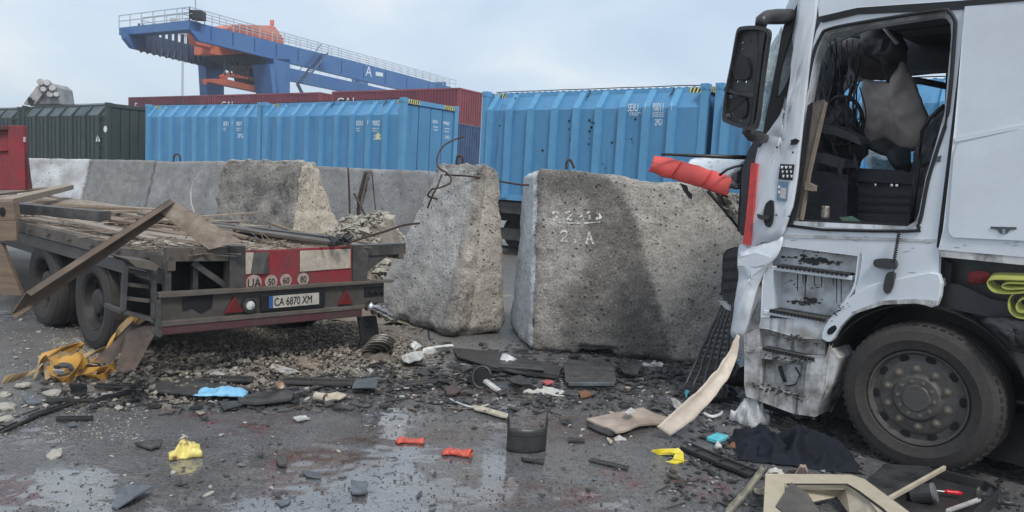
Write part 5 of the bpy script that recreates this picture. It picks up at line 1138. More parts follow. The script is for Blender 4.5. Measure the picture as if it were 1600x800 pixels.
for a, b in ((1142, 151), (1161, 152), (1138, 180), (1158, 186)): kp('mirror_clip', [(a-2.5, b-2), (a+2, b-2), (a+2, b+2.5), (a-2.5, b+2)], m_rail, mo-.008, .004, par=mir, bevel=0); kp('mirror_clip', [(a-1.6, b-1), (a+1.2, b-1), (a+1.2, b+1.5), (a-1.6, b+1.5)], m_rub, mo-.010, .004, par=mir, bevel=0)
kp('motor_mount', curve([(1145, 155), (1160, 150), (1168, 162), (1164, 182), (1150, 184), (1142, 170)], 3), m_rub, mo-.02, .03, par=mir, bevel=.008)
mb = MB(); mb.bar(K(1141, 175, mo-.02), K(1166, 152, mo-.02), .012, .012); mb.bar(K(1145, 156, mo-.02), K(1163, 182, mo-.02), .012, .012); mb.build('mirror_bracket', m_rub, mir)
arm = MB(); arm.tube([K(1189, 40, mo+.05), K(1190, 32, mo+.08), K(1198, 27, mo+.14), K(1212, 26, -.2), K(1226, 26, -.05), K(1238, 24, 0)], [.045, .05, .055, .06, .06, .05], 10); arm.build('mirror_arm', m_plastic, tk, smooth=True)
arm = MB(); arm.tube([K(1166, 203, mo+.05), K(1174, 212, mo+.12), K(1184, 214, -.2), K(1194, 216, -.05)], [.04, .045, .05, .04], 10); arm.build('mirror_arm', m_plastic, tk, smooth=True)
# --- torn red bumper panel on its struts, white torn hood, black bars
Yf = 6.75
def rb(u, v):
    px = lerp(1016, 1137, u); py = lerp(256, 292, u)-2*math.sin(PI*u); hgt = lerp(11, 14, min(1, u*5))
    a = (v-.5)*PI*.62; P = aty(px-5*math.sin(a)+(3.5*noise.noise(V((v*7, u*3, 2))) if u in (0, 1) else 0), py+math.sin(a)*hgt*1.2, Yf-u*.35); return P+V((0, -.09*math.cos(a), .008*noise.noise(V((u*8, v*3, 5)))))
mb = MB(); mb.grid(lambda u, v: TK.l(rb(u, v)), 30, 14); rp_ = mb.build('torn_bumper_panel', m_red, tk, smooth=True, solid=.008)
for u in (.12, .27, .66, .84):
    mb = MB(); vs = [TK.l(rb(u+.08*(1-k/8)-.02, k/8)+V((0, -.0, 0))) for k in range(9)]; t2 = [TK.l(rb(u+.08*(1-k/8)-.02, k/8)+V((.006, -.045 if u in (.27, .66) else -.008, .012))) for k in range(9)]
    mb.v = vs+t2; mb.f = [(k, k+1, 10+k, 9+k) for k in range(8)]; mb.build('panel_fin', m_red, rp_, smooth=True, solid=.005)
mb = MB(); mb.prism([TK.l(aty(a, b, Yf-.28)) for a, b in ((1091, 270), (1100, 267), (1108, 273), (1100, 277), (1092, 275))], (0, .02, 0)); mb.build('grey_scuff', mat('scuff', (.14, .09, .09), .8), rp_)
def fb(name, pts, r, mt, Y):
    mb = MB(); mb.tube([TK.l(aty(a, b, Y if isinstance(Y, (int, float)) else Y[i])) for i, (a, b) in enumerate(pts)], r, 6); return mb.build(name, mt, tk, smooth=True)
fb('wiper_arm', [(1033, 241), (1080, 243), (1130, 245), (1166, 246)], [.012, .016, .02, .022], m_plastic, 6.55)
fb('strut', [(1106, 298), (1130, 327), (1156, 359)], [.018, .012, .010], m_rub, 6.4)
def fp(name, pts, mt, Y, th=.02, par=None): mb = MB(); mb.prism([TK.l(aty(a, b, Y)) for a, b in pts], TK.l(V((0, th, 0))+TK.o)); return mb.build(name, mt, par or tk, bevel=.003)
fp('strut_bracket', [(1063, 286), (1074, 290), (1076, 298), (1082, 304), (1081, 312), (1077, 309), (1069, 298)], m_rub, 6.4, .03)
def wp(u, v):
    a, b = aty(1068, 268, 7.05).lerp(aty(1134, 288, 6.7), u), aty(1084, 247, 7.6).lerp(aty(1168, 246, 6.9), u); P = a.lerp(b, v); return TK.l(P+V((0, 0, .02*noise.noise(P*6)+.03*math.sin(PI*v))))
mb = MB(); mb.grid(wp, 16, 10); mb.build('torn_front_panel', mat('spattered_white', (.62, .66, .70), .35, col2=(.10, .09, .09), scale=16, amt=.25, edge=.05, bump=.05, bscale=20), tk, smooth=True, solid=.01)
fb('rubber_seal', [(1124, 274), (1136, 265), (1150, 260), (1168, 257)], .012, m_rub, 6.3)
fp('broken_frame', [(1132, 278), (1150, 265), (1170, 258), (1170, 292), (1158, 292), (1141, 287)], m_truckdirty, 6.35)
fp('broken_window', [(1144, 275), (1154, 267), (1166, 263), (1166, 288), (1152, 287)], mat('dark_glass', (1, 1, 1)), 6.32)
fb('wreck_bar', [(1141, 290), (1150, 293), (1168, 290)], .02, m_plastic, 6.3)
# --- torn fender strip
blob_sheet('torn_fender', ([(1158, 382), (1176, 386), (1200, 378), (1222, 370), (1216, 395), (1197, 418), (1182, 450), (1172, 490), (1160, 524), (1143, 524), (1148, 488), (1155, 436), (1154, 406)]), -.03, m_truck, .022, 14, bulge=.04, th=.012, freq=3)
kp('fender_fold', [(1154, 402), (1182, 396), (1200, 402), (1196, 412), (1180, 416), (1154, 414)], m_truck, -.075, .03, bevel=.01)
kp('fender_fold', [(1186, 470), (1193, 480), (1196, 503), (1188, 520), (1170, 518), (1176, 490)], m_truckdirty, .05, .04, bevel=.01)
kp('black_air_duct', curve([(1131, 398), (1142, 388), (1156, 392), (1158, 420), (1154, 460), (1140, 474), (1128, 460), (1130, 430)], 2), m_plastic, .12, .12, bevel=.02)
for k in range(4): kp('duct_rib', [(1130, 404+k*16), (1155, 402+k*16), (1155, 405+k*16), (1130, 408+k*16)], m_rub, .105, .03)
def fs(u, v):   # pale torn strip hanging to the ground
    ctr = [(1154, 524, 5.75), (1145, 552, 5.75), (1128, 582, 5.7), (1100, 616, 5.6), (1068, 648, 5.55), (1036, 674, 5.5)]; t = u*5; i = min(4, int(t)); f = t-i
    a = tuple(lerp(ctr[i][k], ctr[i+1][k], f) for k in range(3)); wd_ = [3, 8, 13, 15, 18, 15][i]*(1-f)+[3, 8, 13, 15, 18, 15][i+1]*f
    P = aty(a[0]+wd_*(v-.5)*1.3, a[1]+wd_*(v-.5)*1.0, a[2]); P.y -= .035*abs(v-.45)*2*math.sin(PI*u)+.012*noise.noise(V((u*9, v*3, 1))); P.z += .014*noise.noise(V((u*14, v*2, 4)))*(1 if v in (0, 1) else .3); P.z = max(P.z, .012); return TK.l(P)
mb = MB(); mb.grid(fs, 40, 6); mb.build('torn_trim_strip', mat('torn_cream_plastic', (.68, .59, .50), .5, col2=(.52, .44, .37), scale=4, edge=.3, bump=.1), tk, smooth=True, solid=.008)
# --- step tower
kp('upper_recess', [(1205, 384), (1341, 398), (1339, 430), (1300, 424), (1208, 416)], m_truckdirty, .09, .02)
m_burn = mat('burnt_splatter', (.03, .028, .026), .7, col2=(.12, .11, .10), scale=20, amt=.35, edge=.06, bump=.5)
def splat(x0, y0, x1, y1, n, off, smax=6, seed=0):
    rn = random.Random(seed); mb = MB()
    for _ in range(n):
        t = rn.betavariate(1.6, 1.6); a, b = lerp(x0, x1, t), lerp(y0, y1, t)+rn.gauss(0, 3.0); s = rn.uniform(.8, smax)*(1-abs(t-.5)); k = rn.randint(5, 8)
        mb.prism([K(a+s*1.4*math.cos(-2*PI*i/k)*rn.uniform(.5, 1.2), b+s*.75*math.sin(-2*PI*i/k)*rn.uniform(.4, 1.2), off-rn.uniform(0, .003)) for i in range(k)], (0, .003, 0))
    o = mb.build('splatter', m_burn, tk); o['kind'] = 'stuff'
splat(1220, 402, 1320, 412, 60, .086, 6, 1); splat(1226, 474, 1290, 470, 34, .155, 6, 2); splat(1215, 386, 1330, 396, 26, .086, 2.5, 3); splat(1205, 520, 1285, 540, 44, -.016, 3, 4); splat(1175, 600, 1265, 625, 60, -.029, 3.5, 5); splat(1290, 500, 1330, 470, 24, -.036, 2, 6); splat(1200, 440, 1320, 450, 22, .156, 1.8, 7); splat(1180, 556, 1282, 566, 40, -.029, 3, 8)
def shelf(px0, py0, px1, py1, y0, y1, h=.035, mt=m_truck):
    a, b = K(px0, py0, y0), K(px1, py1, y0); mb = MB(); z = (a.z+b.z)/2; mb.box(a.x, b.x, y0, y1, z-h, z); return mb.build('step_shelf', mt, tk, bevel=.006), a.x, b.x, z
def tread(x0, x1, y0, y1, z):
    mb = MB(); mb.box(x0, x1, y0, y1, z+.001, z+.018); t_ = mb.build('step_tread', mat('burnt_tread', (.025, .023, .022), .7, col2=(.09, .085, .08), scale=12, bump=.6, bscale=60), tk, bevel=.004)
    mb = MB()
    for k in range(16): x = lerp(x0, x1, (k+.5)/16); mb.box(x-.01, x+.01, y0-.006, y0+.0, z-.01, z+.016)
    t_2 = mb.build('tread_teeth', m_rub, t_); t_2['kind'] = 'stuff'
_, xa, xb_, z1 = shelf(1205, 420, 1332, 426, .0, .20); tread(xa+.05, xb_-.02, -.012, .16, z1)
kp('step_riser', [(1192, 424), (1336, 430), (1322, 468), (1298, 502), (1190, 496)], m_truckdirty, .16, .02)
kp('step_cheek', [(1197, 420), (1207, 421), (1205, 484), (1199, 500), (1190, 499), (1192, 440)], m_truck, -.005, .18, bevel=.01)
_, xa, xb_, z2 = shelf(1192, 490, 1298, 496, -.01, .22); tread(xa+.06, xb_-.03, -.022, .18, z2)
kp('step_band', [(1190, 496), (1298, 502), (1290, 530), (1250, 528), (1200, 514), (1186, 512)], m_truckdirty, -.012, .05, bevel=.01)
kp('step_riser', [(1170, 510), (1290, 524), (1288, 556), (1168, 546)], m_truckgrime, .06, .02)
kp('step_cheek', [(1163, 520), (1186, 514), (1184, 548), (1164, 552)], m_truckgrime, -.02, .14, bevel=.008)
_, xa, xb_, z3 = shelf(1164, 548, 1290, 556, -.02, .14, mt=m_truckgrime); tread(xa+.16, xb_-.08, -.03, .12, z3)
kp('step_box', [(1164, 549), (1290, 558), (1296, 540), (1290, 600), (1273, 651), (1240, 646), (1166, 619), (1163, 600)], m_truckgrime, -.025, .05, [[(1190, 560), (1186, 606), (1256, 618), (1262, 566)]], bevel=.008)
kp('box_recess', [(1180, 552), (1270, 558), (1262, 626), (1178, 612)], m_truckgrime, .06, .02)
kp('recess_panel', [(1212, 568), (1250, 571), (1248, 602), (1210, 598)], m_truckdirty, .045, .01, bevel=.004)
bar_px('latch_cord', [(1218, 572), (1222, 585), (1227, 597)], .014, m_rub, .03); bar_px('latch_cord', [(1243, 574), (1250, 586), (1244, 600), (1232, 603)], .006, m_rub, .03)
for a, b in ((1190, 566), (1191, 579)): mb = MB(); mb.lathe([(0, 0), (.012, 0), (.012, .006), (0, .007)], K(a, b, .05), (0, -1, 0), 8); mb.build('recess_screw', m_rub, tk)
kp('step_back', [(1296, 540), (1310, 560), (1300, 600), (1273, 651), (1288, 590)], m_truckgrime, -.0, .30)
kp('rear_cheek', curve([(1341, 400), (1348, 402), (1340, 445), (1320, 474), (1296, 504), (1288, 520), (1284, 505), (1300, 495), (1322, 466), (1336, 440)], 2), m_truck, .0, .16, bevel=.006)
for pts in () and ([(1232, 471), (1252, 462), (1282, 468), (1280, 480), (1248, 478)], [(1229, 528), (1262, 530), (1270, 536), (1240, 536)]): kp('splatter', curve(pts, 2), mat('burnt_splatter', (1, 1, 1)), .13 if pts[0][1] < 500 else -.02, .02, bevel=0)
rn = random.Random(4)
for k in range(9):                               # drips running down from the treads
    x_ = rn.uniform(1240, 1320); y_ = 429; L_ = rn.uniform(8, 52); kp('drip', [(x_, y_), (x_+1.6, y_), (x_+1.0, y_+L_), (x_+.2, y_+L_)], m_burn, .156, .003, bevel=0)
arch = kp('wheel_arch', curve([(1467, 428), (1410, 434), (1358, 446), (1320, 471), (1292, 504), (1283, 527), (1298, 534), (1312, 512), (1336, 490), (1380, 476), (1430, 474), (1463, 478)], 3), m_truck, -.03, .06, bevel=.012)
kp('arch_hole', curve([(1294, 514), (1304, 508), (1307, 514), (1300, 522), (1293, 522)], 2), m_black, -.034, .004, par=arch, bevel=0)
kp('arch_dirt', [(1463, 470), (1463, 478), (1430, 474), (1380, 476), (1336, 490), (1330, 488), (1376, 470), (1430, 467)], m_truckgrime, -.036, .004, par=arch, bevel=0)
wx, wz = 0., .53
mb = MB()
def well(u, v): a = math.radians(lerp(-8, 188, u)); return V((wx+.68*math.cos(a), lerp(.02, .62, v), wz+.66*math.sin(a)))
mb.grid(well, 24, 4); mb.build('wheel_well', m_rub, tk, solid=.01)
# wheels
m_hub = mat('dusty_rim', (.06, .056, .054), .6, .1, col2=(.10, .092, .085), scale=6, edge=.3, bump=.3, bscale=50, var=.25); m_nut = mat('dusty_nut', (.16, .145, .12), .55, .3, bump=.2)
for nm, y0, ax_s in (('wheel', -.0, -1), ('wheel', 2.35, 1)):
    wt = thing('wheel', None, None); wt.parent = tk
    wheel(wt, (0, y0, wz), (0, ax_s, 0), .535, .32, convex=True, rim=m_hub, nut=m_nut, n=72)
# chassis and the dark space behind the cab
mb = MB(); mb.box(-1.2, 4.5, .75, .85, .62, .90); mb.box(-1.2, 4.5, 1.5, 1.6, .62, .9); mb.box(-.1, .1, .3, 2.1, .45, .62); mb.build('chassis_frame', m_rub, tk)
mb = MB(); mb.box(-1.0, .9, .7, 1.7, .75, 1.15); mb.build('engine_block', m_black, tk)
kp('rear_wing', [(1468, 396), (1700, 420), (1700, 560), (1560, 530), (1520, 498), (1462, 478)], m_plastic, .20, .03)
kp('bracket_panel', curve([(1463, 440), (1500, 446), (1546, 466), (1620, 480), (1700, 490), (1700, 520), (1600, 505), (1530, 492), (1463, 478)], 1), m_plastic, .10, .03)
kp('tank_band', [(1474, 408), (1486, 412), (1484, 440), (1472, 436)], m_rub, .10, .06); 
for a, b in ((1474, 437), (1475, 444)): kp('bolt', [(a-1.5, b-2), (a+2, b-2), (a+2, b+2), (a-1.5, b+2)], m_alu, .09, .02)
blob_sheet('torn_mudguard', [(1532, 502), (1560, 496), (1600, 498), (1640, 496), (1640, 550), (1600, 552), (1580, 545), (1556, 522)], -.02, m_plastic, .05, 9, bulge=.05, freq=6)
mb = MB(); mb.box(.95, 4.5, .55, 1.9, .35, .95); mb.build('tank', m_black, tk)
mb = MB(); mb.box(-1.35, -1.1, .35, 2.2, .04, .5); mb.box(-1.1, .9, .35, 2.2, .14, .5); mb.build('underbody_light_block', m_black, tk)  # low black boxes added under the truck to block light from its far side
mb = MB(); mb.box(.9, 4.5, .45, 2.0, .14, .36); mb.build('underbody_light_block', m_black, tk)  # rear part of the added light-blocking boxes
# coiled cord, black box and paddle on the panel
mb = MB(); c0_, c1_ = K(1405, 362, -.04), K(1397, 408, -.04)
mb.tube([c0_.lerp(c1_, k/90)+V((math.cos(k*.9)*.010, math.sin(k*.9)*.010, 0)) for k in range(91)], .0045, 5); mb.build('coiled_cord', m_rub, tk, smooth=True)
kp('marker_lamp', curve([(1366, 406), (1380, 404), (1398, 407), (1398, 419), (1382, 420), (1366, 416)], 2), m_plastic, -.045, .045, bevel=.006)
kp('cord_plug', curve([(1384, 430), (1390, 425), (1397, 428), (1395, 446), (1389, 458), (1382, 457), (1380, 448)], 2), m_plastic, -.055, .035, bevel=.008)
bar_px('coiled_cord', [(1397, 408), (1399, 418), (1394, 428)], .005, m_rub, -.04)
kp('side_clip', [(1461, 246), (1470, 244), (1468, 252), (1462, 252)], mat('badge_grey', (1, 1, 1)), -.01, .02)
# yellow lifting sling and red cloth stuffed behind the cab
m_sling = mat('yellow_sling', (.44, .45, .09), .75, col2=(.26, .27, .08), scale=8, edge=.25, bump=.3, bscale=60, stretch=(1, 1, 6))
sl_ = thing('lifting_sling', 'bright yellow green lifting sling folded behind the cab', 'sling', tk.location, TK.ang)
def ribbon(mb, pts, w, wdir, off=None, n=4):
    P = [V(p) for p in pts]; out = []
    for i in range(len(P)-1):
        p0, p1, p2, p3 = P[max(i-1, 0)], P[i], P[i+1], P[min(i+2, len(P)-1)]
        for k in range(n): t = k/n; out.append(.5*((2*p1)+(p2-p0)*t+(2*p0-5*p1+4*p2-p3)*t*t+(3*p1-p0-3*p2+p3)*t**3))
    out.append(P[-1]); n0 = len(mb.v)
    for i, p in enumerate(out):
        wd = wdir if not callable(wdir) else wdir(i/len(out)); mb.v += [p-wd*w/2, p+wd*w/2]
    mb.f += [(n0+2*i, n0+2*i+1, n0+2*i+3, n0+2*i+2) for i in range(len(out)-1)]
wdr = V((0, .9, .42)).normalized()
for pts in ([(1700, 432), (1600, 432), (1560, 431), (1546, 434), (1548, 445), (1560, 453), (1590, 454), (1640, 450), (1700, 450)], [(1700, 438), (1610, 438), (1580, 437), (1568, 442), (1580, 448), (1620, 446), (1700, 445)], [(1640, 452), (1608, 450), (1585, 455), (1578, 468), (1582, 484), (1600, 493), (1640, 490)], [(1640, 462), (1612, 459), (1596, 464), (1590, 474), (1598, 484), (1640, 482)]):
    mb = MB(); ribbon(mb, [K(a, b, .0) for a, b in pts], .10, wdr); mb.build('sling_loop', m_sling, sl_, smooth=True, solid=.006)
o = blob_sheet('red_cloth', [(1514, 428), (1530, 425), (1545, 428), (1546, 438), (1530, 442), (1515, 440)], .08, mat('dull_red_cloth', (.22, .03, .03), .8, bump=.2), .02, 2, bulge=.03, freq=12)
o.parent = None; o.location = tk.location; o.rotation_euler = tk.rotation_euler; tag(o, 'small dull red cloth tucked beside the yellow sling behind the cab', 'cloth')

# torn wiring, struts and broken trim inside the cab
rn = random.Random(50)
for k in range(16):
    x0, y0 = rn.uniform(1270, 1345), rn.uniform(60, 150); pts = [(x0, y0)]
    for j in range(4): pts.append((pts[-1][0]+rn.uniform(-12, 14), pts[-1][1]+rn.uniform(14, 46)))
    bar_px('torn_cable', curve(pts, 4, False), rn.choice((.005, .007, .010)), rn.choice((m_rub, m_int2, m_interior)), rn.uniform(.45, .9))
for k in range(9):
    x0, y0 = rn.uniform(1268, 1335), rn.uniform(120, 300); a = rn.uniform(0, 3); s = rn.uniform(10, 26)
    kp('broken_trim', [(x0, y0), (x0+s*math.cos(a), y0+s*math.sin(a)), (x0+s*math.cos(a)+7, y0+s*math.sin(a)+9), (x0+5, y0+11)], rn.choice((m_int2, m_int2, m_plastic)), rn.uniform(.35, .7), .02)
kp('dash_panel', [(1268, 188), (1306, 196), (1338, 214), (1343, 224), (1308, 212), (1270, 204)], m_int2, .42, .25, bevel=.01)
kp('dash_panel', [(1264, 236), (1318, 250), (1316, 262), (1262, 250)], m_int2, .40, .3, bevel=.01)
mb = MB(); c = K(1318, 190, .7); mb.tube([c+V((.17*math.cos(2*PI*k/24), -.06*math.sin(2*PI*k/24)-.02, .20*math.sin(2*PI*k/24))) for k in range(25)], .016, 7); mb.build('steering_wheel', m_rub, tk, smooth=True)
kp('headliner_rail', [(1300, 44), (1480, 24), (1484, 40), (1300, 60)], m_int2, 1.6, .3)
kp('storage_shelf', [(1400, 86), (1484, 82), (1480, 106), (1410, 110)], m_int2, 2.0, .25, bevel=.01)
for k in range(5): bar_px('grab_wire', [(1296+k*9, 62), (1300+k*8, 84+k*5), (1290+k*11, 110)], .006, m_rub, .6+.1*k)
# scratches and grime on the panels
for k in range(18):
    x0, y0 = rn.choice(((rn.uniform(1345, 1455), rn.uniform(385, 425)), (rn.uniform(1230, 1450), rn.uniform(362, 382)), (rn.uniform(1480, 1590), rn.uniform(378, 392)))); a = rn.uniform(-.5, .5); L_ = rn.uniform(2, 12)
    kp('scratch', [(x0, y0), (x0+L_, y0+L_*a), (x0+L_, y0+L_*a+.8), (x0, y0+.9)], mat('scratch_grey', (.28, .28, .29), .6, bump=0), -.0015 if y0 > 360 and x0 < 1470 else (-.036 if y0 < 372 else -.022), .001, bevel=0)
# ================================================================ DEBRIS ON THE GROUND
def debris(name, pts, mt, label, cat, lift=.02, th=.012, bend=.012, group=None, sub=2, smooth=False):
    "flat broken piece: outline on the ground, each corner with its own lift, slightly buckled"
    L_ = lift if isinstance(lift, (list, tuple)) else [lift]*len(pts)
    P = [atz(a, b, l) for (a, b), l in zip(pts, L_)]; c = sum(P, V((0, 0, 0)))/len(P); org = V((c.x, c.y, gz(c.x, c.y)))
    mb = MB(); n = len(P)
    ring = []
    for i in range(n):
        for k in range(sub):
            p = P[i].lerp(P[(i+1) % n], k/sub)
            if k: p = p+V((random.uniform(-1, 1), random.uniform(-1, 1), 0))*.008
            ring.append(p+V((0, 0, random.uniform(0, bend))))
    m_ = len(ring); mid = [c.lerp(p, .5)+V((0, 0, random.uniform(-.3, 1)*bend)) for p in ring]
    top = ring+mid+[c]; bot = [p-V((0, 0, th)) for p in top]; N_ = len(top); mb.v = top+bot; f = []
    for i in range(m_):
        j = (i+1) % m_; f += [(i, j, m_+j, m_+i), (m_+i, m_+j, 2*m_)]; f += [(N_+j, N_+i, N_+m_+i, N_+m_+j), (N_+m_+j, N_+m_+i, N_+2*m_)]; f.append((j, i, N_+i, N_+j))
    mb.f = f
    dz = min(0, min(p.z-gz(p.x, p.y) for p in mb.v)); mb.v = [p-V((0, 0, dz-.001)) for p in mb.v]
    o = mb.build(name, mt, None, smooth=smooth, org=org); tag(o, label, cat, group); return o
def rbar(name, pts, w, h, mt, label, cat, lift=.02, ribs=0, group=None, curl=0.):
    "bar-like trim piece with raised edges along picture points on the ground"
    P = [atz(a, b, lift) for a, b in pts]; org = P[0].copy(); org.z = gz(org.x, org.y); mb = MB()
    for p, q in zip(P, P[1:]):
        t = (q-p).normalized(); s = V((-t.y, t.x, 0)).normalized()
        mb.bar(p-org, q-org, w, h*.4)
        for k in (-1, 1): mb.bar(p-org+s*k*w*.45+V((0, 0, h*.3)), q-org+s*k*w*.45+V((0, 0, h*.3)), w*.10, h)
    o = mb.build(name, mt, None, org=None, bevel=.002); o.location = org; tag(o, label, cat, group)
    if ribs:
        for i in range(ribs):
            f = (i+.5)/ribs*(len(P)-1); j = int(f); p = P[j].lerp(P[j+1], f-j)-org; t = (P[j+1]-P[j]).normalized(); s = V((-t.y, t.x, 0)).normalized(); r = MB(); r.bar(p-s*w*.42+V((0, 0, h*.4)), p+s*w*.42+V((0, 0, h*.4)), .008, h*.6); r.build('cross_rib', mt, o)
    return o
def crumpled(name, c_px, sx, sy, h, mt, label, cat, seed=0, ang=0., n=26, freq=3., group=None, th=.004, shape=None, lift=0.):
    "crumpled cloth, film or sheet lying on the ground"
    c = atz(*c_px, lift); org = V((c.x, c.y, gz(c.x, c.y)+lift)); mb = MB()
    def fn(u, v):
        a, b = (u-.5)*2, (v-.5)*2; s = V((a*freq*sx*3, b*freq*sy*3, seed)); r_ = max(abs(a), abs(b)); k = 1-.25*max(0, noise.noise(V((a*2, b*2, seed+5))))-.15*r_*abs(noise.noise(s))
        if shape: k *= shape(a, b)
        x, y = a*sx*k, b*sy*k; fold = 1-abs(noise.noise(s*.8))*2.2
        z = h*(max(0, 1-r_**2)*.55+.2)*(.35+.9*max(0, fold))+.01*noise.noise(s*3)
        if r_ > .96: z *= .25
        return V((x*math.cos(ang)-y*math.sin(ang), x*math.sin(ang)+y*math.cos(ang), max(.004, z)))
    mb.grid(fn, n, n); o = mb.build(name, mt, None, smooth=True, solid=th); o.location = org; tag(o, label, cat, group); return o
P_ = m_plastic
m_pl2 = mat('dusty_black_plastic', (.035, .036, .04), .5, col2=(.09, .085, .08), scale=7, edge=.25, bump=.2, bscale=50, var=.2)
m_grey = mat('slate_plastic', (.12, .135, .155), .45, col2=(.08, .09, .10), scale=6, bump=.1)
# band of black trim along the left and middle
debris('trim_sheet', [(205, 590), (262, 588), (330, 600), (395, 607), (380, 617), (300, 618), (232, 609)], m_pl2, 'wide flat black trim sheet behind the blue cloth', 'car part', .05, .01, .02)
rbar('bumper_grille', [(440, 596), (585, 601)], .14, .035, m_pl2, 'long black bumper grille strip with fine ribs right of the drink can', 'car part', .03, 34)
rbar('bumper_grille', [(300, 592), (395, 594)], .12, .03, m_pl2, 'black ribbed strip above the blue cloth', 'car part', .05, 20)
debris('trim_end', [(556, 595), (592, 590), (588, 606), (550, 606)], m_grey, 'grey end cap at the right tip of the long grille strip', 'car part', .07, .012)
debris('panel_strip', [(372, 621), (420, 612), (460, 615), (456, 623), (400, 631), (374, 628)], m_pl2, 'curved black panel strip right of the blue cloth', 'car part', .05, .02, .02)
rbar('trim_strip', [(0, 676), (60, 648), (140, 622)], .05, .02, P_, 'long thin black strip running diagonally at the lower left', 'car part', .015)
rbar('trim_strip', [(5, 664), (70, 640)], .10, .015, m_pl2, 'shorter dusty black strip beside the long diagonal one', 'car part', .012)
rbar('trim_strip', [(88, 656), (145, 655)], .035, .03, P_, 'short straight black bar lying below the diagonal strips', 'car part', .015)
rbar('trim_strip', [(150, 604), (240, 606), (330, 602)], .07, .02, P_, 'black strip right under the steel plate by the orange straps', 'car part', .03)
rbar('trim_strip', [(70, 628), (150, 626), (205, 612)], .04, .02, P_, 'bent thin black strip between the pale stones', 'car part', .02)
debris('plastic_shard', [(108, 602), (134, 600), (136, 612), (110, 613)], P_, 'small upright black shard below the orange straps', 'plastic shard', [.09, .09, .02, .02], .02)
debris('plastic_shard', [(34, 618), (44, 616), (64, 630), (44, 632)], m_grey, 'dark grey curved shard among the stones at the left edge', 'plastic shard', [.05, .06, .01, .01])
debris('plastic_shard', [(210, 693), (232, 689), (254, 687), (250, 697), (236, 702)], m_pl2, 'black pointed shard left of the yellow crumpled wrapper', 'plastic shard', .02)
debris('plastic_shard', [(176, 789), (196, 757), (240, 762), (208, 780), (182, 795)], m_grey, 'large slate grey triangular shard near the bottom left', 'plastic shard', [.01, .02, .06, .05, .01])
debris('plastic_shard', [(548, 752), (576, 755), (572, 770), (550, 770)], m_grey, 'small grey four sided shard in the wet bottom centre', 'plastic shard', .025)
debris('plastic_shard', [(472, 735), (498, 740), (503, 748), (480, 745)], m_grey, 'faint grey sliver in the wet left of the four sided shard', 'plastic shard', .006, .005, .003)
debris('plastic_shard', [(432, 712), (450, 716), (448, 726), (436, 726)], m_pl2, 'tiny black chip between the wrapper and the grey shard', 'plastic shard', .03)
debris('plastic_shard', [(430, 785), (455, 780), (450, 788), (438, 792)], m_grey, 'pale grey thin sliver at the bottom centre left', 'plastic shard', .008, .005, .004)
debris('plastic_shard', [(342, 629), (372, 626), (378, 634), (350, 640)], m_pl2, 'black shard just below the blue cloth', 'plastic shard', .03)
debris('paper_scrap', [(458, 652), (478, 650), (484, 654), (470, 658), (460, 656)], m_alu, 'small white flattened scrap right of the red stain', 'scrap', .02)
for a, b, lb in (((372, 583), (330, 582), 'left'), ((398, 571), (452, 581), 'middle')): pass
debris('white_fragment', [(318, 583), (340, 577), (372, 578), (376, 583), (340, 587)], m_alu, 'flat silvery white fragment on the grit behind the black strips', 'car part', .04)
debris('white_fragment', [(424, 570), (432, 569), (465, 580), (452, 584), (428, 579)], m_alu, 'pale wedge fragment on the grit under the red bar', 'car part', .05)
debris('brown_board', [(455, 560), (480, 556), (500, 570), (492, 578), (470, 572)], m_woodtan, 'small broken tan board on the grit under the bumper', 'board', .04)
# blue cloth, cans, cups
m_bluecloth = mat('pale_blue_cloth', (.16, .40, .62), .75, col2=(.26, .52, .72), scale=9, bump=.2)
crumpled('blue_glove', (346, 616), .21, .075, .085, m_bluecloth, 'crumpled light blue cloth on the black trim', 'cloth', 3, .1, lift=.05)
can = MB(); can.lathe([(0, 0), (.024, 0), (.031, .008), (.033, .10), (.028, .115), (.024, .110), (0, .110)], (0, 0, .05), (.45, -.75, .2), 16); o = can.build('drink_can', mat('can_orange', (.45, .20, .08), .3, .6, col2=(.7, .66, .6), scale=22, bump=0), None, smooth=False); o.location = atz(434, 612, .03)+V((0, 0, .01)); tag(o, 'small orange and silver drink can on the long grille strip', 'can')
mb = MB(); mb.lathe([(0, 0), (.035, 0), (.045, .1), (.04, .1), (.0, .02)], (0, 0, .04), (1, -.35, -.08), 14); o = mb.build('paper_cup', mat('tan_paper', (.40, .32, .24), .7, col2=(.5, .46, .4), scale=9), None, smooth=False); o.location = atz(492, 626, 0); tag(o, 'crushed tan paper cup lying on its side below the grille strip', 'cup')
debris('paper_scrap', [(505, 617), (528, 614), (542, 618), (530, 624), (508, 625)], mat('cream_scrap', (.50, .44, .34), .7, col2=(.35, .3, .24), scale=12), 'cream torn scrap right beside the crushed paper cup', 'scrap', .04)
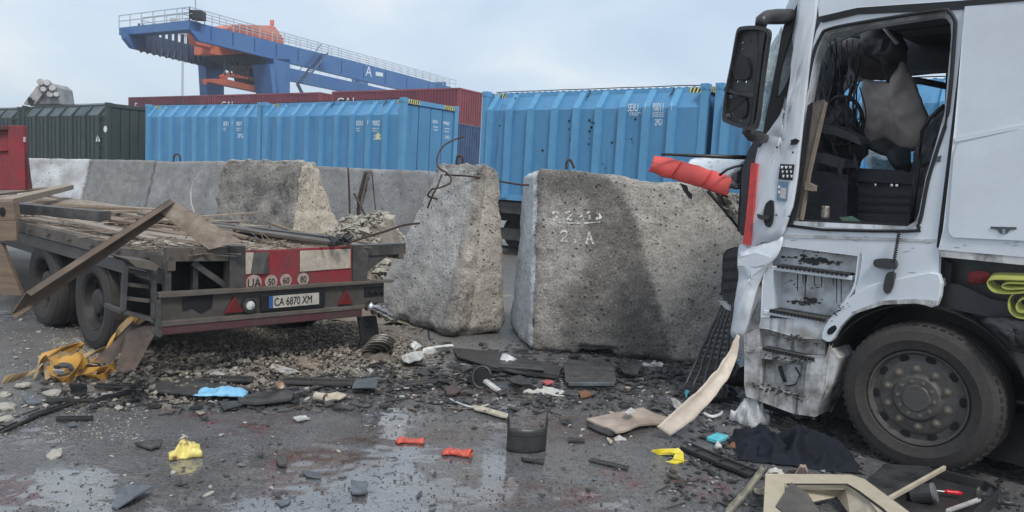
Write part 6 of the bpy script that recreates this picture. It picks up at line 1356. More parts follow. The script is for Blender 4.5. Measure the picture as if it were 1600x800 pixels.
# yellow wrapper, red gloves
m_wrap = mat('yellow_wrapper', (.72, .60, .18), .35, col2=(.22, .13, .06), scale=14, amt=.35, edge=.06, bump=.4)
crumpled('food_wrapper', (289, 712), .105, .075, .13, m_wrap, 'crumpled yellow food wrapper alone on the asphalt', 'wrapper', 8, .5, freq=5)
m_glove = mat('red_rubber', (.60, .10, .06), .4, col2=(.45, .08, .06), scale=9, bump=.3)
for (a, b), s_, an, sd, lb in (((643, 692), (.12, .04), .0, 4, 'flattened red rubber glove, left one of two on the wet ground'), ((716, 711), (.125, .052), -.25, 12, 'red rubber glove with an open cuff, nearer the black curved piece')):
    g0_ = thing('rubber_glove', lb, 'glove', atz(a, b, 0), an, 'red gloves')
    mb = MB()
    def gl(u, v, s_=s_, sd=sd):
        t = v*2*PI; x = lerp(-.45, .75, u)*s_[0]; r = s_[1]*(.75+.35*u+.18*noise.noise(V((u*4, v*4, sd)))); return V((x, r*math.cos(t)*.8, max(.003, r*.38*(1+math.sin(t))*(1+.4*noise.noise(V((u*5, v*6, sd)))))))
    mb.grid(gl, 18, 16); mb.build('palm', m_glove, g0_, smooth=True, solid=.003)
    for k in range(5):
        a0_ = (-.95+.45*k); ln = [.05, .062, .066, .06, .045][k]; q = V((-.42*s_[0], (k-2)*s_[1]*.34, .014)); d_ = V((-math.cos(a0_*.5), math.sin(a0_*.6), 0)); mb = MB(); mb.tube([q, q+d_*ln*.5+V((0, 0, .006)), q+d_*ln*.8, q+d_*ln+V((0, 0, -.006))], [.012, .011, .010, .005], 8); mb.build('finger', m_glove, g0_, smooth=True)
# striped torn sleeve under the trailer corner
m_blkrub = mat('stripe_black', (.03, .028, .027), .7, bump=.2); m_cream = mat('stripe_cream', (.42, .38, .32), .7, col2=(.2, .18, .16), scale=12, bump=.2)
sv = thing('striped_sleeve', 'torn black sleeve with cream stripes under the trailer corner', 'torn sleeve', atz(590, 568, 0))
def slv(u, v):
    ctr = [(538, 566, .05, 4), (556, 563, .07, 9), (574, 556, .10, 14), (590, 545, .15, 20), (598, 532, .22, 17)]; t = u*4; i = min(3, int(t)); f = t-i; q = [lerp(ctr[i][k], ctr[i+1][k], f) for k in range(4)]
    a = (v-.25)*PI*1.25; P = aty(q[0]+q[3]*math.cos(a)*1.15, q[1]-q[3]*math.sin(a)*.55, 7.75-.02*q[3]*math.sin(a)); return P-sv.location
for k in range(26):
    mb = MB(); u0, u1 = k/26, (k+1)/26; mb.grid(lambda u, v: slv(lerp(u0, u1, u), v)+V((0, 0, .004*(k % 2))), 2, 16); mb.build('stripe', m_cream if k % 2 else m_blkrub, sv, smooth=True, solid=.006)
rbar('rubber_edge', [(500, 573), (548, 572), (606, 566)], .05, .02, P_, 'black rubber edge lying under the striped sleeve', 'car part', .02)
crumpled('scorched_padding', (580, 563), .3, .12, .10, mat('scorched_tan', (.14, .115, .09), .85, col2=(.07, .06, .05), scale=6, bump=.5), 'scorched tan padding beneath the striped sleeve', 'padding', 21)
debris('bent_wire', [(570, 575), (574, 573), (586, 583), (583, 585)], m_alu, 'tiny pale curved sliver in front of the striped sleeve', 'scrap', .02)
# white broken pieces by the wedge block
m_frag = mat('white_gloss_piece', (.70, .72, .73), .3, col2=(.45, .43, .41), scale=7, edge=.1, bump=.05)
debris('white_fragment', [(639, 541), (648, 534), (659, 541), (650, 547)], m_frag, 'small square white piece standing left of the broken white fender', 'car part', [.03, .07, .06, .02])
def fender(u, v):
    a = atz(lerp(658, 702, u), lerp(557, 551, u), .01); b = atz(lerp(664, 709, u), lerp(546, 541, u), .06+.06*u); return a.lerp(b, v)+V((0, 0, .05*math.sin(PI*v)+.01*noise.noise(V((u*4, v*4, 0)))))
mb = MB(); mb.grid(fender, 12, 8); tag(mb.build('fender_piece', m_frag, None, smooth=True, solid=.006, org=atz(680, 553, 0)), 'curved white fender piece at the foot of the wedge block', 'car part')
debris('white_fragment', [(627, 560), (636, 553), (660, 552), (664, 560), (648, 568), (630, 566)], m_alu, 'dirty white crumpled fragment left of the curved fender piece', 'car part', .05, .01, .04)
debris('white_fragment', [(781, 566), (785, 554), (793, 555), (812, 565), (810, 569), (796, 567), (790, 570)], m_frag, 'white torn triangle between the two big blocks', 'car part', [.01, .09, .09, .02, .01, .01, .01])
# dark boards and mats at the foot of the blocks
debris('rubber_mat', [(708, 545), (770, 549), (880, 575), (872, 590), (800, 585), (715, 560)], P_, 'long dark rubber mat lying along the gap between the big blocks', 'mat', .03, .012, .03)
rbar('trim_strip', [(736, 575), (800, 580), (870, 590)], .09, .02, P_, 'black strip in front of the dark rubber mat', 'car part', .03)
rbar('trim_strip', [(780, 572), (850, 577)], .12, .015, m_pl2, 'dull black strip on top of the dark rubber mat', 'car part', .06)
mt_ = thing('floor_mat', 'black rounded floor mat leaning below the large stained block', 'mat', atz(922, 590, 0))
q = [atz(880, 562, .06), atz(958, 565, .06), atz(964, 600, .05), atz(884, 600, .05)]
mb = MB(); pr = []
for k, (a, b) in enumerate(zip(q, q[1:]+q[:1])): pr += [a.lerp(b, .12), a.lerp(b, .88)]
mb.prism([p-mt_.location for p in pr], (0, 0, -.025)); mb.build('mat_board', m_pl2, mt_, bevel=.006)
mb = MB(); mb.bar(q[3].lerp(q[2], .05)-mt_.location, q[3].lerp(q[2], .95)-mt_.location, .03, .035); mb.build('mat_lip', m_grey, mt_, bevel=.006)
mb = MB(); mb.prism([atz(885, 602, 0)-mt_.location, atz(962, 602, 0)-mt_.location, atz(955, 608, 0)-mt_.location, atz(890, 608, 0)-mt_.location], (0, 0, .04)); mb.build('mat_edge', m_rub, mt_)
crumpled('black_housing', (984, 582), .14, .10, .14, P_, 'broken black plastic housing right of the floor mat', 'car part', 31, freq=5)
debris('plastic_shard', [(966, 570), (984, 565), (1004, 572), (996, 586), (974, 584)], P_, 'flat black cover piece on the broken housing', 'plastic shard', [.08, .12, .12, .06, .05], .015)
m_rag = mat('dirty_white_rag', (.58, .57, .54), .8, col2=(.35, .33, .31), scale=9, edge=.2, bump=.3)
crumpled('white_rag', (1024, 573), .15, .055, .06, m_rag, 'dirty white rag at the foot of the stained block beside the grille', 'rag', 7, freq=5)
crumpled('black_bag', (1050, 585), .13, .09, .14, P_, 'small black crumpled bundle right of the white rag', 'bundle', 41, freq=5)
# round headlamp ring
hr_ = thing('headlamp', 'broken headlamp with a black round rim in front of the gap', 'headlamp', atz(752, 606, 0)); mb = MB(); c = V((0, 0, .10))
mb.tube([c+V((math.cos(2*PI*k/20)*.085, math.sin(2*PI*k/20)*.03-.0, math.sin(2*PI*k/20)*.095)) for k in range(21)], .014, 7); mb.build('rim', P_, hr_, smooth=True)
mb = MB(); mb.lathe([(.08, 0), (.05, .06), (.02, .08), (0, .082)], c, (.25, 1, -.1), 14); mb.build('reflector_bowl', m_rub, hr_, solid=.003)
mb = MB(); mb.bar((.03, -.03, .08), (.17, -.12, .01), .06, .03); mb.build('lens_arm', m_alu, hr_, bevel=.006)
mb = MB(); mb.bar((-.13, .03, .06), (-.07, 0, .1), .03, .05); mb.build('lug', P_, hr_)
debris('plastic_shard', [(694, 608), (706, 602), (722, 607), (712, 616), (698, 616)], mat('dull_red_brown', (.10, .05, .05), .6, col2=(.05, .05, .055), scale=9), 'dark shard with a red tint in front of the broken headlamp', 'plastic shard', .04)
rbar('trim_strip', [(632, 602), (694, 594)], .07, .02, m_pl2, 'black trim bar lying between the grille strip and the headlamp', 'car part', .03)
rbar('trim_strip', [(602, 613), (690, 603)], .02, .012, P_, 'thin black rod left of the headlamp', 'rod', .012)
mb = MB(); pts = [(702, 623), (722, 632), (744, 637), (764, 632)]; mb.tube([atz(a, b, .02)-atz(702, 623, 0) for a, b in curve(pts, 5, False)], .010, 6); o = mb.build('curved_strip', m_alu, None, smooth=True); o.location = atz(702, 623, 0); tag(o, 'thin pale curved strip beside the road line', 'car part')
debris('foam_strip', [(738, 633), (762, 639), (796, 648), (796, 654), (770, 648), (742, 640)], mat('cream_foam', (.52, .46, .36), .8, col2=(.3, .27, .22), scale=20, bump=.3), 'cream foam strip at the end of the road line', 'foam', .025)
# black curved piece standing up
bcv = thing('curved_bumper_piece', 'black curved bumper piece standing upright on the wet ground', 'car part', atz(822, 710, 0))
def cv(u, v):
    ang = lerp(-1, 1, u); px = 822+31*math.sin(ang*1.45)/math.sin(1.45); base = atz(px, 709-3*0-9*(1-math.cos(ang*1.2)), 0); top = .045+.13+.14*max(0, abs(ang)-.78)/.22; return base-bcv.location+V((0, 0, lerp(.0, top if abs(ang) < .78 else top, v)))
mb = MB(); mb.grid(cv, 40, 6); mb.build('curved_wall', P_, bcv, smooth=True, solid=.008)
mb = MB(); mb.grid(lambda u, v: cv(u, .72)*1.0+V((0, lerp(0, .06, v), 0)), 40, 2); mb.build('inner_flange', m_rub, bcv, smooth=True, solid=.006)
debris('plastic_shard', [(814, 715), (850, 719), (850, 724), (816, 720)], P_, 'thin black sliver just under the upright curved piece', 'plastic shard', .012)
debris('plastic_shard', [(888, 684), (914, 686), (914, 690), (888, 689)], P_, 'short black stick right of the upright curved piece', 'plastic shard', .015)
rbar('trim_strip', [(921, 718), (982, 732)], .05, .012, m_pl2, 'thin ribbed black strip below the tan board', 'car part', .012, 8)
# torn white and black scraps in the middle
crumpled('torn_sheet', (850, 614), .20, .08, .07, m_rag, 'torn white sheet with black edge in front of the floor mat', 'torn sheet', 51, -.1, freq=4)
crumpled('torn_sheet', (886, 616), .14, .06, .06, mat('torn_dark_sheet', (.05, .05, .055), .5, col2=(.5, .49, .47), scale=9, amt=.35, edge=.05, bump=.3), 'crumpled dark and silver sheet right of the torn white one', 'torn sheet', 57, .1, freq=4)
rbar('trim_strip', [(805, 612), (825, 605), (842, 608)], .03, .02, P_, 'small arched black trim left of the torn white sheet', 'car part', .04)
debris('plastic_shard', [(790, 592), (812, 589), (838, 598), (830, 604), (800, 600)], P_, 'curved glossy black shard behind the torn white sheet', 'plastic shard', .05, .01, .03)
debris('red_plastic_piece', [(846, 597), (858, 594), (866, 598), (854, 602)], mat('dull_pink', (.45, .10, .11), .6, bump=.1), 'small dull red plastic chip behind the torn sheets', 'plastic shard', .03)
debris('brown_shard', [(902, 612), (918, 610), (926, 618), (908, 622)], mat('rust_brown', (.20, .09, .05), .7, bump=.2), 'small rusty brown flake right of the torn sheets', 'shard', .02)
# tan broken board
m_tanb = mat('dirty_tan_board', (.42, .345, .28), .65, col2=(.24, .19, .16), scale=5, amt=.45, edge=.15, bump=.15, var=.12)
debris('broken_panel', [(917, 656), (1004, 638), (1044, 654), (1038, 662), (1000, 664), (984, 672), (962, 676), (946, 668)], m_tanb, 'broken tan panel lying flat left of the cream strip', 'panel', [.05, .08, .07, .04, .06, .04, .05, .03], .015, .012)
debris('panel_underside', [(918, 660), (945, 670), (962, 680), (950, 680), (920, 668)], P_, 'dark underside piece under the broken tan panel', 'panel', .02)
debris('panel_scrap', [(976, 645), (986, 638), (994, 644), (984, 648)], m_rag, 'pale scrap on the far edge of the broken tan panel', 'scrap', .12, .01)
crumpled('small_scrap', (969, 687), .05, .03, .04, m_rag, 'small white and black scrap below the broken tan panel', 'scrap', 61)
debris('cream_chip', [(948, 686), (952, 685), (957, 691), (953, 692)], m_beige, 'tiny cream chip below the broken tan panel', 'chip', .02)
# yellow piece
m_yelp = mat('yellow_plastic', (.75, .62, .04), .45, col2=(.7, .62, .3), scale=12, amt=.3, edge=.1, bump=.1)
P = [(1018, 703), (1030, 701), (1060, 700), (1068, 708), (1068, 720), (1056, 723), (1044, 721), (1052, 716), (1056, 709), (1046, 707), (1036, 708), (1028, 708)]
mb = MB(); pc_ = atz(1045, 712, 0); mb.slab([atz(a, b, .035+.02*math.sin(i))-pc_ for i, (a, b) in enumerate(P)], [], (0, 0, -.012)); o = mb.build('yellow_hook_piece', m_yelp, None, bevel=.003); o.location = pc_; tag(o, 'bright yellow hook shaped plastic piece below the cream strip', 'plastic piece')
# cyan packet
pk = [(1104, 682), (1120, 675), (1139, 680), (1124, 688)]
mb = MB(); pc_ = atz(1121, 681, 0); mb.prism([atz(a, b, .045)-pc_ for a, b in pk], (0, 0, -.035)); o = mb.build('tissue_packet', mat('cyan_packet', (.08, .50, .58), .35, col2=(.2, .62, .68), scale=9, bump=.2), None, bevel=.008); o.location = pc_; tag(o, 'turquoise tissue packet right of the cream strip end', 'packet')
debris('white_fragment', [(1116, 698), (1121, 690), (1128, 698), (1120, 702)], m_frag, 'small white chip in front of the turquoise packet', 'chip', .03)
debris('brown_shard', [(1136, 700), (1150, 688), (1166, 680), (1164, 692), (1148, 701)], mat('rust_brown', (1, 1, 1)), 'rusty brown shard between the turquoise packet and the black cloth', 'shard', [.01, .03, .05, .04, .01])
mb = MB(); pts = [(1100, 646), (1112, 651), (1124, 648), (1128, 644)]; mb.tube([atz(a, b, .02)-atz(1100, 646, 0) for a, b in curve(pts, 4, False)], .014, 6); o = mb.build('curved_strip', m_frag, None, smooth=True); o.location = atz(1100, 646, 0); tag(o, 'short white curved strip left of the clear plastic bag', 'car part')
# clear plastic bag
crumpled('plastic_bag', (1171, 660), .13, .12, .26, mat('clear_film', (.55, .56, .58), .2, col2=(.8, .8, .8), scale=12, edge=.1, bump=.6, bscale=18, alpha=.55), 'crumpled clear plastic bag under the truck step', 'plastic bag', 71, .5, freq=4, th=.002)
# long black tray strip
rbar('trim_strip', [(1072, 699), (1125, 722), (1176, 742)], .13, .03, P_, 'long black channel strip between the yellow piece and the black cloth', 'car part', .02, 3)
# black cloth heap
m_cloth = mat('black_cloth', (.010, .012, .018), .85, col2=(.018, .021, .03), scale=5, bump=.15, spec=.2)
crumpled('black_jacket', (1240, 712), .44, .26, .25, m_cloth, 'large heap of black cloth in front of the truck wheel', 'cloth', 81, -.2, n=70, freq=2.4)
crumpled('black_jacket', (1190, 703), .20, .20, .18, m_cloth, 'smaller fold of black cloth under the clear plastic bag', 'cloth', 86, .4, n=40, freq=2)
# black grille ladder leaning on the block
gl_ = thing('radiator_grille', 'tall black broken grille frame leaning on the stained block', 'grille', atz(1100, 620, 0)); G0 = gl_.location
YG_ = lambda t: lerp(6.6, 7.05, t)
def gp(s, t): a = (lerp(1066, 1128, t), lerp(612, 478, t)); b = (lerp(1128, 1146, t), lerp(622, 470, t)); return aty(lerp(a[0], b[0], s), lerp(a[1], b[1], s), YG_(t)-.1*s)-G0
for s in (0, .22, .45, .7, 1.0): mb = MB(); mb.tube([gp(s, k/8)+V((.006*math.sin(k*3+s*9), 0, 0)) for k in range(9)], .015, 6); mb.build('upright', P_, gl_, smooth=True)
for k in range(17): mb = MB(); t = (k+.5)/17; mb.bar(gp(0, t+.02), gp(1, t-.01), .014, .028); mb.build('slat', P_, gl_)
crumpled('black_wreckage', (1120, 622), .26, .14, .16, P_, 'pile of broken black plastic under the leaning grille', 'wreckage', 91, .3, n=40, freq=3)
crumpled('black_wreckage', (1145, 600), .16, .12, .26, m_rub, 'dark crushed plastic behind the cream torn strip', 'wreckage', 95, .3, n=30, freq=3)
debris('bent_bracket', [(1048, 622), (1060, 626), (1066, 636), (1060, 642), (1052, 634)], m_alu, 'small pale bent bracket left of the grille foot', 'bracket', [.12, .06, .02, .02, .06], .01)
debris('cyan_chip', [(1070, 612), (1076, 606), (1080, 610), (1072, 622)], mat('cyan_packet', (1, 1, 1)), 'tiny turquoise chip at the foot of the leaning grille', 'chip', [.06, .1, .1, .04], .01)
px_prism('white_fragment', [(1122, 470), (1142, 472), (1142, 486), (1134, 483)], 6.45, .02, m_frag, 'small white torn corner beside the top of the leaning grille', 'car part')
# beige door interior panel at the bottom edge
dp = thing('door_inner_panel', 'beige broken door lining with rounded opening at the bottom edge', 'door lining', atz(1300, 770, 0)); D0 = dp.location
g_ = lambda a, b, z: atz(a, b, z)-D0
m_bg = mat('cream_lining', (.50, .44, .33), .5, col2=(.38, .33, .25), scale=3, edge=.3, bump=.06)
mb = MB(); mb.slab([g_(1196, 741, .16), g_(1330, 742, .16), g_(1352, 750, .16), g_(1420, 800, .16), g_(1470, 845, .16), g_(1190, 850, .16)], [[g_(1226, 756, .16), g_(1228, 840, .16), g_(1402, 840, .16), g_(1360, 784, .16), g_(1322, 757, .16)]], (0, 0, -.03)); mb.build('lining_frame', m_bg, dp, bevel=.01)
mb = MB(); R1 = [(1222, 757), (1322, 758), (1358, 785), (1400, 838)]; R2 = [(1240, 790), (1308, 776), (1330, 806), (1350, 850)]
for i in range(3):
    mb.add([g_(*R1[i], .14), g_(*R1[i+1], .14), g_(*R2[i+1], .05), g_(*R2[i], .05)], [(0, 1, 2, 3)])
mb.build('lining_recess', m_beige, dp, solid=.008)
mb = MB(); mb.tube([g_(a, b, .168) for a, b in ((1230, 757), (1324, 757), (1342, 768), (1380, 796), (1412, 828))], .006, 6); mb.build('seal_line', m_rub, dp)
mb = MB(); mb.prism([g_(1236, 753, .19), g_(1262, 770, .19), g_(1290, 812, .17), g_(1240, 812, .17), g_(1212, 790, .17)], (0, 0, -.02)); mb.build('dark_overlay', mat('brown_grey_panel', (.13, .115, .10), .6, col2=(.07, .065, .06), scale=5, bump=.1), dp, bevel=.004)
rbar('metal_edge_strip', [(1194, 732), (1170, 766), (1138, 802)], .035, .03, mat('khaki_strip', (.36, .35, .28), .5, col2=(.2, .19, .16), scale=9), 'khaki edge strip standing at the left of the beige lining', 'strip', .08)
crumpled('tan_bracket', (1192, 770), .06, .035, .05, m_beige, 'small crumpled tan bracket beside the khaki strip', 'bracket', 101, freq=6)
crumpled('white_scrap', (1210, 738), .07, .03, .05, m_rag, 'white crumpled scraps between the black cloth and the beige lining', 'scrap', 103, freq=6)
debris('pink_foam', [(1242, 740), (1250, 728), (1258, 728), (1262, 742)], mat('pink_foam', (.55, .42, .34), .8, bump=.2), 'pinkish pointed foam piece behind the beige lining', 'foam', [.03, .12, .12, .03], .02)
debris('board', [(1344, 758), (1381, 726), (1452, 730), (1462, 740), (1394, 778), (1350, 764)], mat('dark_board', (.022, .025, .026), .35, col2=(.05, .05, .05), scale=6), 'dark glossy board under the front of the truck wheel', 'board', .10, .012, .006)
lumber('timber', [atz(1388, 780, .14), atz(1476, 731, .16)], .02, .03, m_beige, 'thin khaki slat lying across the dark glossy board', 'slat')
# tray box with screwdriver and jar
ty = thing('plastic_tray', 'black plastic tray full of bits at the lower right corner', 'tray', atz(1470, 785, 0)); T0 = ty.location; tq = [(1396, 790), (1462, 742), (1538, 762), (1560, 775), (1500, 830), (1420, 820)]
mb = MB(); mb.slab([atz(a, b, .03)-T0 for a, b in tq], [], (0, 0, -.02)); mb.build('tray_floor', P_, ty)
for i in range(6): a, b = atz(*tq[i], .05)-T0, atz(*tq[(i+1) % 6], .05)-T0; mb = MB(); mb.bar(a, b, .015, .10); mb.build('tray_wall', P_, ty, bevel=.003)
js = atz(1440, 792, 0); jr = thing('jar', 'dark round jar with grey lid lying in the black tray', 'jar', js); mb = MB(); mb.lathe([(0, 0), (.06, 0), (.06, .12), (0, .121)], (-.05, .04, .06), (.75, -.5, .35), 18); mb.build('jar_body', P_, jr); mb = MB(); mb.lathe([(0, .122), (.062, .122), (.062, .14), (.05, .143), (0, .142)], (-.05, .04, .06), (.75, -.5, .35), 18); mb.build('jar_lid', mat('lid_grey', (.14, .145, .15), .4), jr)
sw = thing('screwdriver', 'screwdriver with a red handle lying in the black tray', 'screwdriver', atz(1480, 769, .04)); w0 = sw.location
mb = MB(); a, b = atz(1476, 768, .07)-w0, atz(1503, 771, .07)-w0; d_ = (b-a).normalized(); mb.tube([a, a+d_*.015, a+d_*.03, b-d_*.03, b], [.010, .016, .013, .016, .010], 8); mb.build('handle', mat('tool_red', (.6, .02, .03), .35), sw, smooth=True)
mb = MB(); mb.tube([atz(1458, 766, .07)-w0, a], .005, 6); mb.build('blade', m_chrome, sw)
crumpled('white_scrap', (1536, 765), .09, .04, .05, m_rag, 'white torn paper on the right corner of the black tray', 'scrap', 111, freq=5)
crumpled('black_wreckage', (1550, 782), .12, .08, .12, P_, 'black crushed plastic lump at the right end of the tray', 'wreckage', 113, freq=5)
rbar('trim_strip', [(1480, 800), (1530, 782)], .02, .02, m_alu, 'silver edged strip along the front of the black tray', 'strip', .10)
for (a, b), lb, sd in (((1325, 722), 'white crumpled scrap in front of the wheel', 121), ((1322, 712), 'tiny white scrap at the right edge of the black cloth', 122), ((1585, 655), 'pale broken piece behind the big truck wheel', 123)): crumpled('white_scrap', (a, b), .045, .03, .04, m_rag, lb, 'scrap', sd, freq=7)
debris('dark_board', [(1560, 655), (1640, 668), (1640, 690), (1566, 672)], m_pl2, 'dark flat piece on the ground behind the truck wheel', 'board', .05)
# orange lashing straps heap
m_strap = mat('orange_strap', (.60, .30, .035), .6, col2=(.50, .30, .10), scale=5, edge=.25, bump=.25, bscale=70, stretch=(1, 1, 5))
m_strap2 = mat('tan_strap', (.42, .30, .15), .7, col2=(.32, .24, .15), scale=5, edge=.25, bump=.25, bscale=70)
st_ = thing('lashing_straps', 'heap of orange and tan lashing straps by the trailer corner', 'straps', atz(140, 580, 0)); s0 = st_.location
def strap(pts, mt, w=.06, tw=0.):
    w *= 1.35
    mb = MB(); P = [atz(a, b, z)-s0 for a, b, z in pts]; ribbon(mb, P, w, lambda f: V((.8*math.sin(tw+f*5), .55*math.cos(tw*2+f*4), .75)).normalized(), n=4); mb.build('strap_loop', mt, st_, smooth=False, solid=.003)
strap([(5, 594, .02), (40, 585, .02), (58, 578, .06), (70, 560, .12), (82, 566, .08), (75, 584, .03)], m_strap2)
strap([(55, 590, .03), (60, 568, .14), (76, 560, .14), (84, 575, .08), (70, 588, .03)], m_strap2, tw=1)
strap([(62, 560, .10), (90, 548, .16), (120, 540, .18), (128, 545, .16), (100, 556, .12), (80, 566, .08)], m_strap, .07)
strap([(80, 575, .06), (96, 562, .16), (118, 564, .16), (122, 580, .08), (104, 594, .03), (86, 590, .03), (82, 576, .08)], m_strap)
strap([(98, 596, .02), (112, 584, .08), (130, 566, .16), (128, 555, .2), (112, 562, .16)], m_strap, .06, 1.)
strap([(118, 548, .16), (132, 556, .14), (138, 572, .08), (120, 575, .1), (110, 562, .15), (122, 550, .18)], m_strap2, tw=2)
strap([(120, 582, .05), (150, 578, .08), (172, 578, .05), (160, 590, .03), (135, 588, .03)], m_strap)
strap([(140, 568, .12), (158, 556, .18), (176, 560, .14), (178, 574, .08), (158, 578, .06), (148, 566, .1)], m_strap, .065, .5)
strap([(128, 560, .14), (145, 552, .18), (160, 546, .2), (170, 552, .16), (150, 566, .1), (136, 574, .06)], m_strap2)
strap([(165, 556, .16), (172, 535, .28), (182, 518, .36), (195, 505, .42), (214, 495, .46), (240, 484, .5)], m_strap, .05)
strap([(172, 548, .2), (192, 525, .3), (215, 503, .42), (243, 486, .5)], m_strap2, .05)
strap([(160, 562, .14), (178, 530, .3), (190, 512, .4), (208, 496, .46)], m_strap2, .04, 1.)
strap([(90, 552, .15), (110, 560, .12), (130, 578, .06), (150, 586, .04)], m_strap2, .05, 2.)
strap([(60, 575, .05), (84, 580, .05), (96, 588, .03), (84, 592, .02)], m_strap2, .05, .3)
for a, b in ((95, 580), (146, 571)):
    mb = MB(); c = atz(a, b, .10)-s0; mb.box(c.x-.05, c.x+.05, c.y-.03, c.y+.03, c.z-.02, c.z+.02); mb.build('ratchet_buckle', m_chrome, st_, bevel=.005)
# ---- stones
m_st1 = mat('pale_stone', (.46, .43, .37), .85, col2=(.30, .28, .25), scale=9, edge=.2, bump=.4, var=.2)
m_st2 = mat('grey_stone', (.20, .195, .19), .8, col2=(.11, .108, .105), scale=9, edge=.2, bump=.4, var=.2)
import bmesh
def stone_mesh(seed, mt):
    bm = bmesh.new(); bmesh.ops.create_icosphere(bm, subdivisions=2, radius=1)
    for v_ in bm.verts:
        p = v_.co.copy(); v_.co = p*(1+.45*noise.noise(p*1.1+V((seed*7, 0, 0)))+.12*noise.noise(p*3+V((0, seed*5, 0)))); v_.co.z *= .62
    me = bpy.data.meshes.new('stone'); bm.to_mesh(me); bm.free(); me.materials.append(mt); return me
SM = [stone_mesh(i, m_st1) for i in range(5)]+[stone_mesh(i+9, m_st2) for i in range(3)]
def stones(n, box, smin, smax, label, group, sd, pale=.75, pts=None):
    rn = random.Random(sd)
    for k in range(n):
        a, b = (pts[k][0], pts[k][1]) if pts else (rn.uniform(box[0], box[2]), rn.uniform(box[1], box[3])); p = atz(a, b, 0); s = pts[k][2] if pts else rn.uniform(smin, smax)*rn.choice((.7, 1, 1))
        o = bpy.data.objects.new('stone', SM[rn.randrange(5)] if rn.random() < pale else SM[5+rn.randrange(3)]); sc.collection.objects.link(o)
        o.location = (p.x, p.y, gz(p.x, p.y)+s*.35); o.scale = (s*rn.uniform(.8, 1.4), s*rn.uniform(.7, 1.1), s*rn.uniform(.6, 1)); o.rotation_euler = (rn.uniform(-.4, .4), rn.uniform(-.4, .4), rn.uniform(0, 6.3)); tag(o, label, 'stone', group)
bs = [(8, 638, .06, 'large pale stone at the left edge beside the black strips'), (8, 656+3, .055, 'large pale stone at the left edge below the first one'), (30, 661, .045, 'grey stone right beside the lower pale stone at the left edge'), (36, 605, .06, 'pale lump left of the pale stones below the orange straps'), (82, 617, .06, 'pale broken lump under the orange straps'), (85, 714, .05, 'knobbly tan lump alone at the lower left'), (8, 617, .045, 'pale flat stone at the left edge level with the straps'), (275, 704+60, .0001, '')]
for i, (a, b, s, lb) in enumerate(bs[:7]):
    p = atz(a, b, 0); o = bpy.data.objects.new('stone', SM[2 if i == 2 else i % 5] if i != 2 else SM[6]); sc.collection.objects.link(o); o.location = (p.x, p.y, gz(p.x, p.y)+s*.35); o.scale = (s*1.2, s*.9, s*.8); o.rotation_euler = (0, 0, i); tag(o, lb, 'stone')
stones(60, (0, 596, 215, 640), .010, .028, 'small pale stone scattered below the orange straps', 'pale stones below the straps', 3)
stones(34, (215, 570, 520, 640), .012, .03, 'small pale stone among the black strips', 'stones among the black strips', 4)
stones(26, (0, 500, 130, 580), .012, .03, 'small stone on the dark ground left of the straps', 'stones left of the straps', 5, .5)
stones(22, (520, 560, 800, 640), .010, .026, 'small pale chip on the ground before the big blocks', 'chips before the blocks', 6, .8)
stones(26, (40, 660, 560, 790), .010, .026, 'small stone on the wet asphalt in front', 'stones on the wet asphalt', 7, .55)
stones(16, (880, 600, 1160, 700), .010, .022, 'small chip on the ground around the cream strip', 'chips around the cream strip', 8, .7)
stones(50, (250, 520, 600, 585), .016, .045, 'rough stone in the grit under the trailer bumper', 'stones in the grit under the bumper', 9, .55)
def gr_area(bx, z=.0):
    def f(rn):
        p = atz(rn.uniform(bx[0], bx[2]), rn.uniform(bx[1], bx[3]), 0); return V((p.x, p.y, gz(p.x, p.y)+.003))
    return f
chips('gravel', 5200, gr_area((150, 505, 660, 590)), m_chipb, .006, .024, None, 'brown grit and crumbled concrete under the trailer', 'gravel', seed=21, flat=.7)
chips('gravel', 1400, gr_area((200, 520, 660, 592)), m_chip, .005, .018, None, 'pale crumbs mixed in the grit under the trailer', 'gravel', seed=22, flat=.7)
chips('gravel', 1500, gr_area((0, 480, 230, 690)), m_chip, .003, .011, None, 'pale crumbs on the ground at the left', 'gravel', seed=23)
chips('gravel', 2600, gr_area((0, 560, 1200, 800)), m_chipd, .003, .010, None, 'dark grit and tiny chips all over the wet asphalt', 'gravel', seed=24)
chips('gravel', 1500, gr_area((600, 530, 1200, 660)), m_chipd, .005, .018, None, 'dark plastic crumbs in front of the blocks', 'gravel', seed=25)
chips('gravel', 500, gr_area((500, 535, 1200, 680)), m_chip, .003, .009, None, 'scattered white crumbs in front of the blocks', 'gravel', seed=26)
chips('gravel', 700, gr_area((1100, 600, 1600, 800)), m_chipd, .004, .014, None, 'dark crumbs around the truck wheel', 'gravel', seed=27)
rn = random.Random(77)                                # nameless small black shards lying about
SH = [(rn.uniform(200, 640), rn.uniform(578, 625)) for _ in range(14)]+[(rn.uniform(640, 1100), rn.uniform(565, 640)) for _ in range(22)]+[(rn.uniform(30, 1000), rn.uniform(640, 790)) for _ in range(12)]
for a, b in SH:
    s = rn.uniform(4, 12); k = rn.randint(3, 5); t0 = rn.uniform(0, 6)
    debris('plastic_shard', [(a+s*math.cos(t0+2*PI*i/k)*rn.uniform(.6, 1.3), b+s*.38*math.sin(t0+2*PI*i/k)*rn.uniform(.6, 1.3)) for i in range(k)], rn.choice((P_, m_pl2, m_pl2, m_grey)), 'small dark plastic shard lying among the wreckage', 'plastic shard', .015, .006, .02, group='small dark shards on the ground')

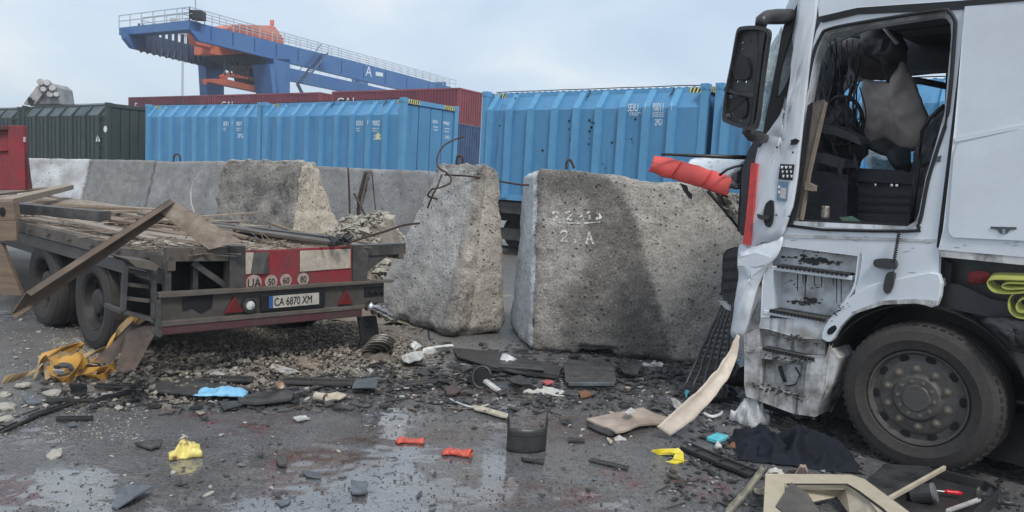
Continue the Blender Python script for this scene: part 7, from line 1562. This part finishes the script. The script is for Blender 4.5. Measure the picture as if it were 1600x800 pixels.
# thin torn litter: plates, foil and crumbs too small and many to count
def litter(n, place_fn, mt, smin, smax, label, seed):
    rn = random.Random(seed); mb = MB()
    for _ in range(n):
        P = place_fn(rn); s = rn.uniform(smin, smax)*(1 if rn.random() < .8 else 1.8); a = rn.uniform(0, 6.28); k = rn.choice((3, 4, 4, 5)); el = rn.uniform(.25, 1); tl_ = rn.uniform(-.5, .5); n0 = len(mb.v)
        for i in range(k):
            t = 2*PI*i/k+rn.uniform(-.3, .3); x, y = math.cos(t)*s*rn.uniform(.6, 1.2), math.sin(t)*s*el*rn.uniform(.6, 1.2); X, Y = x*math.cos(a)-y*math.sin(a), x*math.sin(a)+y*math.cos(a)
            mb.v.append(P+V((X, Y, .004+abs(y*tl_)+rn.uniform(0, .25)*s)))
        mb.v += [p-V((0, 0, .004)) for p in mb.v[n0:n0+k]]
        mb.f += [tuple(n0+i for i in range(k)), tuple(n0+2*k-1-i for i in range(k))]+[(n0+(i+1) % k, n0+i, n0+k+i, n0+k+(i+1) % k) for i in range(k)]
    o = mb.build('litter', mt, None); tag(o, label, 'litter', kind='stuff'); return o
m_foil = mat('torn_foil', (.55, .56, .57), .35, .3, col2=(.3, .3, .3), scale=5, bump=.3)
m_glasscr = mat('glass_crumb', (.45, .55, .53), .1, bump=0)
litter(900, gr_area((60, 575, 1170, 640)), P_, .012, .045, 'small black torn plastic bits in the debris band', 201)
litter(600, gr_area((60, 575, 1170, 645)), m_pl2, .010, .05, 'dusty grey plastic bits in the debris band', 202)
litter(260, gr_area((100, 565, 1160, 640)), m_foil, .008, .026, 'tiny silvery and white torn bits in the debris band', 203)
litter(200, gr_area((100, 560, 1160, 650)), m_tanb, .008, .03, 'small tan torn bits in the debris band', 204)
litter(160, gr_area((200, 640, 1160, 795)), m_pl2, .006, .022, 'sparse dark bits on the wet asphalt in front', 205)
litter(60, gr_area((200, 640, 1160, 795)), m_foil, .004, .014, 'sparse bright bits on the wet asphalt in front', 206)
litter(600, gr_area((1040, 560, 1350, 790)), P_, .010, .04, 'black torn bits in front of the truck step', 207)
litter(80, gr_area((1040, 600, 1400, 790)), m_foil, .006, .02, 'bright torn bits in front of the truck step', 208)
litter(120, gr_area((1380, 700, 1600, 800)), P_, .010, .035, 'black torn bits at the lower right corner', 209)
litter(500, gr_area((150, 500, 660, 590)), m_rust, .010, .035, 'brown splinters in the grit under the trailer', 210)
litter(520, gr_area((560, 540, 1120, 600)), P_, .02, .06, 'broken black pieces along the foot of the big blocks', 211)
def cable(pts, r, mt, lb, z=.012):
    P = [atz(a, b, z+.02*abs(math.sin(i*1.7))) for i, (a, b) in enumerate(curve(pts, 5, False))]; o_ = atz(*pts[0], 0); mb = MB(); mb.tube([p-o_ for p in P], r, 6); o = mb.build('cable', mt, None, smooth=True); o.location = o_; tag(o, lb, 'cable')
cable([(300, 575), (330, 560), (352, 572), (340, 590)], .006, m_rub, 'thin looping black cable on the grit above the blue cloth')
cable([(410, 590), (450, 583), (500, 588), (530, 580)], .007, m_rub, 'thin black cable curling behind the long grille strip')
cable([(660, 598), (690, 586), (716, 592), (730, 580)], .006, m_rub, 'black cable left of the broken headlamp')
cable([(925, 620), (950, 606), (980, 612), (1000, 600), (1030, 606)], .006, m_rub, 'thin black cable in front of the floor mat')
cable([(1030, 640), (1050, 652), (1080, 640), (1094, 650)], .005, m_rub, 'thin dark cable between the tan board and the leaning grille')
cable([(1120, 700), (1140, 712), (1180, 704)], .005, m_rub, 'thin dark cable beside the black cloth')
cable([(655, 520), (668, 512), (672, 530), (690, 545)], .007, m_rub, 'dark cable at the foot of the wedge block')

splinters(220, gr_area((80, 560, 1160, 650)), P_, 61, None, 'thin black splinters and wires in the debris band', 'splinters', lm=.22)
splinters(120, gr_area((80, 540, 700, 640)), m_wood, 62, None, 'thin brown splinters on the ground by the trailer', 'splinters', lm=.22)
splinters(90, gr_area((1040, 590, 1400, 790)), P_, 63, None, 'thin black splinters by the truck step', 'splinters', lm=.2)
# ================================================================ HAZE
hz = MB(); hz.box(-260, 260, -30, 420, -2, 24)
m_haze = bpy.data.materials.new('haze'); m_haze.use_nodes = True; t_ = m_haze.node_tree; t_.nodes.clear(); o_ = t_.nodes.new('ShaderNodeOutputMaterial'); pv = t_.nodes.new('ShaderNodeVolumePrincipled')
pv.inputs['Color'].default_value = (.85, .92, 1, 1); pv.inputs['Density'].default_value = .0011; t_.links.new(pv.outputs[0], o_.inputs['Volume'])
tag(hz.build('haze', m_haze), kind='stuff')
